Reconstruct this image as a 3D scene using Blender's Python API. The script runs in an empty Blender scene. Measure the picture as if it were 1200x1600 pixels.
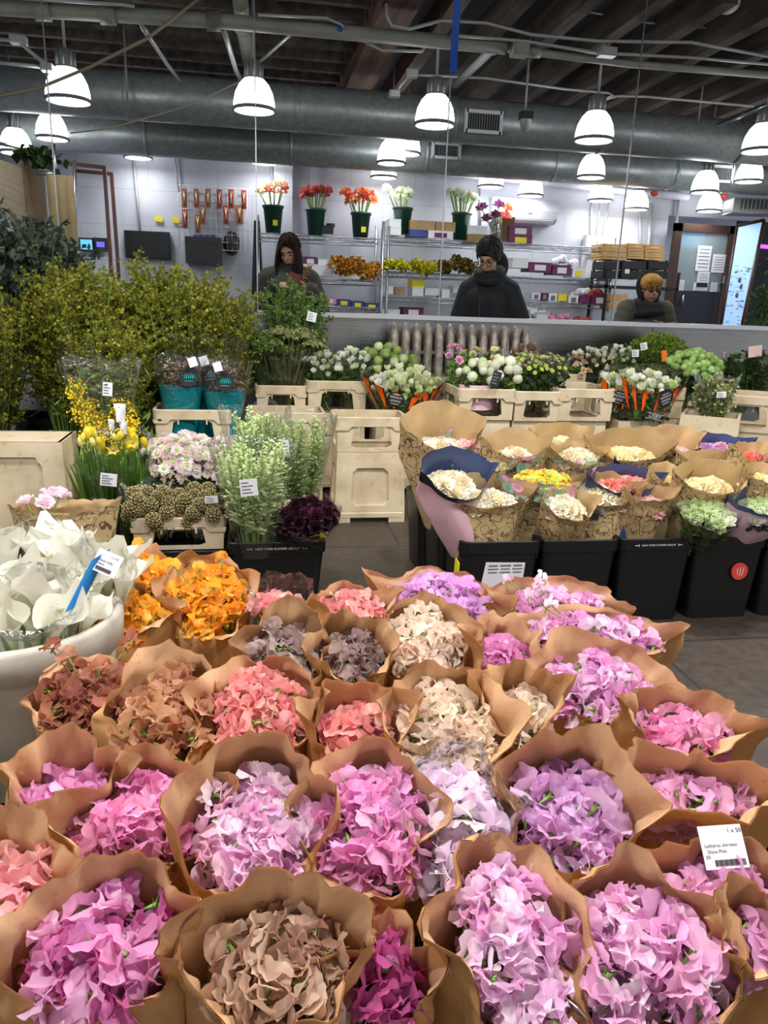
import bpy, math, random
from mathutils import Vector, Matrix, Quaternion

rnd = random.Random(11)
sc = bpy.context.scene
COL = sc.collection
PI = math.pi
TAU = 2 * PI

# ------------------------------------------------------------------ camera
FPX = 1180.0                       # focal length in pixels of the 1200 x 1600 frame
CAMZ = 1.25
cam_data = bpy.data.cameras.new('camera')
cam_data.sensor_fit = 'VERTICAL'
cam_data.sensor_height = 36.0
cam_data.lens = FPX / 1600.0 * 36.0
cam_data.clip_start = 0.02
cam_data.clip_end = 80
cam = bpy.data.objects.new('camera', cam_data)
COL.objects.link(cam)
CR = (Matrix.Rotation(-math.radians(10.0), 3, 'Z') @ Matrix.Rotation(math.radians(90 - 15.7), 3, 'X')
      @ Matrix.Rotation(math.radians(2.0), 3, 'Z'))
cam.matrix_world = Matrix.Translation((0, 0, CAMZ)) @ CR.to_4x4()
sc.camera = cam


def ray(px, py):
    return CR @ Vector(((px - 600) / FPX, -(py - 800) / FPX, -1.0))


def pz(px, py, z):                 # the point of the plane at height z seen at a pixel of the photograph
    d = ray(px, py)
    return Vector((0, 0, CAMZ)) + d * ((z - CAMZ) / d.z)


def py_(px, py, y):                # the point of the plane at distance y seen at a pixel of the photograph
    d = ray(px, py)
    return Vector((0, 0, CAMZ)) + d * (y / d.y)


def depth(p):                      # distance along the optical axis
    return -(CR.transposed() @ (Vector(p) - Vector((0, 0, CAMZ)))).z


def mpp(p):                        # metres per photograph pixel at a point
    return depth(p) / FPX


# ------------------------------------------------------------------ world, exposure, render settings
LAMP_W = 38.0
LAMP_W_BACK = 7.0
wd = bpy.data.worlds.new('world')
sc.world = wd
wd.use_nodes = True
wb = wd.node_tree.nodes['Background']
wb.inputs[0].default_value = (1.0, 0.985, 0.96, 1)
wb.inputs[1].default_value = 0.68
vs = sc.view_settings
vs.view_transform = 'Standard'
vs.look = 'None'
vs.gamma = 1
vs.use_curve_mapping = False
vs.exposure = 0.0
cy = sc.cycles
cy.use_denoising = True
cy.max_bounces = 6
cy.diffuse_bounces = 3
cy.glossy_bounces = 3
cy.transmission_bounces = 4
cy.transparent_max_bounces = 14
cy.sample_clamp_indirect = 4.0
cy.sample_clamp_direct = 12.0
cy.caustics_reflective = False
cy.caustics_refractive = False


# ------------------------------------------------------------------ colour and material helpers
def lin(c):
    return c / 12.92 if c <= 0.04045 else ((c + 0.055) / 1.055) ** 2.4


def hx(h):
    h = h.lstrip('#')
    return tuple(lin(int(h[i:i + 2], 16) / 255) for i in (0, 2, 4)) + (1.0,)


class NT:
    """small helper to write node trees"""

    def __init__(self, name):
        self.m = bpy.data.materials.new(name)
        self.m.use_nodes = True
        self.t = self.m.node_tree
        self.out = self.t.nodes['Material Output']
        self.b = self.t.nodes['Principled BSDF']

    def n(self, typ, **kw):
        nd = self.t.nodes.new(typ)
        for k, v in kw.items():
            if k.startswith('i_'):
                key = k[2:]
                key = int(key) if key.isdigit() else key.replace('_', ' ')
                self.set(nd.inputs[key], v)
            else:
                setattr(nd, k, v)
        return nd

    def set(self, sock, v):
        if hasattr(v, 'is_output'):
            self.t.links.new(v, sock)
        else:
            sock.default_value = v

    def p(self, **kw):
        for k, v in kw.items():
            self.set(self.b.inputs[k.replace('_', ' ')], v)
        return self

    def ramp(self, fac, stops, interp='LINEAR'):
        r = self.n('ShaderNodeValToRGB')
        r.color_ramp.interpolation = interp
        e = r.color_ramp.elements
        while len(e) < len(stops):
            e.new(0.5)
        for el, (pos, c) in zip(e, stops):
            el.position = pos
            el.color = c
        self.set(r.inputs[0], fac)
        return r.outputs[0]

    def mix(self, fac, a, b, mode='MIX'):
        x = self.n('ShaderNodeMix', data_type='RGBA', blend_type=mode)
        self.set(x.inputs[0], fac)
        self.set(x.inputs[6], a)
        self.set(x.inputs[7], b)
        return x.outputs[2]

    def math(self, op, a, b=0.0, c=0.0):
        x = self.n('ShaderNodeMath', operation=op)
        self.set(x.inputs[0], a)
        self.set(x.inputs[1], b)
        self.set(x.inputs[2], c)
        return x.outputs[0]

    def noise(self, scale, detail=3, coord='Object', vec=None, rough=0.5):
        if vec is None:
            vec = self.n('ShaderNodeTexCoord').outputs[coord]
        nz = self.n('ShaderNodeTexNoise')
        nz.inputs['Scale'].default_value = scale
        nz.inputs['Detail'].default_value = detail
        nz.inputs['Roughness'].default_value = rough
        self.set(nz.inputs['Vector'], vec)
        return nz

    def bump(self, height, strength=0.3, dist=0.01):
        b = self.n('ShaderNodeBump')
        b.inputs['Strength'].default_value = strength
        b.inputs['Distance'].default_value = dist
        self.set(b.inputs['Height'], height)
        self.set(self.b.inputs['Normal'], b.outputs[0])
        return b.outputs[0]

    def surface(self, sock):
        self.t.links.new(sock, self.out.inputs['Surface'])


MAT = {}


def plain(name, col, rough=0.5, metal=0.0, var=0.0, scale=8.0, bump=0.0, spec=0.5):
    t = NT(name)
    c = hx(col)
    if var:
        nz = t.noise(scale, 4)
        dark = tuple(v * (1 - var) for v in c[:3]) + (1,)
        light = tuple(min(1, v * (1 + var)) for v in c[:3]) + (1,)
        t.p(Base_Color=t.ramp(nz.outputs[0], [(0.3, dark), (0.7, light)]))
        if bump:
            t.bump(nz.outputs[0], bump, 0.01)
    else:
        t.p(Base_Color=c)
    t.p(Roughness=rough, Metallic=metal)
    t.b.inputs['Specular IOR Level'].default_value = spec
    MAT[name] = t.m
    return t.m


def emit(name, col, strength):
    t = NT(name)
    t.p(Base_Color=hx(col), Emission_Color=hx(col), Emission_Strength=strength)
    MAT[name] = t.m
    return t.m


# ------------------------------------------------------------------ mesh builder
class MB:
    def __init__(self):
        self.v, self.f, self.mi, self.tn, self.uv = [], [], [], [], []

    def add(self, verts, faces, mi=0, tone=1.0, uv=None):
        o = len(self.v)
        self.v += [tuple(p) for p in verts]
        self.f += [tuple(i + o for i in q) for q in faces]
        self.mi += [mi] * len(faces)
        self.tn += list(tone) if isinstance(tone, (list, tuple)) else [tone] * len(verts)
        self.uv += list(uv) if uv else [(0, 0)] * len(verts)

    def box(self, c, s, mi=0, rot=None, tone=1.0, taper=1.0):
        x, y, z = s[0] / 2, s[1] / 2, s[2] / 2
        vs_ = []
        for k in (-1, 1):
            q = taper if k < 0 else 1.0
            vs_ += [(-x * q, -y * q, k * z), (x * q, -y * q, k * z), (x * q, y * q, k * z), (-x * q, y * q, k * z)]
        if rot is not None:
            vs_ = [rot @ Vector(p) for p in vs_]
        vs_ = [(p[0] + c[0], p[1] + c[1], p[2] + c[2]) for p in vs_]
        self.add(vs_, [(3, 2, 1, 0), (4, 5, 6, 7), (0, 1, 5, 4), (1, 2, 6, 5), (2, 3, 7, 6), (3, 0, 4, 7)], mi, tone)

    def grid(self, fn, nu, nv, mi=0, closed=False, tone=None, flip=False):
        """fn(u, v) -> point, u and v in 0..1"""
        vs_, tn, uv, fs = [], [], [], []
        mu = nu if closed else nu + 1
        for j in range(nv + 1):
            for i in range(mu):
                u, v = i / nu, j / nv
                vs_.append(fn(u, v))
                tn.append(tone(u, v) if tone else 1.0)
                uv.append((u, v))
        for j in range(nv):
            for i in range(nu):
                a = j * mu + i
                b = j * mu + (i + 1) % mu
                q = (a, b, b + mu, a + mu)
                fs.append(q[::-1] if flip else q)
        self.add(vs_, fs, mi, tn, uv)

    def tube(self, pts, r, n=6, mi=0, tone=1.0, caps=True):
        pts = [Vector(p) for p in pts]
        k = len(pts)
        rs = r if isinstance(r, (list, tuple)) else [r] * k
        vs_, fs = [], []
        prev = None
        for i, p in enumerate(pts):
            d = (pts[min(i + 1, k - 1)] - pts[max(i - 1, 0)]).normalized()
            if prev is None:
                a = d.orthogonal().normalized()
            else:
                a = (prev - d * prev.dot(d))
                a = a.normalized() if a.length > 1e-6 else d.orthogonal().normalized()
            prev = a
            b = d.cross(a)
            for j in range(n):
                t = TAU * j / n
                vs_.append(p + (a * math.cos(t) + b * math.sin(t)) * rs[i])
        for i in range(k - 1):
            for j in range(n):
                fs.append((i * n + j, i * n + (j + 1) % n, (i + 1) * n + (j + 1) % n, (i + 1) * n + j))
        if caps:
            fs.append(tuple(range(n))[::-1])
            fs.append(tuple((k - 1) * n + j for j in range(n)))
        self.add(vs_, fs, mi, tone)

    def lathe(self, prof, n=24, c=(0, 0, 0), mi=0, tone=1.0, sx=1.0, sy=1.0):
        """prof: list of (radius, z)"""
        vs_, fs = [], []
        for r, z in prof:
            for j in range(n):
                t = TAU * j / n
                vs_.append((c[0] + r * sx * math.cos(t), c[1] + r * sy * math.sin(t), c[2] + z))
        for i in range(len(prof) - 1):
            for j in range(n):
                fs.append((i * n + j, i * n + (j + 1) % n, (i + 1) * n + (j + 1) % n, (i + 1) * n + j))
        self.add(vs_, fs, mi, tone)

    def ball(self, c, r, nu=12, nv=8, mi=0, tone=1.0, rot=None):
        r = r if isinstance(r, (list, tuple)) else (r, r, r)
        vs_, fs = [], []
        for j in range(nv + 1):
            ph = PI * j / nv - PI / 2
            for i in range(nu):
                t = TAU * i / nu
                p = Vector((r[0] * math.cos(ph) * math.cos(t), r[1] * math.cos(ph) * math.sin(t), r[2] * math.sin(ph)))
                if rot is not None:
                    p = rot @ p
                vs_.append((p[0] + c[0], p[1] + c[1], p[2] + c[2]))
        for j in range(nv):
            for i in range(nu):
                fs.append((j * nu + i, j * nu + (i + 1) % nu, (j + 1) * nu + (i + 1) % nu, (j + 1) * nu + i))
        self.add(vs_, fs, mi, tone)

    def geo(self, g, M, mi=0):
        """stored (verts, faces) put through a matrix"""
        self.add([M @ Vector(p) for p in g[0]], g[1], mi)

    def mesh(self, name, mats, smooth=True):
        me = bpy.data.meshes.new(name)
        me.from_pydata(self.v, [], self.f)
        for m in mats:
            me.materials.append(MAT[m] if isinstance(m, str) else m)
        n = len(self.f)
        me.polygons.foreach_set('material_index', self.mi)
        me.polygons.foreach_set('use_smooth', [bool(smooth)] * n)
        a = me.attributes.new('tone', 'FLOAT', 'POINT')
        a.data.foreach_set('value', [float(x) for x in self.tn])
        if any(u != (0, 0) for u in self.uv):
            lay = me.uv_layers.new(name='UVMap')
            flat = []
            for f in self.f:
                for i in f:
                    flat += self.uv[i]
            lay.data.foreach_set('uv', flat)
        me.update()
        return me

    def build(self, name, mats, parent=None, smooth=True, loc=None):
        mats = mats if isinstance(mats, (list, tuple)) else [mats]
        return link(name, self.mesh(name, mats, smooth), parent, loc)


def link(name, me, parent=None, loc=None, rot=None, scale=None, color=None, M=None):
    o = bpy.data.objects.new(name, me)
    COL.objects.link(o)
    if parent is not None:
        o.parent = parent
    if M is not None:
        o.matrix_local = M
    else:
        if loc is not None:
            o.location = loc
        if rot is not None:
            o.rotation_euler = rot
        if scale is not None:
            o.scale = scale if isinstance(scale, (list, tuple, Vector)) else (scale,) * 3
    if color is not None:
        o.color = color
    return o


def tag(o, label, cat, group=None, kind=None):
    o['label'] = label
    o['category'] = cat
    if group:
        o['group'] = group
    if kind:
        o['kind'] = kind
    return o


def thing(name, label, cat, loc=(0, 0, 0), rz=0.0, group=None):
    o = bpy.data.objects.new(name, None)
    COL.objects.link(o)
    o.empty_display_size = 0.05
    o.location = loc
    o.rotation_euler = (0, 0, rz)
    return tag(o, label, cat, group)


def struct(name, mb, mats, smooth=False):
    o = mb.build(name, mats, smooth=smooth)
    o['kind'] = 'structure'
    return o


def dup(root, loc, rz=None, label=None, group=None, scale=None):
    r = root.copy()
    COL.objects.link(r)
    r.location = loc
    if rz is not None:
        r.rotation_euler = (0, 0, rz)
    if scale is not None:
        r.scale = (scale,) * 3 if not isinstance(scale, tuple) else scale
    if label:
        r['label'] = label
    if group:
        r['group'] = group
    for ch in list(root.children):
        c = ch.copy()
        COL.objects.link(c)
        c.parent = r
        for g in list(ch.children):
            d = g.copy()
            COL.objects.link(d)
            d.parent = c
    return r


def xf(z, x=None):
    """rotation whose local z is z and whose local x is close to x"""
    z = Vector(z).normalized()
    x = Vector(x) if x is not None else z.orthogonal()
    x = x - z * x.dot(z)
    x = x.normalized() if x.length > 1e-5 else z.orthogonal().normalized()
    y = z.cross(x)
    return Matrix((x, y, z)).transposed()


def trs(p, R3, s=1.0):
    s = s if isinstance(s, (tuple, list)) else (s, s, s)
    return Matrix.Translation(p) @ (R3 @ Matrix.Diagonal(s)).to_4x4()


# ------------------------------------------------------------------ lettering (made once, while the scene is still empty)
GLYPH = {}


def lettering(*strings):
    for s in strings:
        cu = bpy.data.curves.new('lettering', 'FONT')
        cu.body = s
        cu.size = 1.0
        cu.align_x = 'CENTER'
        cu.align_y = 'CENTER'
        cu.resolution_u = 2
        o = bpy.data.objects.new('lettering', cu)
        COL.objects.link(o)
        dg = bpy.context.evaluated_depsgraph_get()
        me = bpy.data.meshes.new_from_object(o.evaluated_get(dg))
        GLYPH[s] = ([tuple(v.co) for v in me.vertices], [tuple(p.vertices) for p in me.polygons])
        bpy.data.objects.remove(o)
        bpy.data.meshes.remove(me)
        bpy.data.curves.remove(cu)


lettering('1 x 50', 'Lathyrus shiroten', 'Shine Pink', '50', 'MOST AROMATIC', 'GROWN BY ROSERIES', 'PREMIUM', 'GREENS',
          'LISBY', 'Zante Calla', 'FOUR', 'JURY FINEST', 'PURE BY NATURE', 'NEW YORK FLOWER GROUP', 'FRESH', '1 x 10', 'Princess')
# ------------------------------------------------------------------ materials
def petal_material():
    t = NT('petal')
    oi = t.n('ShaderNodeObjectInfo')
    at = t.n('ShaderNodeAttribute', attribute_name='tone')
    hsv = t.n('ShaderNodeHueSaturation')
    t.set(hsv.inputs['Color'], oi.outputs['Color'])
    t.set(hsv.inputs['Value'], t.math('MULTIPLY_ADD', oi.outputs['Random'], 0.22, 0.9))
    t.set(hsv.inputs['Hue'], t.math('MULTIPLY_ADD', oi.outputs['Random'], 0.02, 0.49))
    hp = t.n('ShaderNodeHueSaturation')
    t.set(hp.inputs['Color'], hsv.outputs[0])
    hp.inputs['Saturation'].default_value = 0.55
    hp.inputs['Value'].default_value = 1.25
    pale = hp.outputs[0]
    col = t.mix(at.outputs['Fac'], pale, hsv.outputs[0])
    t.p(Base_Color=col, Roughness=0.55)
    t.b.inputs['Specular IOR Level'].default_value = 0.25
    tr = t.n('ShaderNodeBsdfTranslucent')
    t.set(tr.inputs[0], col)
    mx = t.n('ShaderNodeMixShader')
    mx.inputs[0].default_value = 0.45
    t.t.links.new(t.b.outputs[0], mx.inputs[1])
    t.t.links.new(tr.outputs[0], mx.inputs[2])
    t.surface(mx.outputs[0])
    MAT['petal'] = t.m


def leaf_material(name, a, b, rough=0.5, transl=0.25, spec=0.3):
    """leaves: tone 0..1 runs from colour a to colour b"""
    t = NT(name)
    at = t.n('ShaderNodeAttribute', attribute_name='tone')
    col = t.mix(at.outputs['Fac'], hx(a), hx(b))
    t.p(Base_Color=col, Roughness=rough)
    t.b.inputs['Specular IOR Level'].default_value = spec
    tr = t.n('ShaderNodeBsdfTranslucent')
    t.set(tr.inputs[0], col)
    mx = t.n('ShaderNodeMixShader')
    mx.inputs[0].default_value = transl
    t.t.links.new(t.b.outputs[0], mx.inputs[1])
    t.t.links.new(tr.outputs[0], mx.inputs[2])
    t.surface(mx.outputs[0])
    MAT[name] = t.m


def kraft_material(name, base, ink=None):
    t = NT(name)
    tc = t.n('ShaderNodeTexCoord')
    oi = t.n('ShaderNodeObjectInfo')
    nz = t.noise(9, 5, vec=tc.outputs['Object'])
    c = hx(base)
    lo = tuple(v * 0.86 for v in c[:3]) + (1,)
    hi = tuple(min(1, v * 1.12) for v in c[:3]) + (1,)
    col = t.ramp(nz.outputs[0], [(0.3, lo), (0.7, hi)])
    fib = t.noise(160, 2, vec=tc.outputs['Object'])
    col = t.mix(0.25, col, t.ramp(fib.outputs[0], [(0.35, lo), (0.65, hi)]))
    if ink:
        # line drawing of blooms and leaves: contour lines of a warped cell pattern inside a band of the sleeve
        uv = tc.outputs['UV']
        mp = t.n('ShaderNodeMapping')
        t.set(mp.inputs[0], uv)
        mp.inputs['Scale'].default_value = (14, 4.6, 1)
        add = t.n('ShaderNodeVectorMath', operation='ADD')
        t.set(add.inputs[0], mp.outputs[0])
        cmb = t.n('ShaderNodeCombineXYZ')
        t.set(cmb.inputs[0], t.math('MULTIPLY', oi.outputs['Random'], 7.0))
        t.set(add.inputs[1], cmb.outputs[0])
        wob = t.noise(1.6, 2, vec=add.outputs[0])
        w2 = t.n('ShaderNodeVectorMath', operation='MULTIPLY_ADD')
        t.set(w2.inputs[0], wob.outputs[1])
        w2.inputs[1].default_value = (0.9, 0.9, 0)
        t.set(w2.inputs[2], add.outputs[0])
        vo = t.n('ShaderNodeTexVoronoi', feature='F1')
        vo.inputs['Scale'].default_value = 1.0
        t.set(vo.inputs['Vector'], w2.outputs[0])
        rings = t.math('PINGPONG', t.math('MULTIPLY', vo.outputs['Distance'], 3.2), 0.5)
        line = t.math('LESS_THAN', rings, 0.085)
        vo2 = t.n('ShaderNodeTexVoronoi', feature='DISTANCE_TO_EDGE')
        vo2.inputs['Scale'].default_value = 2.6
        t.set(vo2.inputs['Vector'], w2.outputs[0])
        line2 = t.math('LESS_THAN', vo2.outputs['Distance'], 0.035)
        bl = t.noise(0.9, 1, vec=add.outputs[0])
        pick = t.math('GREATER_THAN', bl.outputs[0], 0.5)
        ln = t.math('MAXIMUM', line, t.math('MULTIPLY', line2, pick))
        sp = t.n('ShaderNodeSeparateXYZ')
        t.set(sp.inputs[0], uv)
        wave = t.math('MULTIPLY_ADD', bl.outputs[0], 0.35, sp.outputs[1])
        band = t.math('MULTIPLY', t.math('GREATER_THAN', wave, 0.52), t.math('LESS_THAN', sp.outputs[1], 0.985))
        col = t.mix(t.math('MULTIPLY', t.math('MULTIPLY', ln, band), 0.8), col, hx(ink))
    t.p(Base_Color=col, Roughness=0.62)
    t.b.inputs['Specular IOR Level'].default_value = 0.3
    cr = t.noise(5, 3, vec=tc.outputs['Object'])
    b = t.n('ShaderNodeBump')
    b.inputs['Strength'].default_value = 0.75
    b.inputs['Distance'].default_value = 0.02
    t.set(b.inputs['Height'], cr.outputs[0])
    t.set(t.b.inputs['Normal'], b.outputs[0])
    tr = t.n('ShaderNodeBsdfTranslucent')
    t.set(tr.inputs[0], col)
    mx = t.n('ShaderNodeMixShader')
    mx.inputs[0].default_value = 0.14
    t.t.links.new(t.b.outputs[0], mx.inputs[1])
    t.t.links.new(tr.outputs[0], mx.inputs[2])
    t.surface(mx.outputs[0])
    MAT[name] = t.m


def clear_film(name, tint=(0.97, 0.98, 0.98, 1), gloss=0.09, prints=None):
    """cellophane: clear film with sharp creased highlights; prints: 'flame', 'roses' cover part of it with ink"""
    t = NT(name)
    tc = t.n('ShaderNodeTexCoord')
    nz = t.noise(11, 3, vec=tc.outputs['Object'])
    b = t.n('ShaderNodeBump')
    b.inputs['Strength'].default_value = 0.9
    b.inputs['Distance'].default_value = 0.04
    t.set(b.inputs['Height'], nz.outputs[0])
    tp = t.n('ShaderNodeBsdfTransparent')
    tp.inputs[0].default_value = tint
    gl = t.n('ShaderNodeBsdfGlossy')
    gl.inputs['Roughness'].default_value = 0.12
    t.set(gl.inputs['Normal'], b.outputs[0])
    fr = t.n('ShaderNodeFresnel')
    fr.inputs[0].default_value = 1.25
    t.set(fr.inputs['Normal'], b.outputs[0])
    mx = t.n('ShaderNodeMixShader')
    t.set(mx.inputs[0], t.math('MULTIPLY_ADD', fr.outputs[0], 0.5, gloss))
    t.t.links.new(tp.outputs[0], mx.inputs[1])
    t.t.links.new(gl.outputs[0], mx.inputs[2])
    last = mx.outputs[0]
    if prints:
        uv = tc.outputs['UV']
        sp = t.n('ShaderNodeSeparateXYZ')
        t.set(sp.inputs[0], uv)
        if prints == 'roses':
            mp = t.n('ShaderNodeMapping')
            t.set(mp.inputs[0], uv)
            mp.inputs['Scale'].default_value = (15, 5.5, 1)
            vo = t.n('ShaderNodeTexVoronoi', feature='F1')
            vo.inputs['Scale'].default_value = 1.0
            vo.inputs['Randomness'].default_value = 0.7
            t.set(vo.inputs['Vector'], mp.outputs[0])
            kind = t.n('ShaderNodeSeparateColor')
            t.set(kind.inputs[0], vo.outputs['Color'])
            ring = t.math('PINGPONG', t.math('MULTIPLY', vo.outputs['Distance'], 6.0), 1.0)
            pink = t.mix(ring, hx('#f0b8d8'), hx('#d070b0'))
            grn = t.mix(ring, hx('#9cc0b0'), hx('#5f9884'))
            c = t.mix(t.math('GREATER_THAN', kind.outputs[0], 0.55), pink, grn)
            fac = t.math('MULTIPLY', t.math('LESS_THAN', vo.outputs['Distance'], 0.46), t.math('GREATER_THAN', sp.outputs[1], 0.62))
            fac = t.math('MULTIPLY', fac, 0.85)
        t.p(Base_Color=c, Roughness=0.35)
        m2 = t.n('ShaderNodeMixShader')
        t.set(m2.inputs[0], fac)
        t.t.links.new(last, m2.inputs[1])
        t.t.links.new(t.b.outputs[0], m2.inputs[2])
        last = m2.outputs[0]
    t.surface(last)
    MAT[name] = t.m


def banded_sleeve(name, body, band, lo=0.86, stripe=None):
    t = NT(name)
    tc = t.n('ShaderNodeTexCoord')
    sp = t.n('ShaderNodeSeparateXYZ')
    t.set(sp.inputs[0], tc.outputs['UV'])
    f = t.math('GREATER_THAN', sp.outputs[1], lo)
    nz = t.noise(7, 3, vec=tc.outputs['Object'])
    bcol = t.ramp(nz.outputs[0], [(0.3, tuple(v * 0.85 for v in hx(body)[:3]) + (1,)), (0.7, hx(body))])
    t.p(Base_Color=t.mix(f, bcol, hx(band)), Roughness=0.28)
    t.bump(nz.outputs[0], 0.35, 0.02)
    MAT[name] = t.m


petal_material()
leaf_material('leaf_green', '#2f4a1e', '#6f9a3c')
leaf_material('leaf_dark', '#1d2f18', '#4a6d34')
leaf_material('leaf_lime', '#6f8f2c', '#c9dd7c')
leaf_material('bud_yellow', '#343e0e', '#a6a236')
leaf_material('mimosa_yellow', '#f2c80c', '#fff04c', 0.7)
leaf_material('eucalyptus_grey', '#2a352c', '#6a7868')
leaf_material('plume_green', '#93b05a', '#e9f4c0', 0.6, 0.35)
leaf_material('viburnum_green', '#6f9a3a', '#c2dd80', 0.6, 0.3)
leaf_material('moss_green', '#4f6a18', '#93ad3a', 0.7)
leaf_material('dried_green', '#5a6238', '#bcbf86', 0.8)
leaf_material('stem_green', '#3c5a24', '#7ea04c', 0.5, 0.1)
leaf_material('pod_brown', '#4d4324', '#b8ac7c', 0.9, 0.05)
leaf_material('shrub_green', '#27431a', '#7c9b4d', 0.5)
leaf_material('gold_bloom', '#7a4a06', '#e8a51e', 0.6)
leaf_material('yellow_bloom', '#8a8410', '#f2ea30', 0.6)
leaf_material('bronze_bloom', '#3c2c10', '#8f7a34', 0.6)
leaf_material('dried_mauve', '#6a4a48', '#b49a90', 0.8)
leaf_material('burgundy_bloom', '#1c0612', '#4a1230', 0.6, 0.15)
kraft_material('kraft', '#cb9a64')
kraft_material('kraft_inside', '#d4a981')
kraft_material('kraft_print', '#d0b484', '#2c2218')
kraft_material('kraft_brown', '#ccae80')
clear_film('cellophane')
clear_film('cellophane_haze', (0.93, 0.94, 0.95, 1), 0.13)
clear_film('cellophane_roses', (0.97, 0.98, 0.98, 1), 0.09, 'roses')
banded_sleeve('pink_sleeve', '#e2b6c2', '#15141c')
banded_sleeve('navy_sleeve', '#3c4c74', '#2c3658', 0.9)
banded_sleeve('pink_navy_sleeve', '#dbb9c8', '#4a5878', 0.9)
plain('pink_inner', '#e0b9c6', 0.35)
plain('navy_inner', '#46547e', 0.35)
plain('label_white', '#e9e8ee', 0.45)
plain('label_yellow', '#f0e22a', 0.5)
plain('label_orange', '#f07a20', 0.5)
plain('label_pink', '#e3c3bb', 0.5)
plain('label_blue', '#1f86d0', 0.45)
plain('ink', '#22222a', 0.6)
plain('ink_grey', '#70727a', 0.6)
plain('white_print', '#e8e8e8', 0.5)
plain('black_plastic', '#0b0c0e', 0.42, 0, 0.15, 5)
plain('charcoal', '#17181b', 0.55)
plain('flame_orange', '#f2620f', 0.35)
plain('sepal_green', '#7fae4c', 0.5)
plain('teal_film', '#0a8b94', 0.35, 0, 0.12, 9)
plain('teal_print', '#27b9b6', 0.4)
plain('dark_green_plastic', '#14453a', 0.35)
plain('white_metal', '#d9dbe0', 0.4)
plain('white_plastic', '#eceef3', 0.3)
plain('vent_dark', '#2a2c30', 0.6)
plain('chrome', '#c8ccd2', 0.22, 1.0)
plain('rack_steel', '#a5aab0', 0.32, 0.9)
plain('grey_paint', '#8f9090', 0.5, 0.1, 0.12, 6)
plain('pipe_paint', '#9b9c90', 0.5, 0.0, 0.15, 5)
plain('conduit', '#b9bcbc', 0.4, 0.3, 0.1, 9)
plain('rope_tan', '#a89a82', 0.8)
plain('blue_tape', '#1c5cc4', 0.5)
plain('red_card', '#a82c24', 0.5)
plain('rust_card', '#9a5a40', 0.5)
plain('tool_metal', '#c9b48a', 0.4, 0.5)
plain('cardboard', '#a88a62', 0.8, 0, 0.15, 7)
plain('cardboard_dark', '#7a6040', 0.85, 0, 0.2, 7)
plain('box_purple', '#6b2a5a', 0.5)
plain('box_blue', '#3c4a8c', 0.5)
plain('box_pink', '#d98ab0', 0.5)
plain('screen_black', '#14161a', 0.25)
plain('wood_crate', '#c29a64', 0.7, 0, 0.18, 14)
plain('door_brown', '#3a241c', 0.4, 0, 0.15, 6)
plain('door_dark', '#1c1f2a', 0.45)
plain('wood_red', '#573026', 0.55, 0, 0.2, 10)
plain('skin', '#c99a80', 0.5, 0, 0.05, 20)
plain('skin_deep', '#b3826a', 0.5, 0, 0.05, 20)
plain('hair_brown', '#24150f', 0.8, 0, 0, 8, 0, 0.2)
plain('hair_black', '#0d0c10', 0.65)
plain('coat_black', '#0b0d13', 0.75, 0, 0.2, 30)
plain('coat_olive', '#4d4a3a', 0.7, 0, 0.15, 12)
plain('coat_grey', '#33342f', 0.75, 0, 0.2, 20)
plain('fur_tan', '#8a7350', 0.9, 0, 0.35, 60)
plain('scarf_black', '#14141a', 0.85, 0, 0.2, 40)
plain('glove_black', '#0e0f14', 0.6)
plain('trouser_dark', '#1a1c24', 0.8)
plain('cap_print', '#b98a3c', 0.8, 0, 0.45, 45)
plain('wallet_red', '#7c1a26', 0.45)
plain('shoe_black', '#121214', 0.4)
plain('unit_white', '#c4c8d0', 0.35)
plain('card_tan', '#8f7c5a', 0.85, 0, 0.12, 7)
plain('lips', '#a5564e', 0.5)
plain('eye_white', '#d8d4cf', 0.3)
plain('lens_brown', '#5a2c26', 0.2)
plain('radiator_metal', '#8f867c', 0.5, 0.35, 0.55, 18, 0.3)
plain('red_spot', '#c8443a', 0.5)
plain('glass_green', '#1f8a36', 0.4)
emit('lamp_glow', '#ffffff', 7.0)
emit('screen_blue', '#5fb4e8', 1.1)
emit('screen_violet', '#6a66d8', 0.9)
emit('neon_violet', '#c050e8', 2.5)
emit('poster_light', '#a9cdf6', 0.5)


_t = NT('wrap_film')
_t.p(Base_Color=hx('#c8c4bc'), Roughness=0.12, Alpha=0.22)
_t.bump(_t.noise(9, 2).outputs[0], 0.6, 0.03)
MAT['wrap_film'] = _t.m


def crate_material():
    t = NT('crate_beige')
    nz = t.noise(6, 5)
    col = t.ramp(nz.outputs[0], [(0.25, hx('#b09c7c')), (0.5, hx('#d2c0a0')), (0.75, hx('#e0d0b4'))])
    sc_ = t.noise(40, 3)
    col = t.mix(t.ramp(sc_.outputs[0], [(0.62, (0, 0, 0, 1)), (0.74, (0.45, 0.45, 0.45, 1))]), col, hx('#8d7a5e'))
    t.p(Base_Color=col, Roughness=0.5)
    t.bump(nz.outputs[0], 0.15, 0.01)
    MAT['crate_beige'] = t.m
    t = NT('bucket_white')
    nz = t.noise(5, 5)
    t.p(Base_Color=t.ramp(nz.outputs[0], [(0.3, hx('#9a948a')), (0.55, hx('#cfc9bd')), (0.8, hx('#e0dace'))]), Roughness=0.5)
    MAT['bucket_white'] = t.m


crate_material()


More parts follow.
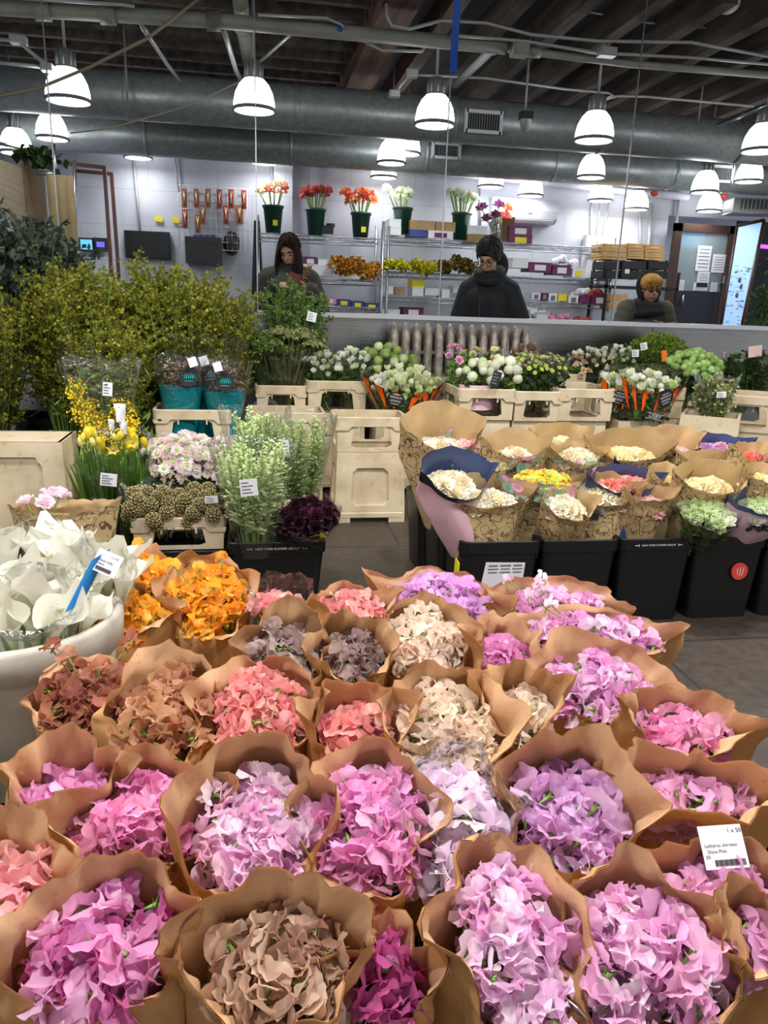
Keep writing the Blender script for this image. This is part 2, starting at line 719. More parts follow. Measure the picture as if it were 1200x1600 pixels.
def structure_materials():
    # painted concrete block wall
    t = NT('wall_paint')
    tc = t.n('ShaderNodeTexCoord')
    sp = t.n('ShaderNodeSeparateXYZ')
    t.set(sp.inputs[0], tc.outputs['Object'])
    cb = t.n('ShaderNodeCombineXYZ')
    t.set(cb.inputs[0], sp.outputs[0])
    t.set(cb.inputs[1], sp.outputs[2])
    br = t.n('ShaderNodeTexBrick')
    t.set(br.inputs['Vector'], cb.outputs[0])
    br.inputs['Scale'].default_value = 1.0
    br.inputs['Brick Width'].default_value = 0.8
    br.inputs['Row Height'].default_value = 0.4
    br.inputs['Mortar Size'].default_value = 0.006
    nz = t.noise(2.2, 4)
    base = t.ramp(nz.outputs[0], [(0.3, hx('#b9bcc9')), (0.7, hx('#cdd0dc'))])
    t.p(Base_Color=t.mix(t.math('MULTIPLY', br.outputs['Fac'], 0.35), base, hx('#8f929c')), Roughness=0.6)
    MAT['wall_paint'] = t.m
    # worn concrete floor slabs
    t = NT('floor_concrete')
    tc = t.n('ShaderNodeTexCoord')
    br = t.n('ShaderNodeTexBrick')
    t.set(br.inputs['Vector'], tc.outputs['Object'])
    br.inputs['Scale'].default_value = 1.0
    br.inputs['Brick Width'].default_value = 1.5
    br.inputs['Row Height'].default_value = 0.62
    br.inputs['Mortar Size'].default_value = 0.008
    n1 = t.noise(3.0, 6)
    n2 = t.noise(26, 4)
    base = t.ramp(n1.outputs[0], [(0.25, hx('#2e2721')), (0.5, hx('#3d342d')), (0.75, hx('#4a4038'))])
    base = t.mix(0.35, base, t.ramp(n2.outputs[0], [(0.35, hx('#241f1a')), (0.7, hx('#52483f'))]))
    st = t.noise(5.5, 2)
    base = t.mix(t.ramp(st.outputs[0], [(0.66, (0, 0, 0, 1)), (0.72, (0.6, 0.6, 0.6, 1))]), base, hx('#2c2723'))
    t.p(Base_Color=t.mix(br.outputs['Fac'], base, hx('#26221f')), Roughness=0.5)
    t.bump(n2.outputs[0], 0.2, 0.01)
    MAT['floor_concrete'] = t.m
    # old dark timber
    t = NT('timber')
    tc = t.n('ShaderNodeTexCoord')
    mp = t.n('ShaderNodeMapping')
    t.set(mp.inputs[0], tc.outputs['Object'])
    mp.inputs['Scale'].default_value = (6, 0.7, 6)
    nz = t.noise(2.0, 5, vec=mp.outputs[0])
    t.p(Base_Color=t.ramp(nz.outputs[0], [(0.25, hx('#2c2622')), (0.55, hx('#564b44')), (0.8, hx('#74685f'))]), Roughness=0.8)
    MAT['timber'] = t.m
    t = NT('timber_brown')
    tc = t.n('ShaderNodeTexCoord')
    mp = t.n('ShaderNodeMapping')
    t.set(mp.inputs[0], tc.outputs['Object'])
    mp.inputs['Scale'].default_value = (6, 0.7, 6)
    nz = t.noise(2.0, 5, vec=mp.outputs[0])
    t.p(Base_Color=t.ramp(nz.outputs[0], [(0.25, hx('#3a2a22')), (0.55, hx('#6b5144')), (0.8, hx('#8a6e5c'))]), Roughness=0.8)
    MAT['timber_brown'] = t.m
    plain('ceiling_dark', '#2f2f33', 0.85, 0, 0.25, 3)
    # galvanised duct
    t = NT('galvanised')
    nz = t.noise(14, 4)
    vo = t.n('ShaderNodeTexVoronoi')
    vo.inputs['Scale'].default_value = 26
    t.set(vo.inputs['Vector'], t.n('ShaderNodeTexCoord').outputs['Object'])
    sepc = t.n('ShaderNodeSeparateColor')
    t.set(sepc.inputs[0], vo.outputs['Color'])
    t.p(Base_Color=t.ramp(t.math('MULTIPLY_ADD', sepc.outputs[0], 0.4, t.math('MULTIPLY', nz.outputs[0], 0.6)),
                          [(0.2, hx('#8f9697')), (0.8, hx('#a8afb0'))]), Metallic=0.4, Roughness=0.38)
    MAT['galvanised'] = t.m
    # brushed stainless panel, slightly wavy
    t = NT('stainless')
    tc = t.n('ShaderNodeTexCoord')
    mp = t.n('ShaderNodeMapping')
    t.set(mp.inputs[0], tc.outputs['Object'])
    mp.inputs['Scale'].default_value = (1.5, 1, 160)
    nz = t.noise(3.0, 3, vec=mp.outputs[0])
    wv = t.noise(1.1, 1)
    tg = t.n('ShaderNodeTangent', direction_type='RADIAL', axis='Z')
    t.p(Base_Color=hx('#96989c'), Metallic=1.0, Roughness=t.math('MULTIPLY_ADD', nz.outputs[0], 0.08, 0.17), Anisotropic=0.5, Anisotropic_Rotation=0.25, Tangent=tg.outputs[0])
    h = t.math('MULTIPLY_ADD', nz.outputs[0], 0.006, t.math('MULTIPLY', wv.outputs[0], 0.9))
    t.bump(h, 0.8, 0.12)
    MAT['stainless'] = t.m
    # clear glass pane of the partition
    t = NT('clear_glass')
    tp = t.n('ShaderNodeBsdfTransparent')
    tp.inputs[0].default_value = (0.95, 0.965, 0.97, 1)
    t.surface(tp.outputs[0])
    MAT['clear_glass'] = t.m
    # door glass
    t = NT('door_glass')
    t.p(Base_Color=hx('#93a2a8'), Roughness=0.08, Alpha=0.55)
    MAT['door_glass'] = t.m
    plain('street_dark', '#1c2430', 0.8, 0, 0.5, 1.5)


structure_materials()
# ------------------------------------------------------------------ the setting
WY = 5.5                          # partition
BY = 9.95                         # back wall
m = MB(); m.box((1.9, 4.3, -0.05), (12.0, 12.6, 0.1)); struct('floor', m, 'floor_concrete')
m = MB(); m.box((1.9, 4.3, 3.60), (12.0, 12.6, 0.1)); struct('ceiling', m, 'ceiling_dark')
m = MB(); m.box((1.15, BY + 0.06, 1.775), (8.6, 0.12, 3.55)); m.box((6.9, BY + 0.06, 3.0), (2.9, 0.12, 1.1))
struct('wall_back', m, 'wall_paint')
m = MB(); m.box((-3.2, 7.7, 1.775), (0.12, 4.4, 3.55)); struct('wall_left', m, 'wall_paint')
m = MB(); m.box((0.37, BY - 0.06, 1.775), (0.22, 0.14, 3.55)); m.box((0.75, BY - 0.03, 1.775), (0.1, 0.08, 3.55))
struct('trim_1', m, 'wall_paint')                       # pilaster on the back wall

# stainless wainscot under the panes
m = MB(); m.box((2.0, WY + 0.06, 0.56), (9.6, 0.12, 1.12)); struct('wall_partition', m, 'stainless')
m = MB(); m.box((2.0, WY + 0.03, 1.135), (9.6, 0.2, 0.03)); struct('trim_2', m, 'chrome')
SEAMS = [-2.55, -1.25, 0.03, 1.33, 2.68, 4.05, 5.4]
for i in range(6):
    a, b = SEAMS[i], SEAMS[i + 1]
    m = MB(); m.box(((a + b) / 2, WY + 0.06, 2.345), (b - a - 0.008, 0.008, 2.39))
    struct('window_%d' % (i + 1), m, 'clear_glass')
for i, s in enumerate(SEAMS[1:6]):
    m = MB(); m.box((s, WY + 0.05, 2.345), (0.007, 0.012, 2.39)); struct('trim_%d' % (i + 3), m, 'rack_steel')
m = MB(); m.box((1.9, 4.3, 3.5), (0.01, 0.01, 0.01))
# steel joint strips on the wainscot
for i, s in enumerate((0.55, 3.0)):
    m = MB(); m.box((s, WY - 0.002, 0.56), (0.006, 0.004, 1.1)); struct('trim_%d' % (i + 8), m, 'grey_paint')

# ceiling timber: cross joists over one half, long joists over the other, one brown beam between
for k in range(12):
    m = MB(); m.box((-1.15, 5.75 + 0.36 * k, 3.46), (4.1, 0.07, 0.18)); struct('beam', m, 'timber')
m = MB(); m.box((1.06, 7.75, 3.40), (0.26, 4.3, 0.30)); struct('beam', m, 'timber_brown')
m = MB(); m.box((1.52, 7.75, 3.45), (0.12, 4.3, 0.2)); struct('beam', m, 'timber_brown')
for k in range(11):
    m = MB(); m.box((1.95 + 0.46 * k, 7.75, 3.44), (0.11, 4.3, 0.22)); struct('beam', m, 'timber')
m = MB(); m.box((2.9, 6.55, 3.5), (0.3, 0.25, 0.1))

# ------------------------------------------------------------------ ducts and ceiling services
def duct(y, z, r, label):
    t = thing('air_duct', label, 'duct', (1.6, y, z))
    m = MB()
    m.tube([(-4.6, 0, 0), (-2, 0, 0), (0, 0, 0), (2, 0, 0), (5.2, 0, 0)], r, 40)
    m.build('duct_pipe', 'galvanised', t)
    for k in range(7):
        s = MB(); s.tube([(-4.2 + 1.5 * k, 0, 0), (-4.17 + 1.5 * k, 0, 0)], r + 0.006, 40)
        s.build('joint_band', 'galvanised', t)
    return t


duct(7.8, 2.93, 0.2, 'round galvanised air duct nearer the glass, carrying the large vent')
duct(9.05, 2.82, 0.19, 'round galvanised air duct close above the back wall shelves')


def vent(px, py, y, w, h, label, tilt=0.0):
    c = py_(px, py, y)
    t = thing('duct_vent', label, 'vent', c)
    f = MB()
    for dx, dz, sx, sz in ((0, h / 2, w, 0.03), (0, -h / 2, w, 0.03), (-w / 2, 0, 0.03, h + 0.03), (w / 2, 0, 0.03, h + 0.03)):
        f.box((dx, -0.01, dz), (sx, 0.03, sz))
    f.build('vent_frame', 'white_metal', t, False)
    b = MB(); b.box((0, 0.02, 0), (w, 0.02, h)); b.build('vent_back', 'vent_dark', t, False)
    s = MB()
    for k in range(14):
        s.box((-w / 2 + w * (k + 0.5) / 14, 0.0, 0), (0.006, 0.02, h))
    s.build('louver', 'grey_paint', t, False)


vent(755, 191, 7.59, 0.34, 0.17, 'white framed louvered vent on the duct nearer the glass')
vent(697, 236, 8.85, 0.3, 0.14, 'louvered vent low on the duct near the back wall, beside three lamps')
vent(1125, 272, 8.85, 0.3, 0.16, 'grey louvered vent on the far duct by the door')


def pendant(x, y, label, group, z=2.72, near=False, s=1.0, r=0.16):
    t = thing('pendant_lamp', label, 'lamp', (x, y, z - 0.11))
    h = 0.21 * s
    m = MB()
    m.lathe([(r, 0), (r * 0.985, h * 0.25), (r * 0.9, h * 0.55), (r * 0.72, h * 0.82), (r * 0.5, h)], 28)
    m.build('lamp_shade', 'lamp_glow', t)
    g = MB(); g.lathe([(r + 0.004, 0.012), (r + 0.012, 0.004), (r + 0.012, -0.012), (r - 0.006, -0.014), (r - 0.006, 0.006)], 28)
    g.build('shade_rim', 'grey_paint', t)
    g = MB()
    g.lathe([(r * 0.5, h), (r * 0.42, h + 0.03), (r * 0.36, h + 0.1), (r * 0.3, h + 0.13), (0.0, h + 0.135)], 18)
    for k in range(8):
        a = TAU * k / 8
        g.box((r * 0.42 * math.cos(a), r * 0.42 * math.sin(a), h + 0.065), (0.012, 0.012, 0.1))
    g.build('lamp_housing', 'grey_paint', t)
    g = MB(); g.tube([(0, 0, h + 0.12), (0, 0, 3.5 - (z - 0.11))], 0.011, 8); g.build('lamp_stem', 'conduit', t)
    L = bpy.data.lights.new('lamp_light', 'AREA')
    L.shape = 'DISK'
    L.size = r * 1.8
    L.energy = LAMP_W if near else LAMP_W_BACK
    L.color = (1.0, 0.985, 0.96)
    o = bpy.data.objects.new('lamp_light', L)
    COL.objects.link(o)
    o.parent = t
    o.location = (0, 0, 0.02)
    if group:
        t['group'] = group
    return t


LG = 'white domed pendant lamps'
ROW1 = [(105, 131, 'first'), (397, 147, 'second'), (680, 171, 'third'), (930, 196, 'fourth'), (1192, 214, 'fifth')]
for px, py, nth in ROW1:
    c = py_(px, py, 6.6)
    pendant(c.x, c.y, '%s glowing pendant lamp from the left in the row before the ducts' % nth, LG, c.z)
ROW2 = [(80, 196, 'small glowing pendant lamp under the far duct above the rolled cardboard'),
        (612, 236, 'glowing pendant lamp between the ducts beside the low vent'),
        (925, 259, 'glowing pendant lamp between the ducts, above the electrical panel'),
        (1103, 283, 'glowing pendant lamp between the ducts, above the brown door')]
for px, py, lb in ROW2:
    c = py_(px, py, 8.3)
    pendant(c.x, c.y, lb, LG, c.z, r=0.145)
ROW3 = [(215, 229, 'half hidden pendant lamp behind the far duct, above the black screen'),
        (413, 238, 'half hidden pendant lamp above the first green bucket on the shelf'),
        (600, 261, 'pendant lamp at the back wall above the boxes and orange amaryllis'),
        (635, 222, 'flat glowing lamp peeking out from behind the far duct by the low vent'),
        (768, 276, 'half hidden pendant lamp just before the air conditioner corner'),
        (830, 290, 'pendant lamp hanging in front of the white air conditioner'),
        (940, 298, 'half hidden pendant lamp above the conduits of the electrical panel'),
        (995, 312, 'pendant lamp above the pale wooden crates'),
        (1110, 315, 'half hidden pendant lamp above the door frame'),
        (1172, 267, 'flat glowing lamp beside the street door ceiling unit'),
        (24, 219, 'bright pendant lamp above the plastic wrapped boards')]
for px, py, lb in ROW3:
    yy = 8.6 if py in (222, 267, 219) else 9.55
    c = py_(px, py, yy)
    pendant(c.x, c.y, lb, LG, c.z, r=0.15)
for x in (-1.35, 0.05, 1.47, 2.85):
    for y in (0.9, 2.9):
        pendant(x, y, 'white domed pendant lamp of the rows hanging over the flower buckets, above the frame', 'pendant lamps over the flower buckets', 2.86, True)


def run(name, label, cat, pts, r, mtl, n=8, fittings=()):
    """a pipe or cable through pixels (px, py, distance)"""
    w = [py_(*p) for p in pts]
    o = w[0].copy()
    w = [p - o for p in w]
    if fittings:
        t = thing(name, label, cat, o)
        m = MB(); m.tube(w, r, n); m.build('pipe_run', mtl, t)
        for a, b in fittings:
            i = min(range(len(w) - 1), key=lambda k: abs(k + 0.5 - a))
            q = w[i].lerp(w[i + 1], b)
            d = (w[i + 1] - w[i]).normalized() * 0.05
            f = MB(); f.tube([q - d, q + d], r * 1.35, n); f.build('coupling', mtl, t)
        return t
    m = MB(); m.tube(w, r, n)
    return tag(m.build(name, mtl, loc=o), label, cat)


run('sprinkler_pipe', 'thick grey sprinkler main running across under the ceiling', 'pipe',
    [(-60, 8, 6.15), (345, 33, 6.15), (790, 74, 6.15)], 0.05, 'pipe_paint', 14, ((0, 0.97), (0, 0.55), (1, 0.3), (1, 0.97)))
run('sprinkler_pipe', 'thinner grey sprinkler pipe with clamps crossing above the lamps', 'pipe',
    [(795, 77, 6.15), (985, 100, 6.2), (1260, 122, 6.25)], 0.027, 'pipe_paint', 12, ((0, 0.1), (1, 0.2)))
run('branch_pipe', 'thick round pipe running away under the ceiling over the second lamp', 'pipe',
    [(372, -30, 5.75), (380, 45, 6.7), (392, 118, 7.9)], 0.055, 'pipe_paint', 14, ((0, 0.9),))
run('branch_pipe', 'pale angled pipe with an elbow ahead of the white vent', 'pipe',
    [(782, 70, 6.15), (768, 78, 6.3), (712, 132, 7.3)], 0.033, 'conduit', 12, ((0, 0.5),))
run('conduit', 'thin grey conduit along the top of the sprinkler main', 'conduit',
    [(-40, -8, 6.0), (190, 7, 6.0), (210, 10, 6.0)], 0.012, 'conduit')
run('conduit', 'white conduit bending down onto the sprinkler main with blue tape', 'conduit',
    [(403, 23, 6.0), (510, 28, 6.0), (533, 38, 6.05), (540, 47, 6.12)], 0.01, 'conduit')
run('conduit', 'white conduit sagging under the sprinkler main to a box', 'conduit',
    [(557, 56, 6.2), (575, 68, 6.2), (597, 79, 6.2), (660, 80, 6.2), (666, 68, 6.2)], 0.01, 'conduit')
run('cable', 'grey cable looping up beside the brown beam', 'cable',
    [(603, -6, 6.0), (605, 25, 6.0), (612, 40, 6.0), (640, 45, 6.0), (690, 32, 6.0), (760, 36, 6.0), (830, 54, 6.0), (935, 64, 6.0), (1080, 66, 6.0), (1210, 90, 6.0)], 0.012, 'conduit')
run('conduit', 'long white conduit feeding the junction box above the fourth lamp', 'conduit',
    [(705, 55, 6.05), (820, 64, 6.05), (930, 82, 6.05), (1080, 90, 6.05), (1210, 101, 6.05)], 0.011, 'conduit')
run('conduit', 'thin conduit crossing the joists near the top of the picture', 'conduit',
    [(865, 8, 6.6), (1010, 35, 6.6), (1210, 52, 6.6)], 0.009, 'conduit')
run('conduit', 'white conduit from the square junction box toward the fourth lamp', 'conduit',
    [(648, 117, 7.2), (760, 122, 7.2), (880, 139, 7.2), (950, 145, 7.2), (958, 149, 7.2), (945, 156, 7.2)], 0.012, 'conduit')
run('conduit', 'white conduit leaving the fourth lamp toward the street side', 'conduit',
    [(945, 156, 7.2), (965, 150, 7.2), (1010, 151, 7.2), (1178, 166, 7.2)], 0.012, 'conduit')
run('conduit', 'short bent conduit between the two junction boxes', 'conduit', [(640, 118, 7.2), (628, 131, 7.2), (617, 147, 7.2)], 0.013, 'conduit')
run('conduit', 'slanted conduit with a bracket hanging before the joists', 'conduit', [(217, 33, 6.3), (262, 102, 6.9), (280, 125, 7.3)], 0.015, 'conduit', 8, ((1, 0.2),))
run('conduit', 'slanted conduit dropping from the pipe coupling to the second lamp', 'conduit', [(350, 48, 6.2), (368, 108, 7.0), (378, 130, 7.4)], 0.02, 'conduit')
run('conduit', 'slanted grey conduit between second lamp and sprinkler main', 'conduit', [(400, 102, 7.3), (461, 48, 6.2)], 0.012, 'conduit')
run('conduit', 'upper bent conduit at the junction box beside the first lamp', 'conduit', [(-20, 60, 6.5), (28, 64, 6.5), (70, 100, 6.5)], 0.014, 'conduit')
run('conduit', 'lower straight conduit at the junction box beside the first lamp', 'conduit', [(-20, 96, 6.5), (72, 105, 6.5)], 0.014, 'conduit')
run('conduit', 'bright steel conduit rising beside the fifth lamp', 'conduit', [(1122, 196, 7.4), (1210, 160, 6.6)], 0.02, 'chrome')
run('rope', 'tan cord slung diagonally across the ceiling before the first lamp', 'rope',
    [(316, -6, 6.05), (230, 60, 6.05), (140, 105, 6.05), (60, 138, 6.05), (-30, 156, 6.05)], 0.011, 'rope_tan')
run('cable', 'faint thin cable slung across the front of the ducts', 'cable', [(395, 118, 7.3), (290, 167, 7.4), (170, 201, 7.4), (110, 208, 7.4)], 0.006, 'rope_tan')
for px, y0, y1, yy in ((199, 78, 172, 7.5), (822, 55, 180, 6.9), (1093, 125, 190, 7.5)):
    a = py_(px, y0, yy); b = py_(px + (1 if px < 400 else -2), y1, yy)
    mm_ = MB(); mm_.tube([Vector((0, 0, 3.5 - b.z)), Vector((0, 0, 0))], 0.01, 6)
    tag(mm_.build('hanger_rod', 'grey_paint', loc=b), {199: 'grey hanger rod holding the duct between first and second lamps',
        822: 'steel rod carrying the ceiling sensor between third and fourth lamps', 1093: 'thin hanger rod at the duct before the fifth lamp'}[px], 'rod')


def small_box(name, label, cat, px, py, y, s, mtl):
    c = py_(px, py, y)
    m = MB(); m.box((0, 0, 0), s); m.box((0, -s[1] / 2 - 0.004, 0), (s[0] * 0.8, 0.008, s[2] * 0.8))
    return tag(m.build(name, mtl, loc=c, smooth=False), label, cat)


small_box('junction_box', 'square grey junction box between brown beam and third lamp', 'box', 643, 115, 7.2, (0.1, 0.08, 0.06), 'conduit')
small_box('junction_box', 'lower grey junction box before the duct top near the brown beam', 'box', 616, 147, 7.2, (0.09, 0.08, 0.05), 'conduit')
small_box('junction_box', 'grey junction box above the fourth lamp', 'box', 948, 82, 6.05, (0.13, 0.08, 0.06), 'conduit')
small_box('junction_box', 'grey junction box upper of two beside the first lamp', 'box', 29, 63, 6.5, (0.11, 0.08, 0.05), 'conduit')
small_box('junction_box', 'grey junction box lower of two beside the first lamp', 'box', 74, 106, 6.5, (0.08, 0.08, 0.05), 'conduit')
small_box('junction_box', 'dark joint box on the joist where the blue tape hangs', 'box', 812, 78, 6.1, (0.12, 0.1, 0.09), 'pipe_paint')
# sensor bell on a rod, and a small camera in the upper corner
c = py_(821, 193, 6.9)
t = thing('ceiling_sensor', 'small grey bell shaped sensor hanging before the front duct', 'sensor', c)
m = MB(); m.box((0, 0, 0.06), (0.1, 0.1, 0.06)); m.build('sensor_box', 'charcoal', t, False)
m = MB(); m.lathe([(0.055, 0.03), (0.05, 0), (0.035, -0.05), (0.0, -0.075)], 16); m.build('sensor_bell', 'grey_paint', t)
c = py_(364, 245, 9.3)
t = thing('ceiling_sensor', 'small white bulb shaped sensor hanging over the red tool packs', 'sensor', c)
m = MB(); m.lathe([(0.02, 0.06), (0.045, 0.03), (0.05, 0), (0.03, -0.04), (0.0, -0.06)], 16); m.build('sensor_bell', 'white_plastic', t)
m = MB(); m.tube([(0, 0, 0.05), (0, 0, 0.4)], 0.008, 6); m.build('sensor_stem', 'conduit', t)
c = py_(1138, 4, 5.9)
t = thing('security_camera', 'white dome security camera in the top corner', 'camera', c)
m = MB(); m.ball((0, 0, 0), (0.085, 0.085, 0.075), 20, 12); m.tube([(0, 0, 0.04), (0, 0, 3.5 - c.z)], 0.03, 10); m.build('camera_dome', 'white_plastic', t)
m = MB(); m.ball((-0.045, -0.062, -0.0), (0.016, 0.016, 0.016), 10, 6); m.ball((-0.012, -0.078, 0.006), (0.02, 0.016, 0.02), 10, 6); m.build('camera_lens', 'screen_black', t)
# blue tape hanging at a pane joint and a wrap of tape on the main
a, b = py_(716, -5, WY - 0.02), py_(708, 113, WY - 0.02)
m = MB(); m.grid(lambda u, v: (a.lerp(b, v).x - b.x + (u - 0.5) * 0.05, 0.012 * math.sin(3 * v), (a.z - b.z) * (1 - v)), 2, 8); m.grid(lambda u, v: (a.lerp(b, v).x - b.x + (u - 0.5) * 0.05, 0.012 * math.sin(3 * v) + 0.002, (a.z - b.z) * (1 - v)), 2, 8)
tag(m.build('tape_strip', 'blue_tape', loc=b), 'long blue tape strip hanging down a pane joint', 'tape')
c = py_(530, 47, 6.15)
m = MB(); m.tube([(-0.018, 0, -0.0), (0.018, 0, -0.004)], 0.054, 14); tag(m.build('tape_wrap', 'blue_tape', loc=c), 'band of blue tape wrapped round the sprinkler main', 'tape')
# white painted pipe high on the back wall with its cables
run('wall_pipe', 'white painted pipe running along the top of the back wall', 'pipe', [(100, 216, 9.82), (330, 236, 9.82), (620, 262, 9.82), (900, 290, 9.82), (1075, 308, 9.82)], 0.045, 'wall_paint', 12, ((1, 0.2), (2, 0.5)))
for k, (p0, p1, lb) in enumerate([((208, 238), (222, 395), 'grey wall cable dropping behind the black screen'), ((273, 245), (279, 300), 'grey wall cable beside the red tool packs'),
                                  ((422, 250), (428, 300), 'thin wall cable above the first green bucket'), ((751, 285), (750, 352), 'wall conduit beside the air conditioner'),
                                  ((925, 310), (922, 368), 'first conduit rising from the electrical panel'), ((938, 312), (932, 368), 'second conduit rising from the electrical panel'),
                                  ((952, 314), (940, 368), 'third conduit rising from the electrical panel'), ((1000, 320), (1000, 420), 'white wall conduit behind the wooden crates'),
                                  ((1017, 318), (1010, 440), 'second white wall conduit behind the wooden crates'), ((1060, 312), (1046, 470), 'grey wall pipe beside the door frame')]):
    run('wall_conduit', lb, 'conduit', [(p0[0], p0[1], 9.9), (p1[0], p1[1], 9.9)], 0.014 if k < 8 else 0.022, 'conduit', 6)
for px, py, lb in ((705, 1, ''),):
    pass
for px, py, lb in ((1035, 299, 'red'), (1146, 304, 'orange')):
    c = py_(px, py, 8.86)
    c.y = 9.05 - math.sqrt(max(0.0, 0.19 ** 2 - (c.z - 2.82) ** 2))
    m = MB(); m.ball((0, 0, 0), (0.05, 0.02, 0.035), 12, 6)
    tag(m.build('sticker', 'red_spot', loc=c), 'faded %s sticker on the far duct near the door' % ('red' if lb == 'red' else 'round red'), 'sticker')
# ------------------------------------------------------------------ the room beyond the panes
def wire_shelf(x0, x1, y0, y1, levels, z1, label, dark=False):
    t = thing('wire_shelf_unit', label, 'shelf', (x0, y0, 0))
    w, d = x1 - x0, y1 - y0
    for px_, py2 in ((0, 0), (w, 0), (0, d), (w, d)):
        m = MB(); m.tube([(px_, py2, 0), (px_, py2, z1)], 0.017, 8); m.build('post', 'rack_steel', t)
    for z in levels:
        m = MB()
        for yy in (0, d):
            for dz in (0, -0.05):
                m.tube([(0, yy, z + dz), (w, yy, z + dz)], 0.007, 6)
            k = 0
            while k * 0.09 < w - 0.05:
                m.tube([(k * 0.09, yy, z - 0.05 * (k % 2)), ((k + 1) * 0.09, yy, z - 0.05 * ((k + 1) % 2))], 0.004, 4)
                k += 1
        n = int(w / 0.06)
        for k in range(n + 1):
            m.tube([(w * k / n, 0, z), (w * k / n, d, z)], 0.003, 4)
        m.build('wire_shelf', 'rack_steel', t)
    return t


wire_shelf(0.06, 1.5, 9.2, 9.72, (1.15, 1.46, 1.925), 2.12, 'chrome wire shelf unit under the three green amaryllis buckets')
wire_shelf(1.58, 4.42, 9.3, 9.76, (1.045, 1.28, 1.57, 1.955), 2.08, 'long wire shelf unit stacked with white and purple boxes')


def carton(px0, px1, py0, py1, y, d, mtl, label, cat='box', side=None, group=None, lid=True):
    a, b = py_(px0, py1, y), py_(px1, py0, y)
    w, h = b.x - a.x, b.z - a.z
    t = thing('carton', label, cat, ((a.x + b.x) / 2, y + d / 2, a.z), 0, group)
    m = MB(); m.box((0, 0, h / 2), (w, d, h)); m.box((0, 0, h * 0.97), (w * 1.02, d * 1.02, h * 0.1)); m.build('box_body', mtl, t, False)
    if side:
        m = MB()
        m.box((0, -d / 2 - 0.004, h * 0.45), (w * 0.5, 0.006, h * 0.6))
        m.build('box_label', side, t, False)
    return t


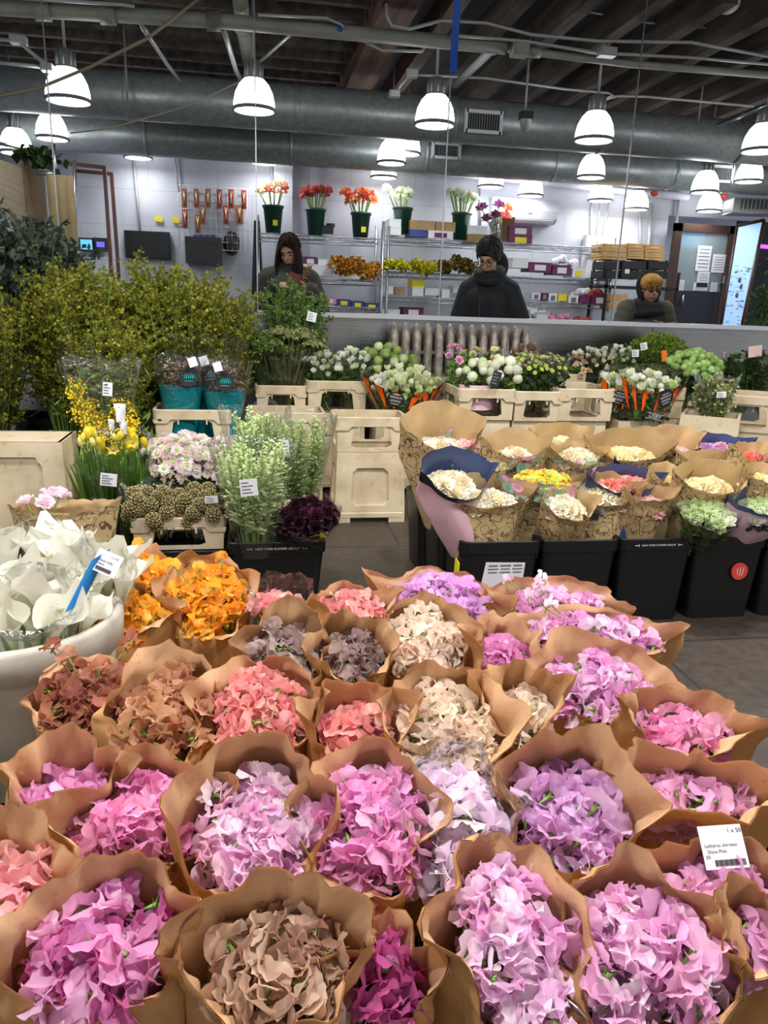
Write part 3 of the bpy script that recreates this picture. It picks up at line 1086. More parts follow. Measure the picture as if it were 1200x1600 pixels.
SB = 'cartons on the long wire shelf'
for args in [
    (608, 627, 343, 354, 9.33, 0.3, 'white_plastic', 'upper of two white cartons at the end of the long shelf'),
    (608, 627, 355, 367, 9.33, 0.3, 'white_plastic', 'lower of two white cartons at the end of the long shelf'),
    (640, 680, 346, 359, 9.36, 0.3, 'cardboard', 'open brown carton on the top shelf between white amaryllis buckets'),
    (681, 712, 348, 362, 9.36, 0.3, 'cardboard', 'brown carton touching the white amaryllis bucket'),
    (640, 668, 360, 369, 9.33, 0.3, 'box_blue', 'flat blue carton on the top shelf under the brown one'),
    (669, 708, 362, 372, 9.33, 0.3, 'white_plastic', 'flat white carton on the top shelf under the brown one', 'box_purple'),
    (731, 762, 354, 366, 9.36, 0.3, 'white_plastic', 'white carton resting on a brown tray behind the man'),
    (731, 762, 367, 379, 9.36, 0.3, 'cardboard', 'brown tray under a white carton behind the man'),
    (795, 832, 354, 367, 9.36, 0.3, 'box_purple', 'upper purple carton with white label on the top shelf', 'label_white'),
    (795, 832, 368, 381, 9.36, 0.3, 'box_purple', 'lower purple carton with yellow label on the top shelf', 'label_yellow'),
    (472, 510, 414, 430, 9.3, 0.3, 'white_plastic', 'white carton on the middle chrome shelf behind the woman'),
    (474, 496, 402, 413, 9.32, 0.25, 'box_purple', 'purple carton tilted on the white carton behind the woman', 'label_white'),
    (497, 512, 405, 413, 9.32, 0.25, 'white_plastic', 'small white carton beside the purple one behind the woman'),
    (800, 826, 404, 418, 9.36, 0.3, 'white_plastic', 'white carton by the shoulder of the man'),
    (826, 862, 411, 424, 9.36, 0.3, 'box_purple', 'purple carton with long white label on the upper right shelf', 'label_white'),
    (863, 893, 415, 429, 9.36, 0.3, 'box_purple', 'second purple carton with long white label on the upper right shelf', 'label_white'),
    (894, 915, 420, 433, 9.36, 0.3, 'white_plastic', 'white carton with yellow tag on the upper right shelf', 'label_yellow'),
    (598, 615, 447, 459, 9.36, 0.3, 'white_plastic', 'white carton at the post of the middle long shelf'),
    (616, 632, 449, 460, 9.36, 0.3, 'cardboard', 'tan carton on the middle long shelf'),
    (644, 663, 437, 448, 9.36, 0.3, 'label_yellow', 'yellow lidded carton on the middle long shelf'),
    (644, 662, 449, 462, 9.36, 0.3, 'white_plastic', 'white carton under the yellow lid on the middle long shelf'),
    (664, 688, 451, 461, 9.36, 0.3, 'white_plastic', 'low white carton at the pane joint on the middle long shelf'),
    (690, 703, 452, 465, 9.36, 0.3, 'white_plastic', 'white carton just beyond the pane joint'),
    (708, 735, 447, 457, 9.4, 0.3, 'white_plastic', 'flat white carton beside the sleeve of the man'),
    (722, 736, 458, 469, 9.36, 0.3, 'white_plastic', 'small white carton below the flat one beside the man'),
    (831, 845, 458, 468, 9.36, 0.3, 'white_plastic', 'white carton first after the man on the lower shelf', 'ink_grey'),
    (846, 856, 458, 469, 9.36, 0.3, 'box_purple', 'purple carton with tan label on the lower shelf', 'cardboard'),
    (857, 871, 459, 471, 9.36, 0.3, 'white_plastic', 'white carton with grey print on the lower shelf', 'ink_grey'),
    (872, 886, 460, 470, 9.36, 0.3, 'label_yellow', 'bright yellow carton on the lower shelf'),
    (888, 904, 462, 474, 9.36, 0.3, 'white_plastic', 'white carton beyond the yellow one on the lower shelf', 'ink_grey'),
    (905, 922, 463, 473, 9.36, 0.3, 'box_purple', 'dark purple carton near the end of the lower shelf'),
    (923, 955, 462, 476, 9.36, 0.3, 'box_purple', 'long carton with white and tan labels at the end of the lower shelf', 'label_white'),
    (597, 625, 484, 494, 9.36, 0.3, 'white_plastic', 'white carton low behind the edge of the wainscot'),
    (630, 662, 481, 494, 9.36, 0.3, 'box_purple', 'purple and white carton low behind the edge of the wainscot', 'label_white'),
    (838, 860, 488, 500, 9.36, 0.3, 'white_plastic', 'white carton low on the bottom shelf right of the man'),
]:
    px0, px1, p0, p1, yy, dd, mt, lb = args[:8]
    carton(px0, px1, p0, p1, yy, dd, mt, lb, side=args[8] if len(args) > 8 else None, group=SB)

# produce style boxes in a row on the lower chrome shelf
for k, (px0, px1, mt) in enumerate([(490, 505, 'box_blue'), (506, 526, 'box_pink'), (527, 548, 'box_blue'), (549, 569, 'box_blue'), (570, 592, 'box_blue')]):
    q = 462 + k * 3
    carton(px0, px1, q, q + 10, 9.3, 0.35, mt, ['first small blue carton of the lower chrome shelf row', 'pink carton in the lower chrome shelf row', 'blue carton with yellow label after the pink one',
           'fourth carton, blue, of the lower chrome shelf row', 'last blue carton of the row beside the post'][k], side='label_yellow' if k != 1 else 'label_white', group='cartons on the lower chrome shelf')
# loose paper and flower tops on the shelves
for px, py, y, r, mt, lb in [(836, 488, 9.5, 0.16, 'white_plastic', 'crumpled white paper heap on the bottom shelf beside the man'), (870, 497, 9.4, 0.13, 'box_pink', 'pink tissue wrapped heap on the bottom shelf'),
                             (907, 500, 9.4, 0.12, 'red_spot', 'red tissue heap on the bottom shelf'), (815, 497, 9.3, 0.1, 'label_pink', 'pale pink paper heap beside the coat hem of the man'), (930, 459, 9.45, 0.1, 'red_spot', 'red wrapped heap on the end carton'),
                             (905, 458, 9.5, 0.11, 'white_plastic', 'white tissue heap over the lower shelf cartons'), (880, 408, 9.5, 0.13, 'white_plastic', 'white tissue heap on the upper right shelf cartons')]:
    c = py_(px, py, y)
    m = MB()
    rr = random.Random(px)
    for k in range(7):
        m.ball((rr.uniform(-r, r), rr.uniform(-0.05, 0.05), rr.uniform(-0.25, 0.25) * r), (r * rr.uniform(0.3, 0.6), r * 0.4, r * rr.uniform(0.25, 0.5)), 7, 5, rot=xf((rr.uniform(-1, 1), 0.3, 1)))
    tag(m.build('tissue_paper', mt, loc=c, smooth=False), lb, 'paper')


# ---- amaryllis in tall green buckets
def trumpet(seed):
    m = MB(); r = random.Random(seed)
    for k in range(6):
        a = TAU * k / 6 + r.uniform(-0.1, 0.1)
        op = r.uniform(0.75, 1.0)

        def fn(u, v, a=a, op=op):
            w = (u - 0.5) * 1.25 * math.sin(PI * min(0.97, 0.15 + 0.85 * v)) * 1.2
            rad = 0.006 + 0.05 * op * v ** 1.4
            z = 0.07 * v - 0.02 * v ** 3
            return (rad * math.cos(a + w), rad * math.sin(a + w), z)
        m.grid(fn, 3, 4, tone=lambda u, v: min(1, 0.3 + v))
    m.ball((0, 0, 0), (0.008, 0.008, 0.012), 6, 4, mi=1)
    return m.mesh('flower', ['petal', 'stem_green'])


TRUMPET = [trumpet(s) for s in range(3)]


def amaryllis(px, py_base, py_top, y, cols, label, n=9, sticker=True, hh=0.36):
    b = py_(px, py_base, y)
    rim = py_(px, py_top, y).z - b.z
    t = thing('flower_bucket', label, 'flower bucket', b)
    m = MB()
    m.lathe([(0.0, 0.004), (0.085, 0.0), (0.115, rim), (0.125, rim + 0.004), (0.125, rim - 0.02), (0.112, rim - 0.025), (0.108, rim - 0.01), (0.08, 0.02)], 24)
    m.build('bucket', 'dark_green_plastic', t)
    if sticker:
        m = MB(); m.box((0.02, -0.112, rim * 0.35), (0.055, 0.012, 0.06)); m.build('price_sticker', 'label_yellow', t, False)
    r = random.Random(int(px))
    m = MB()
    for k in range(n):
        a = TAU * k / n + r.uniform(-0.3, 0.3)
        rad = r.uniform(0.08, 0.22) if k else 0.02
        tip = Vector((rad * math.cos(a), rad * 0.7 * math.sin(a), rim + hh * r.uniform(0.35, 0.62)))
        m.tube([(tip.x * 0.25, tip.y * 0.25, rim * 0.5), (tip.x * 0.55, tip.y * 0.5, rim), tip], 0.008, 5)
        for q in range(3):
            d = Vector((math.cos(a + (q - 1) * 1.7), math.sin(a + (q - 1) * 1.7) - 0.4, r.uniform(0.1, 0.8)))
            link('flower', r.choice(TRUMPET), t, color=tuple(hx(r.choice(cols))), M=trs(tip + d * 0.01, xf(d), r.uniform(0.85, 1.2)))
    m.build('stem', 'stem_green', t)


amaryllis(427, 364, 322, 9.45, ['#d86a50', '#e7a78c', '#c9c99a', '#d9c0a0'], 'green bucket of coral and pale amaryllis, first on the chrome shelf', 6)
amaryllis(493, 368, 327, 9.45, ['#cf5a50', '#d9786a', '#b8404a'], 'green bucket of red pink amaryllis, second on the chrome shelf', 10, False)
amaryllis(563, 374, 333, 9.45, ['#e8683a', '#ee8a5a', '#d95a30'], 'green bucket of orange amaryllis, third on the chrome shelf', 10)
amaryllis(628, 366, 325, 9.5, ['#e9efdb', '#dfe8c6'], 'dark green bucket of white amaryllis behind the white cartons', 7, False, 0.3)
amaryllis(719, 375, 333, 9.5, ['#f0f3e2', '#e4edcc', '#d7e6b6'], 'green bucket of white amaryllis beyond the pane joint', 11, False)
# clear vase with mixed heads
b = py_(775, 376, 9.4)
t = thing('glass_vase', 'clear vase of purple and orange amaryllis above the head of the man', 'vase', b)
m = MB(); m.lathe([(0.0, 0.0), (0.05, 0.0), (0.06, 0.2), (0.055, 0.2), (0.045, 0.01)], 16); m.build('vase_body', 'cellophane_haze', t)
m = MB()
for k, (dx, dz, col) in enumerate([(-0.2, 0.34, '#6e2a5e'), (-0.13, 0.22, '#5a1c44'), (0.0, 0.38, '#8a3a80'), (0.1, 0.35, '#ee9050'), (0.09, 0.26, '#e86a5a'), (-0.03, 0.26, '#4a1838')]):
    m.tube([(0, 0, 0.02), (dx * 0.4, 0, 0.16), (dx, 0, dz)], 0.007, 5)
    for q in range(2):
        link('flower', TRUMPET[k % 3], t, color=hx(col), M=trs(Vector((dx, 0, dz)), xf((dx * 2 + (q - 0.5) * 0.8, -0.6, 0.6)), 1.3))
m.build('stem', 'stem_green', t)
m = MB(); m.box((0, 0, 0.13), (0.16, 0.12, 0.26), taper=0.8); tag(m.build('kraft_bag', 'cardboard_dark', loc=py_(790, 375, 9.45), smooth=False), 'brown paper bag beside the clear vase', 'bag')


# ---- dried sprays lying on the middle shelf, heads toward the room
def dried_spray(px0, px1, py0, py1, y, mt, label, n=700):
    a, b = py_(px0, py1, y), py_(px1, py0, y)
    r = random.Random(int(px0))
    c = (a + b) / 2
    t = thing('dried_flower_spray', label, 'dried flowers', Vector((c.x, y, a.z)))
    m = MB()
    w, h = b.x - a.x, b.z - a.z
    lobes = [((k / 4 - 0.5) * w * 0.72, h * r.uniform(0.35, 0.65), r.uniform(0.13, 0.2)) for k in range(5)]
    for k in range(n):
        th = r.uniform(0, TAU); q = math.sqrt(r.random()); lb_ = lobes[k % 5]
        p = Vector((lb_[0] + math.cos(th) * q * w * lb_[2], r.uniform(-0.16, 0.1), lb_[1] + math.sin(th) * q * h * 0.33))
        leaf_quad(m, p, Vector((r.uniform(-1, 1), r.uniform(-1, 0.4), r.uniform(-1, 1))), r.uniform(0.02, 0.04), r.random(), r, 0.7)
    m.build('flower_head', mt, t, False)
    m = MB()
    for k in range(14):
        m.tube([(r.uniform(-w, w) * 0.4, -0.05, h * r.uniform(0.2, 0.8)), (r.uniform(-w, w) * 0.25, 0.3, h * 0.4)], 0.004, 4)
    m.build('stem', 'stem_green', t)


def leaf_quad(m, p, d, s, tone, r, asp=0.45, mi=0):
    """one folded leaf, four corners"""
    d = d.normalized()
    sd = d.cross(Vector((r.uniform(-1, 1), r.uniform(-1, 1), r.uniform(-1, 1))))
    sd = sd.normalized() if sd.length > 1e-4 else d.orthogonal().normalized()
    w = sd * s * asp
    m.add([p, p + d * s * 0.5 + w, p + d * s, p + d * s * 0.5 - w], [(0, 1, 2, 3)], mi, tone)


dried_spray(516, 596, 400, 438, 9.3, 'gold_bloom', 'golden dried flower spray on the middle chrome shelf', 1100)
dried_spray(598, 640, 406, 424, 9.35, 'yellow_bloom', 'yellow dried spray beside the shelf posts', 500)
dried_spray(642, 680, 404, 430, 9.35, 'yellow_bloom', 'yellow dried spray at the pane joint', 600)
dried_spray(682, 704, 405, 428, 9.35, 'bronze_bloom', 'brownish yellow dried spray just beyond the pane joint', 350)
dried_spray(704, 742, 398, 430, 9.35, 'bronze_bloom', 'bronze dried spray beside the shoulder of the man', 700)

# ---- air conditioner, electrical panel
a, b = py_(772, 340, 9.7), py_(875, 312, 9.7)
w = b.x - a.x; h = 0.29
t = thing('air_conditioner', 'white split air conditioner on the back wall', 'air conditioner', ((a.x + b.x) / 2, 9.83, py_(823, 328, 9.7).z))
m = MB()
m.grid(lambda u, v: ((u - 0.5) * w, [0.1, -0.1, -0.12, -0.1, -0.02, 0.1][min(5, int(v * 5 + .5))], [h / 2, h / 2 - 0.01, 0, -h / 2 + 0.05, -h / 2, -h / 2][min(5, int(v * 5 + .5))]), 8, 5)
for sgn in (-1, 1):
    m.add([(sgn * w / 2, y_, z_) for y_, z_ in ((0.1, h / 2), (-0.1, h / 2 - 0.01), (-0.12, 0), (-0.1, -h / 2 + 0.05), (-0.02, -h / 2), (0.1, -h / 2))], [(0, 1, 2, 3, 4, 5)])
m.build('air_conditioner_body', 'unit_white', t, False)
m = MB(); m.box((0, -0.075, -h / 2 + 0.025), (w * 0.9, 0.02, 0.045), rot=Matrix.Rotation(0.7, 3, 'X')); m.build('air_flap', 'white_metal', t, False)
m = MB(); m.box((0.05, -0.118, -0.03), (0.05, 0.006, 0.012)); m.build('status_light', 'grey_paint', t, False)
c = py_(930, 404, 9.85)
t = thing('electrical_panel', 'flat white electrical panel on the back wall under three conduits', 'panel', c)
m = MB(); m.box((0, 0, 0), (0.34, 0.12, 0.56)); m.build('panel_box', 'white_metal', t, False)
m = MB(); m.box((0.01, -0.065, 0), (0.3, 0.01, 0.5)); m.box((0.13, -0.075, 0.02), (0.015, 0.02, 0.05)); m.build('panel_door', 'white_plastic', t, False)

# ---- wooden crates over black crates on a rack
c0 = py_(945, 470, 9.2)
t = thing('storage_rack', 'black metal rack carrying black and wooden crates', 'rack', (c0.x, 9.2, 0))
for x_ in (0, 0.95):
    for y_ in (0, 0.45):
        m = MB(); m.box((x_, y_, 0.85), (0.03, 0.03, 1.7)); m.build('post', 'charcoal', t, False)
for z_ in (0.5, 1.0, 1.5):
    m = MB(); m.box((0.475, 0.225, z_), (0.98, 0.48, 0.03)); m.build('rack_shelf', 'charcoal', t, False)


def slat_crate(px0, px1, py0, py1, y, mt, label, d=0.34):
    a, b = py_(px0, py1, y), py_(px1, py0, y)
    w, h = b.x - a.x, b.z - a.z
    m = MB()
    for yy in (-d / 2, d / 2):
        for z_ in (0.22, 0.72):
            m.box((0, yy, h * z_), (w, 0.012, h * 0.42))
    for xx in (-w / 2, w / 2):
        for z_ in (0.22, 0.72):
            m.box((xx, 0, h * z_), (0.012, d, h * 0.42))
    for xx in (-w / 2 + 0.02, w / 2 - 0.02):
        for yy in (-d / 2 + 0.015, d / 2 - 0.015):
            m.box((xx, yy, h * 0.5), (0.025, 0.025, h))
    m.box((0, 0, 0.008), (w, d, 0.012))
    return tag(m.build('wooden_crate' if mt == 'wood_crate' else 'plastic_crate', mt, loc=((a.x + b.x) / 2, y + d / 2, a.z), smooth=False), label, 'crate', 'crates on the black rack')


for px0, px1, r0, lb in ((942, 979, 382, 'first stack'), (980, 1006, 381, 'middle stack'), (1007, 1036, 383, 'last stack by the door')):
    for k, nm in enumerate(('top', 'middle', 'bottom')):
        slat_crate(px0, px1, r0 + k * 8, r0 + k * 8 + 7, 9.25, 'wood_crate', '%s pale wooden crate in the %s' % (nm, lb))
for px0, px1, lb in ((942, 969, 'first black plastic crate, by the shelf post'), (970, 1010, 'middle black plastic crate with a white tag'), (1011, 1045, 'black plastic crate above the hood of the woman')):
    slat_crate(px0, px1, 407, 435, 9.25, 'charcoal', lb)
slat_crate(956, 981, 459, 484, 9.1, 'wood_crate', 'pale wooden crate standing beside the arm of the woman in olive')
for px, py, lb in ((980, 424, 'white tag on the middle black crate'),):
    c = py_(px, py, 9.24); m = MB(); m.box((0, 0, 0), (0.06, 0.004, 0.05)); tag(m.build('crate_tag', 'label_white', loc=c, smooth=False), lb, 'tag')

# ---- door to the street, lit poster panel, street scrap
def door():
    y = 9.75
    q = lambda px, py: py_(px, py, y)
    tl, br = q(1055, 347), q(1148, 512)
    x0, x1, z1 = tl.x, q(1150, 357).x, q(1100, 351).z
    t = thing('entrance_door', 'brown framed half glazed door with notices on its glass', 'door', ((x0 + x1) / 2, y, 0))
    cx = (x0 + x1) / 2; w = x1 - x0
    m = MB()
    for dx in (-w / 2 + 0.05, w / 2 - 0.05):
        m.box((dx, 0, z1 / 2), (0.1, 0.07, z1))
    m.box((0, 0, z1 - 0.05), (w, 0.07, 0.1)); m.build('door_frame', 'door_brown', t, False)
    zg = q(1090, 455).z
    m = MB(); m.box((0, 0, zg / 2), (w - 0.2, 0.05, zg)); m.build('door_panel', 'door_dark', t, False)
    m = MB(); m.box((0, 0, (zg + z1 - 0.1) / 2), (w - 0.2, 0.012, z1 - 0.1 - zg)); m.build('door_pane', 'door_glass', t, False)
    for px, py, ww, hh in ((1098, 404, 0.2, 0.32), (1122, 412, 0.2, 0.23), (1097, 437, 0.17, 0.2), (1093, 448, 0.2, 0.1), (1114, 449, 0.09, 0.12), (1062, 446, 0.1, 0.14)):
        p = q(px, py)
        m = MB(); m.box((p.x - cx, -0.02, p.z), (ww, 0.004, hh)); nb = m.build('notice', 'label_white', t, False)
        m = MB()
        for k in range(6):
            m.box((p.x - cx, -0.0235, p.z + hh * (0.36 - 0.14 * k)), (ww * (0.72 if k % 2 else 0.8), 0.002, hh * 0.025))
        m.build('lettering', 'ink_grey', nb, False)
    p = q(1124, 437); m = MB(); m.box((p.x - cx, -0.05, p.z), (0.05, 0.05, 0.1)); m.build('door_lock', 'chrome', t, False)
    p = q(1063, 470); m = MB(); m.tube([(p.x - cx, -0.06, p.z + 0.07), (p.x - cx, -0.06, p.z - 0.07)], 0.012, 8); m.build('door_handle', 'chrome', t)
    # panel of the room behind the glass
    m = MB(); m.box((0.15, 0.9, 1.4), (1.7, 0.05, 2.8)); s = m.build('wall_lobby', 'wall_paint', None, False, loc=((x0 + x1) / 2, y, 0)); s['kind'] = 'structure'
    p = q(1128, 366); m = MB(); m.box((0, 0, 0), (0.34, 0.03, 0.22)); tag(m.build('lit_sign', 'screen_blue', loc=p + Vector((0.1, 0.86, 0)), smooth=False), 'blue lit sign seen through the upper corner of the door glass', 'sign')


door()
a, b, c_, d_ = py_(1152, 353, 9.6), py_(1194, 344, 9.3), py_(1126, 515, 9.6), py_(1158, 515, 9.3)
t = thing('poster_panel', 'tall pale blue lit poster panel leaning beside the door', 'poster', (a.x, 9.5, 0))
o0 = Vector((a.x, 9.5, 0))
lo0 = a.lerp(c_, 1.6); lo1 = b.lerp(d_, 1.6)
m = MB(); m.grid(lambda u, v: a.lerp(b, u).lerp(lo0.lerp(lo1, u), v) - o0, 2, 4); m.grid(lambda u, v: a.lerp(b, u).lerp(lo0.lerp(lo1, u), v) - o0 + Vector((0.01, 0.02, 0)), 2, 4)
m.build('poster_sheet', 'poster_light', t, False)
fr = MB()
for e0, e1 in ((a, b), (b, lo1), (a, lo0)):
    fr.tube([e0 - o0, e1 - o0], 0.022, 6)
fr.build('poster_frame', 'door_brown', t)
m = MB(); rr = random.Random(4)
for k in range(46):
    u, v = rr.uniform(0.12, 0.88), rr.uniform(0.24, 0.62)
    p = a.lerp(b, u).lerp(lo0.lerp(lo1, u), v) - o0 + Vector((-0.008, -0.012, 0))
    m.box(p, (rr.uniform(0.02, 0.09), 0.004, rr.uniform(0.004, 0.012)))
for u, v in ((0.5, 0.33), (0.62, 0.37), (0.5, 0.42)):
    p = a.lerp(b, u).lerp(lo0.lerp(lo1, u), v) - o0 + Vector((-0.008, -0.014, 0))
    m.ball(p, (0.03, 0.004, 0.035), 8, 5)
m.build('lettering', 'ink_grey', t)
m = MB(); m.box((7.2, 11.6, 1.6), (3.4, 0.1, 3.3)); struct('wall_street', m, 'street_dark')
c = py_(1196, 385, 9.9); m = MB(); m.tube([(-0.1, 0, 0), (0.4, 0, -0.02)], 0.025, 8); tag(m.build('neon_tube', 'neon_violet', loc=c), 'violet neon tube glowing in the street window', 'neon light')
c = py_(1200, 470, 10.1); m = MB()
rr = random.Random(8)
for k in range(600):
    leaf_quad(m, Vector((rr.gauss(0, 0.15), rr.gauss(0, 0.08), rr.gauss(-0.1, 0.25))), Vector((rr.uniform(-1, 1), rr.uniform(-1, 1), rr.uniform(0, 1))), 0.05, rr.random(), rr)
m.tube([(0, 0, -0.2), (0, 0, -c.z)], 0.03, 6)
tag(m.build('potted_shrub', 'shrub_green', loc=c, smooth=False), 'green shrub at the street window edge', 'plant')
# wall unit heater over the door
c = py_(1180, 322, 9.2)
t = thing('wall_heater', 'grey louvered unit under the ceiling at the street side', 'heater', c)
m = MB(); m.box((0.2, 0.1, 0), (0.9, 0.4, 0.17), rot=Matrix.Rotation(-0.25, 3, 'Z')); m.build('heater_body', 'grey_paint', t, False)
m = MB()
for k in range(18):
    m.box(Matrix.Rotation(-0.25, 3, 'Z') @ Vector((-0.2 + 0.048 * k, -0.105, 0.01)), (0.012, 0.02, 0.11))
m.build('louver', 'vent_dark', t, False)

# ---- tool packs on a wire grid
c = py_(334, 340, 9.86)
a, b = py_(281, 388, 9.86), py_(386, 295, 9.86)
w, h = b.x - a.x, b.z - a.z
t = thing('wire_grid_panel', 'white wire grid on the back wall holding red packs', 'display grid', Vector(((a.x + b.x) / 2, 9.86, a.z)))
m = MB()
for k in range(9):
    m.tube([(-w / 2, 0, h * k / 8), (w / 2, 0, h * k / 8)], 0.004, 4)
for k in range(14):
    m.tube([(-w / 2 + w * k / 13, 0, 0), (-w / 2 + w * k / 13, 0, h)], 0.004, 4)
m.build('grid_wire', 'white_metal', t)
PK = 'tool packs on the wire grid'
for k, (px, py, col, lb) in enumerate([(288, 310, 'rust_card', 'first pack of the top row, tan and red'), (307, 310, 'rust_card', 'second pack of the top row, tan and red'), (325, 310, 'rust_card', 'third pack of the top row, tan and red'),
                                       (343, 311, 'red_card', 'fourth pack of the top row, red'), (361, 311, 'red_card', 'fifth pack of the top row, red'), (381, 312, 'red_card', 'small last pack of the top row, red'),
                                       (289, 342, 'red_card', 'bright red pack at the lower end of the grid'), (317, 336, 'rust_card', 'tan pack in the second row under the third'), (309, 350, 'rust_card', 'low tan pack near the counter'),
                                       (353, 336, 'red_card', 'red pack in the second row under the fifth'), (374, 336, 'rust_card', 'wide tan pack at the end of the second row')]):
    p = py_(px, py, 9.82)
    ww, hh = (0.06, 0.21) if k != 10 else (0.09, 0.21)
    tt = thing('tool_pack', '%s on the wire grid' % lb, 'tool pack', p - Vector((0, 0, hh / 2)), 0, PK)
    m = MB(); m.box((0, 0, hh / 2), (ww, 0.012, hh)); m.build('backing_card', col, tt, False)
    m = MB()
    m.tube([(-0.012, -0.012, hh * 0.9), (0.0, -0.014, hh * 0.5), (-0.014, -0.012, hh * 0.12)], 0.006, 5)
    m.tube([(0.012, -0.012, hh * 0.9), (0.0, -0.014, hh * 0.5), (0.014, -0.012, hh * 0.12)], 0.006, 5)
    m.build('pruning_shears', 'tool_metal', tt)
# dark display box with blue packs under it, screens, sticky notes
c = py_(319, 392, 9.825); m = MB(); m.box((0, 0, 0), (0.42, 0.25, 0.3)); m.box((0, -0.13, 0.1), (0.38, 0.02, 0.03))
tag(m.build('counter_box', 'screen_black', loc=c, smooth=False), 'black box on the counter below the red packs', 'box')
for k in range(4):
    c = py_(306 + 9 * k, 373, 9.76)
    m = MB(); m.box((0, 0, 0), (0.06, 0.03, 0.09)); m.box((0, -0.016, 0.01), (0.04, 0.004, 0.04))
    tag(m.build('small_pack', 'box_blue', loc=c, smooth=False), '%s small blue pack of four on the black counter box' % ('first', 'second', 'third', 'fourth')[k], 'pack', 'blue packs on the counter box')
c = py_(231, 383, 9.9)
t = thing('television', 'black flat television above the yellow bushes', 'television', c)
m = MB(); m.box((0, 0, 0), (0.52, 0.07, 0.31)); m.build('screen_frame', 'charcoal', t, False)
m = MB(); m.box((0, -0.037, 0), (0.48, 0.004, 0.28)); m.build('screen', 'screen_black', t, False)
for px, mt, lb in ((135, 'screen_blue', 'bright blue monitor beside the cardboard sheet'), (157, 'screen_violet', 'dark monitor showing violet figures next to the blue one')):
    c = py_(px, 382, 9.86)
    t = thing('monitor', lb, 'monitor', c)
    m = MB(); m.box((0, 0.02, 0), (0.17, 0.03, 0.15)); m.box((0, 0.055, 0), (0.06, 0.07, 0.06)); m.build('screen_frame', 'charcoal', t, False)
    m = MB(); m.box((0, 0, 0.0), (0.13 if mt == 'screen_blue' else 0.09, 0.006, 0.11 if mt == 'screen_blue' else 0.06)); m.build('screen', mt, t, False)
for px, py, lb in ((248, 342, 'first yellow note on the back wall'), (275, 344, 'second yellow note on the back wall, nearer the red packs')):
    c = py_(px, py, 9.92); m = MB(); m.box((0, 0, 0), (0.09, 0.004, 0.06), rot=Matrix.Rotation(0.2, 3, 'Y')); tag(m.build('sticky_note', 'label_yellow', loc=c, smooth=False), lb, 'note')
# brown frame posts
t = thing('timber_arch', 'reddish brown timber arch standing before the back wall', 'frame', py_(170, 420, 9.3))
o0 = t.location.copy()
for (p0, p1) in (((95, 254, 9.3), (165, 262, 9.3)), ((163, 260, 9.3), (192, 700, 9.3)), ((118, 267, 9.7), (176, 272, 9.7)), ((174, 270, 9.7), (205, 700, 9.7))):
    m = MB(); m.tube([py_(*p0) - o0, py_(*p1) - o0], 0.026, 4); m.build('timber_post', 'wood_red', t, False)
# black garment on a hook and a dark strap
c = py_(402, 400, 9.75)
m = MB(); m.grid(lambda u, v: ((u - 0.5) * (0.07 + 0.08 * v), -0.03 * math.sin(PI * u) - 0.01 * math.sin(9 * u), 0.4 - 0.85 * v), 8, 8); m.grid(lambda u, v: ((u - 0.5) * (0.07 + 0.08 * v), 0.03 * math.sin(PI * u), 0.4 - 0.85 * v), 8, 8)
tag(m.build('hanging_garment', 'charcoal', loc=c), 'black garment hanging beside the chrome shelf', 'garment')
c = py_(362, 380, 9.9); m = MB(); m.ball((0, 0, 0), (0.1, 0.05, 0.14), 8, 6); tag(m.build('hanging_bag', 'coat_grey', loc=c, smooth=False), 'grey plastic bag hanging below the wire grid', 'bag')
# black camera-like device on the chrome shelf
c = py_(511, 366, 9.45); t = thing('tape_dispenser', 'small black device on the chrome shelf between two buckets', 'device', c)
m = MB(); m.box((0, 0, 0.05), (0.14, 0.1, 0.09)); m.build('device_body', 'charcoal', t, False)
m = MB(); m.lathe([(0.05, -0.02), (0.05, 0.02), (0.03, 0.02), (0.03, -0.02)], 14, (0.04, 0, 0.1)); m.build('device_wheel', 'vent_dark', t)

# ---- rack with wrapped boards and cardboard at the side
t = thing('steel_rack', 'steel wire rack at the side holding wrapped boards', 'rack', py_(20, 330, 7.0))
o0 = t.location.copy()
for (p0, p1) in (((-30, 218, 6.6), (38, 232, 7.6)), ((-30, 300, 6.4), (36, 330, 7.6)), ((-30, 308, 6.4), (36, 338, 7.6)), ((36, 225, 7.6), (40, 400, 7.6)), ((84, 225, 7.2), (88, 290, 7.2)), ((55, 270, 7.2), (88, 272, 7.2)), ((116, 250, 7.2), (118, 400, 7.2))):
    m = MB(); m.tube([py_(*p0) - o0, py_(*p1) - o0], 0.016, 6); m.build('rack_rail', 'rack_steel', t)
q = [py_(-40, 236, 6.5), py_(38, 262, 7.3), py_(48, 360, 7.3), py_(-40, 318, 6.5)]
o0 = q[3].copy()
t = thing('wrapped_board', 'boards wrapped in shiny plastic on the side rack', 'wrapped boards', o0)
m = MB(); m.grid(lambda u, v: q[0].lerp(q[1], u).lerp(q[3].lerp(q[2], u), v) - o0 + Vector((0, 0.012 * math.sin(60 * v), 0)), 6, 40)
m.build('board_face', 'card_tan', t)
m = MB(); m.grid(lambda u, v: q[0].lerp(q[1], u).lerp(q[3].lerp(q[2], u), v) - o0 + Vector((0.0, -0.03, 0)), 6, 8); m.build('plastic_wrap', 'wrap_film', t)
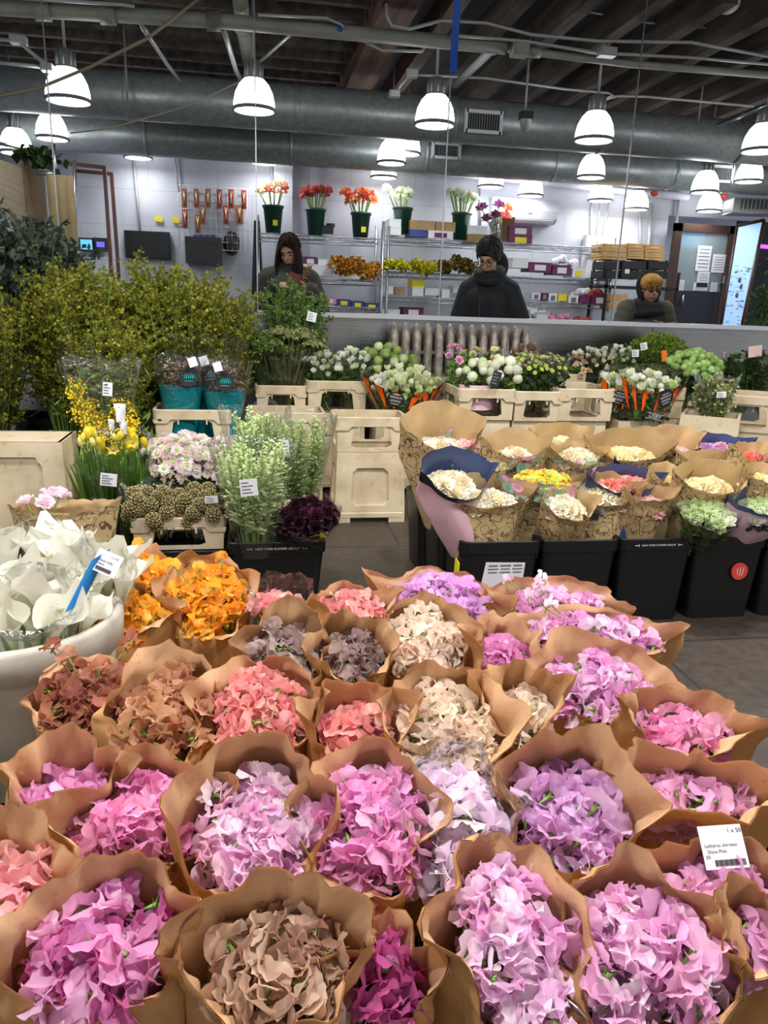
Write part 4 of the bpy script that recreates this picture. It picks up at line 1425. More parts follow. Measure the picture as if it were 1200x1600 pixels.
for k in range(3):
    a, b = py_(36 + 5 * k, 252, 7.25 + 0.08 * k), py_(49 + 4 * k, 385, 7.25 + 0.08 * k)
    m = MB(); m.box((0, 0, (a.z - b.z) / 2), (0.028, 0.5, a.z - b.z), rot=Matrix.Rotation(0.0, 3, 'Y'))
    tag(m.build('cardboard_sheet', 'cardboard_dark', loc=(b.x - 0.02, b.y + 0.25, b.z), smooth=False), '%s upright brown cardboard sheet beside the wrapped boards' % ('first', 'second', 'third')[k], 'cardboard', 'upright cardboard sheets')
a, b = py_(72, 272, 7.1), py_(122, 390, 7.1)
m = MB(); m.grid(lambda u, v: ((b.x - a.x) * (u - 0.5), -0.012 * abs(math.sin(3 * PI * u)), (a.z - b.z) * (1 - v)), 12, 6); m.grid(lambda u, v: ((b.x - a.x) * (u - 0.5), 0.02, (a.z - b.z) * (1 - v)), 12, 6)
tag(m.build('cardboard_sheet', 'card_tan', loc=((a.x + b.x) / 2, 7.1, b.z)), 'wide tan folded cardboard hanging from the side rack', 'cardboard')
c = py_(62, 247, 7.3); m = MB(); rr = random.Random(3)
for k in range(60):
    leaf_quad(m, Vector((rr.gauss(0, 0.09), rr.gauss(0, 0.05), rr.gauss(0, 0.04))), Vector((rr.uniform(-1, 1), rr.uniform(-1, 1), rr.uniform(-0.3, 0.8))), 0.11, rr.random() * 0.5, rr, 0.35)
tag(m.build('foliage_sprig', 'leaf_dark', loc=c, smooth=False), 'dark leafy sprig on top of the side rack', 'foliage')
# ------------------------------------------------------------------ flower crates, tubs and buckets
def rrect(w, d, r, n=4):
    pts = []
    for cx, cy2, a0 in ((w / 2 - r, d / 2 - r, 0), (-w / 2 + r, d / 2 - r, PI / 2), (-w / 2 + r, -d / 2 + r, PI), (w / 2 - r, -d / 2 + r, 1.5 * PI)):
        for k in range(n + 1):
            a = a0 + PI / 2 * k / n
            pts.append((cx + r * math.cos(a), cy2 + r * math.sin(a)))
    return pts


def loft(m, secs, mi=0, cap0=False, cap1=False):
    """secs: list of (list of xy, z)"""
    n = len(secs[0][0])
    vs_, fs = [], []
    for pts, z in secs:
        vs_ += [(p[0], p[1], z) for p in pts]
    for i in range(len(secs) - 1):
        for j in range(n):
            fs.append((i * n + j, i * n + (j + 1) % n, (i + 1) * n + (j + 1) % n, (i + 1) * n + j))
    if cap0:
        fs.append(tuple(range(n))[::-1])
    if cap1:
        fs.append(tuple((len(secs) - 1) * n + j for j in range(n)))
    m.add(vs_, fs, mi)


def holed_panel(m, c0, c1, c2, c3, inw, hole, th, back=None, ch=0.12):
    """wall c0 c1 c2 c3 (bottom left, bottom right, top right, top left, seen from outside) with an opening; inw points inward.
    back: depth of a plate closing the opening (a recessed panel)"""
    c0, c1, c2, c3, inw = [Vector(p) for p in (c0, c1, c2, c3, inw)]
    u0, u1, v0, v1, tp = hole

    def P(u, v):
        return c0.lerp(c1, u).lerp(c3.lerp(c2, u), v)
    du, dv = (u1 - u0) * ch, (v1 - v0) * ch
    H = [(u0 + du, v0), (u1 - du, v0), (u1, v0 + dv), (u1 - tp, v1 - dv), (u1 - tp - du, v1), (u0 + tp + du, v1), (u0 + tp, v1 - dv), (u0, v0 + dv)]
    O = [(0, 0), (1, 0), (1, 0.0), (1, 1), (1, 1), (0, 1), (0, 1), (0, 0)]
    fr = [P(*p) for p in O] + [P(*p) for p in H]
    bk = [p + inw * th for p in fr]
    vs_ = fr + bk
    fs = []
    for k in range(8):
        j = (k + 1) % 8
        fs.append((k, j, 8 + j, 8 + k))
        fs.append((16 + j, 16 + k, 24 + k, 24 + j))
        fs.append((8 + k, 8 + j, 24 + j, 24 + k))
    m.add(vs_, fs)
    if back is not None:
        q = [P(*p) + inw * back for p in H]
        m.add(q, [tuple(range(8))])


def walls4(m, w0, d0, w1, d1, h, hole_l, hole_s, th, back=None, z0=0.0):
    """four walls from a bottom rectangle w0 x d0 to a top rectangle w1 x d1"""
    b = [(-w0 / 2, -d0 / 2, z0), (w0 / 2, -d0 / 2, z0), (w0 / 2, d0 / 2, z0), (-w0 / 2, d0 / 2, z0)]
    t = [(-w1 / 2, -d1 / 2, h), (w1 / 2, -d1 / 2, h), (w1 / 2, d1 / 2, h), (-w1 / 2, d1 / 2, h)]
    inw = [(0, 1, 0), (-1, 0, 0), (0, -1, 0), (1, 0, 0)]
    for k in range(4):
        j = (k + 1) % 4
        holed_panel(m, b[k], b[j], t[j], t[k], inw[k], hole_l if k % 2 == 0 else hole_s, th, back)


MESHC = {}


def collar_meshes(w, d, h):
    key = ('collar', w, d, h)
    if key not in MESHC:
        m = MB()
        walls4(m, w * 0.925, d * 0.925, w * 0.95, d * 0.95, h - 0.01, (0.2, 0.8, 0.12, 0.74, 0.04), (0.24, 0.76, 0.12, 0.74, 0.04), 0.012)
        loft(m, [(rrect(w * 0.88, d * 0.88, 0.01), 0.0), (rrect(w * 0.88, d * 0.88, 0.01), 0.012), (rrect(w * 0.8, d * 0.8, 0.01), 0.012)])
        body = m.mesh('crate_body', ['crate_beige'], False)
        m = MB()
        rh = min(0.055, h * 0.3)
        loft(m, [(rrect(w * 0.955, d * 0.955, 0.03), h - rh), (rrect(w, d, 0.035), h - rh), (rrect(w * 1.01, d * 1.01, 0.035), h - 0.006), (rrect(w * 0.995, d * 0.995, 0.035), h),
                 (rrect(w * 0.93, d * 0.93, 0.03), h - 0.002), (rrect(w * 0.92, d * 0.92, 0.03), h - rh)])
        for sx in (-1, 1):                                   # the lip drops lower at the corners
            for sy in (-1, 1):
                m.add([(sx * w * 0.5, sy * d * 0.5, h - rh), (sx * w * 0.27, sy * d * 0.5, h - rh), (sx * w * 0.32, sy * d * 0.495, h - rh - 0.022), (sx * w * 0.485, sy * d * 0.495, h - rh - 0.022),
                       (sx * w * 0.485, sy * d * 0.46, h - rh - 0.022), (sx * w * 0.32, sy * d * 0.46, h - rh - 0.022)], [(0, 1, 2, 3), (3, 2, 5, 4)])
                m.add([(sx * w * 0.5, sy * d * 0.5, h - rh), (sx * w * 0.5, sy * d * 0.25, h - rh), (sx * w * 0.495, sy * d * 0.3, h - rh - 0.022), (sx * w * 0.495, sy * d * 0.485, h - rh - 0.022)], [(0, 1, 2, 3)])
        for k in (-0.18, 0.18):
            m.box((k * w, -d * 0.475, h - rh - 0.012), (0.008, 0.012, 0.03))
        rim = m.mesh('crate_rim', ['crate_beige'], False)
        MESHC[key] = (body, rim)
    return MESHC[key]


def base_meshes(w, d, h):
    key = ('base', w, d, h)
    if key not in MESHC:
        m = MB()
        walls4(m, w * 0.98, d * 0.98, w * 0.915, d * 0.915, h, (0.23, 0.77, 0.14, 0.74 if w != 0.43 else 0.87, 0.01), (0.25, 0.75, 0.14, 0.74, 0.01), 0.014, 0.013, z0=0.05)
        loft(m, [(rrect(w * 0.915, d * 0.915, 0.012), h - 0.004), (rrect(w * 0.915, d * 0.915, 0.012), h + 0.001), (rrect(w * 0.82, d * 0.82, 0.012), h + 0.001)])
        for sx in (-1, 1):                                   # raised strips and faint mould lines
            m.box((sx * w * 0.2, -d * 0.452, h * 0.86), (0.006, 0.006, h * 0.06))
        m.box((0, -d * 0.45, h * 0.9), (w * 0.38, 0.006, 0.006))
        body = m.mesh('crate_body', ['crate_beige'], False)
        m = MB()
        loft(m, [(rrect(w * 0.98, d * 0.98, 0.02), 0.06), (rrect(w, d, 0.02), 0.055), (rrect(w * 1.0, d * 1.0, 0.02), 0.03), (rrect(w * 0.92, d * 0.92, 0.02), 0.03)])
        for sx in (-1, 1):
            for sy in (-1, 1):
                m.box((sx * w * 0.38, sy * d * 0.42, 0.016), (w * 0.22, d * 0.15, 0.032))
        foot = m.mesh('crate_foot', ['crate_beige'], False)
        MESHC[key] = (body, foot)
    return MESHC[key]


def collar(x, y, z, w, d, h, label, rz=0.0, group='beige window crates'):
    t = thing('flower_crate', label, 'crate', (x, y, z), rz, group)
    b, r = collar_meshes(w, d, h)
    link('crate_body', b, t); link('crate_rim', r, t)
    return t


def crate_base(x, y, w, d, h, label, rz=0.0, group='beige base crates', z=0.0):
    t = thing('base_crate', label, 'crate', (x, y, z), rz, group)
    b, f = base_meshes(w, d, h)
    link('crate_body', b, t); link('crate_foot', f, t)
    return t


def tub_mesh(w, d, h):
    key = ('tub', w, d, h)
    if key not in MESHC:
        m = MB()
        k = 0.84
        loft(m, [(rrect(w * k, d * k, 0.03), 0.0), (rrect(w * k, d * k, 0.03), 0.002), (rrect(w * 0.95, d * 0.95, 0.03), h - 0.045)], cap0=True)
        loft(m, [(rrect(w * 0.93, d * 0.93, 0.03), h - 0.04), (rrect(w * k * 0.95, d * k * 0.95, 0.03), 0.02)], cap1=True)
        body = m.mesh('tub_body', ['black_plastic'], True)
        m = MB()
        loft(m, [(rrect(w * 0.95, d * 0.95, 0.03), h - 0.05), (rrect(w * 0.985, d * 0.985, 0.03), h - 0.05), (rrect(w * 0.995, d * 0.995, 0.03), h - 0.004), (rrect(w * 0.97, d * 0.97, 0.03), h),
                 (rrect(w * 0.93, d * 0.93, 0.03), h - 0.002), (rrect(w * 0.92, d * 0.92, 0.03), h - 0.05)])
        rim = m.mesh('tub_rim', ['black_plastic'], False)
        MESHC[key] = (body, rim)
    return MESHC[key]


def tub(x, y, w, d, h, label, group='black flower tubs', rz=0.0, write=False):
    t = thing('flower_tub', label, 'flower tub', (x, y, 0), rz, group)
    b, r = tub_mesh(w, d, h)
    link('tub_body', b, t); link('tub_rim', r, t)
    if write:
        m = MB()
        s = w * 0.034
        m.geo(GLYPH['NEW YORK FLOWER GROUP'], Matrix.Translation((0, -d * 0.4995, h - 0.028)) @ Matrix.Rotation(PI / 2, 4, 'X') @ Matrix.Diagonal((s, s, s, 1)))
        for sx in (-1, 1):
            m.box((sx * w * 0.29, -d * 0.4985, h - 0.028), (0.014, 0.002, 0.002)); m.box((sx * w * 0.26, -d * 0.4985, h - 0.028), (0.002, 0.002, 0.009))
        m.build('lettering', 'white_print', t, False)
    return t


# stacks in front of the wainscot, from the yellow bushes toward the street
crate_base(0.65, 4.31, 0.42, 0.3, 0.415, 'beige base crate with recessed panel, alone on the open aisle')
collar(0.65, 4.31, 0.415, 0.42, 0.3, 0.2, 'empty window crate on top of the stack in the open aisle')
crate_base(0.185, 4.56, 0.44, 0.3, 0.4, 'beige base crate hidden behind the pale green plumes')
collar(0.185, 4.56, 0.4, 0.45, 0.3, 0.2, 'empty window crate behind the pale green plumes')
crate_base(0.17, 5.05, 0.32, 0.3, 0.49, 'beige base crate under the small green bell flower crate')
collar(0.17, 5.05, 0.49, 0.33, 0.3, 0.21, 'narrow window crate holding the green umbel flowers')
crate_base(0.53, 5.05, 0.4, 0.3, 0.5, 'beige base crate under the white lisianthus')
collar(0.53, 5.05, 0.5, 0.4, 0.3, 0.235, 'window crate holding the white lisianthus')
crate_base(0.95, 5.0, 0.36, 0.3, 0.44, 'beige base crate under the orange striped bouquet by the radiator')
crate_base(-0.335, 4.36, 0.42, 0.3, 0.44, 'beige base crate under the teal sleeves')
collar(-0.335, 4.36, 0.44, 0.42, 0.3, 0.2, 'window crate holding the teal sleeves')
crate_base(1.385, 4.62, 0.35, 0.42, 0.565, 'beige base crate first of the row by the radiator')
collar(1.385, 4.62, 0.565, 0.36, 0.45, 0.19, 'window crate holding hydrangea pale bouquets, first of the radiator row')
crate_base(1.70, 4.62, 0.3, 0.42, 0.56, 'beige base crate second of the row by the radiator')
collar(1.71, 4.62, 0.56, 0.31, 0.45, 0.185, 'window crate holding yellow green mixed bouquets')
crate_base(2.03, 4.62, 0.32, 0.42, 0.565, 'beige base crate third of the row, under an empty crate')
collar(2.02, 4.6, 0.565, 0.37, 0.42, 0.2, 'empty window crate before the orange striped bouquets')
crate_base(1.24, 5.16, 0.3, 0.3, 0.56, 'beige base crate at the foot of the radiator')
collar(1.24, 5.16, 0.56, 0.3, 0.3, 0.2, 'window crate standing against the radiator')
crate_base(2.1, 5.12, 0.34, 0.3, 0.6, 'beige base crate behind the empty window crate')
collar(2.1, 5.12, 0.6, 0.34, 0.3, 0.2, 'window crate behind the empty one, under white flowers')
crate_base(2.40, 4.62, 0.3, 0.42, 0.56, 'beige base crate holding the orange striped bouquets')
crate_base(2.72, 4.72, 0.34, 0.42, 0.56, 'turned beige base crate under the green snowball flowers', -0.5)
collar(2.70, 4.78, 0.565, 0.34, 0.42, 0.2, 'turned window crate under the green snowball flowers', -0.5)
crate_base(2.78, 4.25, 0.36, 0.36, 0.64, 'turned beige base crate with the dried green bouquet', -0.62)
crate_base(3.14, 4.45, 0.4, 0.36, 0.52, 'beige base crate at the picture edge', -0.5)
collar(3.14, 4.45, 0.52, 0.42, 0.38, 0.23, 'window crate with dark opening at the picture edge', -0.5)
crate_base(3.05, 5.05, 0.4, 0.36, 0.6, 'beige base crate behind, under the dark wrapped greens', -0.2)
crate_base(2.55, 5.18, 0.36, 0.3, 0.66, 'beige base crate under the mossy green bouquet')
t = crate_base(-1.07, 3.76, 0.43, 0.34, 0.57, 'large beige base crate with square recess before the yellow bushes')
m = MB(); m.box((0, 0, 0.565), (0.38, 0.3, 0.012)); m.build('crate_lid', 'crate_beige', t, False)
crate_base(-0.7, 3.9, 0.3, 0.34, 0.36, 'beige base crate edge behind the yellow tulips')
for k, x in enumerate((-1.35, -0.95, -0.55)):
    tub(x, 4.55 if k else 4.7, 0.38, 0.36, 0.36, 'black tub hidden under the yellow budded branches', 'black tubs under the branches')
# black tubs
tub(0.085, 3.1, 0.4, 0.3, 0.285, 'black tub holding the pale green plumes and burgundy flowers', write=True)
tub(-0.31, 3.16, 0.4, 0.3, 0.235, 'black tub under the pod flower crate')
collar(-0.31, 3.16, 0.236, 0.38, 0.28, 0.14, 'low window crate holding the brown pod flowers')
tub(-0.52, 3.52, 0.38, 0.3, 0.3, 'black tub under the yellow tulips')
tub(-0.1, 3.55, 0.4, 0.3, 0.3, 'black tub under the pale pink chrysanthemums')
TUBS_R = ['with the paper notice', 'next to the notice one', 'with white lettering on its rim', 'with the round red sticker', 'at the picture edge']
for j in range(3):
    for k in range(5):
        x = 0.94 + 0.328 * k - 0.02 * j
        t = tub(x, 2.815 + 0.31 * j, 0.33, 0.31, 0.365, ['black rose tub %s, nearest row' % TUBS_R[k], 'black rose tub, middle row, behind the one %s' % TUBS_R[k], 'black rose tub, back row, in line with the one %s' % TUBS_R[k]][j], 'black tubs of the rose block', write=(j == 0 and k == 2))
        if j == 0 and k == 0:
            m = MB(); m.add([(-0.06, -0.1495, 0.28), (0.10, -0.1495, 0.275), (0.095, -0.1425, 0.155), (-0.075, -0.1425, 0.165)], [(3, 2, 1, 0)]); m.add([(-0.06, -0.1475, 0.28), (0.10, -0.1475, 0.275), (0.095, -0.1405, 0.155), (-0.075, -0.1405, 0.165)], [(3, 2, 1, 0)])
            nb = m.build('paper_notice', 'label_white', t, False)
            m = MB()
            for q in range(9):
                m.box((-0.03 + 0.05 * (q % 3), -0.1495 + 0.0007 * (q // 3), 0.265 - 0.014 * (q // 3)), (0.035 + 0.008 * (q % 2), 0.002, 0.004 if q > 2 else 0.006))
            m.build('lettering', 'ink_grey', nb, False)
            m = MB(); m.box((-0.163, -0.1, 0.22), (0.006, 0.05, 0.11), rot=Matrix.Rotation(0.1, 3, 'X')); m.build('price_sticker', 'label_yellow', t, False)
        if j == 0 and k == 3:
            m = MB(); m.tube([(0.05, -0.149, 0.215), (0.05, -0.158, 0.215)], 0.036, 24); sb = m.build('round_sticker', 'red_spot', t, False)
            m = MB()
            for dx, hh in ((-0.012, 0.03), (0.0, 0.042), (0.012, 0.034)):
                m.box((0.05 + dx, -0.1585, 0.215), (0.003, 0.002, hh), rot=Matrix.Rotation(dx * 12, 3, 'Y'))
            m.build('emblem', 'label_pink', sb, False)
FG = [(-0.42, 0.62), (-0.1, 0.62), (0.22, 0.6), (0.54, 0.62), (0.84, 0.7), (-0.42, 0.95), (-0.1, 0.95), (0.22, 0.95), (0.54, 0.96), (0.84, 1.02), (-0.36, 1.28), (-0.05, 1.28), (0.26, 1.28), (0.57, 1.3), (-0.3, 1.62), (0.03, 1.62), (0.34, 1.62), (0.66, 1.62)]
for k, (x, y) in enumerate(FG):
    tub(x, y, 0.31, 0.31, 0.32, 'black tub standing under the paper sleeves of sweet peas', 'black tubs under the sweet peas')

# worn white buckets with the calla lilies
def round_bucket(x, y, z, r, h, label, r0=None):
    t = thing('flower_bucket', label, 'flower bucket', (x, y, z), 0, 'worn white buckets')
    r0 = r0 or r * 0.86
    m = MB(); m.lathe([(0, 0.003), (r0, 0), (r * 0.96, h - 0.05), (r * 0.96, h - 0.005), (r * 0.93, h - 0.005), (r0 * 0.96, 0.01), (0, 0.012)], 36); m.build('bucket', 'bucket_white', t)
    m = MB(); m.lathe([(r * 0.96, h - 0.075), (r * 1.02, h - 0.07), (r * 1.03, h - 0.01), (r * 1.0, h), (r * 0.95, h), (r * 0.93, h - 0.03)], 36); m.build('bucket_rim', 'bucket_white', t)
    return t


round_bucket(-0.49, 1.54, 0.28, 0.205, 0.33, 'worn white bucket holding the white calla lilies')
round_bucket(-0.5, 1.54, 0.0, 0.2, 0.279, 'worn white bucket turned over beneath the calla bucket', 0.185)

# cast iron radiator
t = thing('radiator', 'old cast iron radiator with flaking paint in front of the wainscot', 'radiator', (0.93, 5.3, 0))
for k in range(13):
    m = MB()
    x = 0.03 + 0.0795 * k
    for yy in (-0.05, 0.05):
        m.tube([(x, yy, 0.06), (x, yy, 0.3), (x, yy, 0.8), (x, yy * 0.8, 1.0), (x, yy * 0.4, 1.07), (x, 0.0, 1.1)], [0.024, 0.03, 0.03, 0.03, 0.024, 0.008], 8)
    m.tube([(x, -0.06, 0.12), (x, 0.06, 0.12)], 0.03, 8)
    m.build('radiator_section', 'radiator_metal', t)
m = MB()
for z in (0.12, 0.62, 0.9):
    m.tube([(0, 0, z), (1.02, 0, z)], 0.018, 8)
m.build('connecting_rod', 'radiator_metal', t)
# ------------------------------------------------------------------ blooms
from mathutils import noise as mnoise


def nz3(x, y, z=0.0):
    return mnoise.noise(Vector((x, y, z)))


def sweet_pea(seed):
    """banner petal, two wings and green calyx; faces -y, stands on the origin, about 4.5 cm across"""
    r = random.Random(seed)
    m = MB()
    R = 0.0235

    def petal(rad0, span, curl, amp, kw, ph, M, nu, nv, t0, notch):
        def fn(u, v):
            th = (u - 0.5) * span
            e = v ** 0.8
            rad = rad0 * e * (1 - notch * math.exp(-(th / 0.25) ** 2) * v) * (1.0 + 0.05 * math.sin(3 * th + ph))
            x = rad * math.sin(th) * 1.15
            z = rad * math.cos(th)
            y = curl * rad * rad / rad0 + amp * rad0 * v * v * math.sin(kw * th + ph) + 0.5 * amp * rad0 * v ** 4 * math.sin(2.7 * kw * th + 2 * ph)
            return M @ Vector((x, y, z))
        m.grid(fn, nu, nv, tone=lambda u, v: t0 + (1 - t0) * min(1, 0.2 + v))
    T = Matrix.Translation
    Rx = lambda a: Matrix.Rotation(a, 4, 'X')
    Rz = lambda a: Matrix.Rotation(a, 4, 'Z')
    petal(R, 3.9, r.uniform(-0.1, 0.45), r.uniform(0.10, 0.19), r.choice((3.2, 4.1, 5.0)), r.uniform(0, 6), T((0, 0.002, 0.007)) @ Rx(r.uniform(-0.25, 0.1)), 26, 7, 0.7, 0.16)
    for sgn in (-1, 1):
        petal(R * 0.74, 3.6, r.uniform(-0.5, 0.1), r.uniform(0.12, 0.22), r.choice((3.2, 4.3)), r.uniform(0, 6),
              T((0.003 * sgn, -0.004, 0.005)) @ Rz(sgn * r.uniform(0.5, 1.0)) @ Rx(r.uniform(0.35, 0.75)), 12, 4, 0.55, 0.0)
    for j in range(5):
        a = TAU * j / 5
        m.add([(0.004 * math.cos(a - 0.5), 0.004 + 0.004 * math.sin(a - 0.5), 0.001), (0.004 * math.cos(a + 0.5), 0.004 + 0.004 * math.sin(a + 0.5), 0.001), (0.008 * math.cos(a), 0.006 + 0.008 * math.sin(a), 0.011)], [(0, 1, 2)], 1)
    m.tube([(0, 0.004, 0.002), (0, 0.012, -0.012), (0, 0.016, -0.03)], [0.0035, 0.0016, 0.0014], 5, 1)
    return m.mesh('bloom', ['petal', 'sepal_green'])


def rose(seed, tight=0.5, n_lay=5, ruffle=0.1):
    """layered rose head opening along +z, about 6 cm across"""
    r = random.Random(seed)
    m = MB()
    R = 0.03
    for L in range(n_lay):
        f = L / (n_lay - 1)
        n = (3, 3, 4, 5, 5, 6)[L]
        for j in range(n):
            a0 = TAU * (j + 0.5 * L) / n + r.uniform(-0.2, 0.2)
            wd_ = 1.5 - 0.25 * f
            hgt = 0.05 - 0.012 * f * (1 - tight) + r.uniform(-0.002, 0.002)
            rr = R * (0.16 + 0.62 * f)
            op = (0.05 + 0.65 * f * f * (1 - tight))
            ph = r.uniform(0, 6)

            def fn(u, v, a0=a0, wd_=wd_, hgt=hgt, rr=rr, op=op, ph=ph, f=f):
                w = (u - 0.5) * wd_ * (0.6 + 0.6 * math.sin(PI * min(1, 0.1 + v * 0.8)))
                rad = rr * (0.35 + 0.75 * math.sin(PI * 0.5 * min(1, v * 1.5))) + op * R * v ** 3 + ruffle * 0.012 * math.sin(7 * w + ph) * v * v
                z = hgt * v * (1 - 0.25 * (2 * u - 1) ** 2 * v) - op * 0.012 * v ** 4
                return (rad * math.cos(a0 + w), rad * math.sin(a0 + w), z)
            m.grid(fn, 5, 4, tone=lambda u, v, f=f: 0.35 + 0.65 * v * (0.5 + 0.5 * (1 - f)))
    for j in range(5):
        a = TAU * j / 5
        m.add([(0.008 * math.cos(a - 0.6), 0.008 * math.sin(a - 0.6), 0.0), (0.008 * math.cos(a + 0.6), 0.008 * math.sin(a + 0.6), 0.0), (0.028 * math.cos(a), 0.028 * math.sin(a), 0.004)], [(0, 1, 2)], 1)
    m.tube([(0, 0, 0.004), (0, 0, -0.06)], 0.003, 5, 1)
    return m.mesh('bloom', ['petal', 'sepal_green'])


def snowball(seed, nf=90, R=0.04, s=0.011):
    """round head of many small florets"""
    r = random.Random(seed)
    m = MB()
    for i in range(nf):
        z = 1 - 1.55 * (i + 0.5) / nf
        a = i * 2.39996
        q = math.sqrt(max(0, 1 - z * z))
        d = Vector((q * math.cos(a), q * math.sin(a), z))
        Bm = xf(d, (r.uniform(-1, 1), r.uniform(-1, 1), r.uniform(-1, 1)))
        p = d * R * r.uniform(0.88, 1.08)
        for k in range(4):
            t = TAU * k / 4
            e = Bm @ Vector((math.cos(t), math.sin(t), 0.25)); f = Bm @ Vector((-math.sin(t), math.cos(t), 0.0))
            m.add([p, p + e * s * 0.6 + f * s * 0.45, p + e * s * 1.1, p + e * s * 0.6 - f * s * 0.45], [(0, 1, 2, 3)], 0, [0.2, 1, 1, 1])
    m.ball((0, 0, 0), R * 0.8, 8, 6, 0, 0.2)
    m.tube([(0, 0, -R * 0.5), (0, 0, -R * 2.2)], 0.003, 5, 1)
    return m.mesh('bloom', ['petal', 'sepal_green'])


def daisy(seed, R=0.03):
    r = random.Random(seed)
    m = MB()
    for ly in range(3):
        n = 18 - 3 * ly
        for k in range(n):
            a = TAU * (k + 0.5 * ly) / n + r.uniform(-0.08, 0.08)
            L = R * (1 - 0.2 * ly) * r.uniform(0.85, 1.1); lift = 0.15 + 0.3 * ly + r.uniform(-0.1, 0.15)
            c, s = math.cos(a), math.sin(a)
            w = 0.0045
            m.add([(0.25 * R * c, 0.25 * R * s, 0.004 + ly * 0.001), (0.7 * L * c - w * s, 0.7 * L * s + w * c, 0.004 + 0.6 * L * lift), (L * c, L * s, 0.003 + L * lift), (0.7 * L * c + w * s, 0.7 * L * s - w * c, 0.004 + 0.6 * L * lift)],
                  [(0, 1, 2, 3)], 0, [0.3, 1, 1, 1])
    m.ball((0, 0, 0.006), (R * 0.4, R * 0.4, R * 0.28), 10, 6, 1)
    m.tube([(0, 0, 0), (0, 0, -0.07)], 0.002, 4, 1)
    return m.mesh('bloom', ['petal', 'sepal_green'])


def pod(seed):
    """dry scabiosa seed head: a ball of papery cups"""
    r = random.Random(seed)
    m = MB(); R = 0.021
    n = 70
    m.ball((0, 0, 0), R * 0.82, 12, 8, 0, 0.1)
    for i in range(n):
        z = 1 - 2 * (i + 0.5) / n
        a = i * 2.39996
        q = math.sqrt(max(0, 1 - z * z))
        d = Vector((q * math.cos(a), q * math.sin(a), z))
        Bm = xf(d)
        vs_, tn = [], []
        for k in range(6):
            t = TAU * k / 6
            vs_.append(Bm @ Vector((0.0012 * math.cos(t), 0.0012 * math.sin(t), R * 0.84))); tn.append(0.0)
        for k in range(6):
            t = TAU * k / 6
            vs_.append(Bm @ Vector((0.0042 * math.cos(t), 0.0042 * math.sin(t), R * 1.03))); tn.append(1.0)
        m.add(vs_, [(k, (k + 1) % 6, 6 + (k + 1) % 6, 6 + k) for k in range(6)], 0, tn)
    m.tube([(0, 0, -R), (0, 0, -0.09)], 0.0022, 5, 0, 0.6)
    return m.mesh('seed_head', ['pod_brown'])


def calla(seed):
    """calla lily: flared funnel with a drawn out tip and a yellow spadix"""
    r = random.Random(seed)
    m = MB()
    ph_ = r.uniform(0, 6)
    tip = r.uniform(0.02, 0.045)

    def fn(u, v):
        th = u * TAU * 1.08 - 0.12
        back = 0.5 - 0.5 * math.cos(th - 0.1)               # 1 at the back, where the point is drawn out
        rad = 0.006 + 0.014 * v + 0.02 * v ** 3 * (0.45 + 0.9 * back)
        sp = 0.004 * (u - 0.5)
        z = 0.115 * v + v ** 4 * (0.05 * back - 0.012) + v ** 8 * tip * math.exp(-((th - PI) / 0.35) ** 2)
        curl = v ** 7 * 0.022 * (0.35 + 0.65 * back)
        x = (rad + sp + curl) * math.cos(th)
        y = (rad + sp + curl) * math.sin(th)
        return (x + 0.012 * v ** 6 * math.sin(2.5 * th + ph_), y + 0.012 * v ** 6 * math.cos(3.2 * th + ph_), z + 0.009 * math.sin(3 * th + ph_) * v ** 4)
    m.grid(fn, 26, 10, tone=lambda u, v: max(0.0, min(1.0, (v - 0.12) * 1.6)))
    m.tube([(0, 0, 0.03), (0, 0, 0.085)], [0.004, 0.003], 7, 2)
    m.tube([(0, 0, 0.01), (0, 0, -0.12), (0.01, 0, -0.3)], [0.007, 0.006, 0.006], 8, 1)
    return m.mesh('bloom', ['calla_white', 'stem_green', 'mimosa_yellow'])


leaf_material('calla_white', '#a3b866', '#e9e6d6', 0.4, 0.3, 0.4)
PEA = [sweet_pea(s) for s in range(7)]
ROSE = [rose(s, 0.35) for s in range(3)]
GARDEN = [rose(20 + s, 0.15, 6, 0.35) for s in range(3)]
BUDR = [rose(40 + s, 0.85, 4) for s in range(2)]
SNOW = [snowball(s) for s in range(2)]
FLORET = [snowball(7 + s, 30, 0.017, 0.011) for s in range(2)]
DAISY = [daisy(s) for s in range(3)]
POD = [pod(s) for s in range(2)]
CALLA = [calla(s) for s in range(4)]


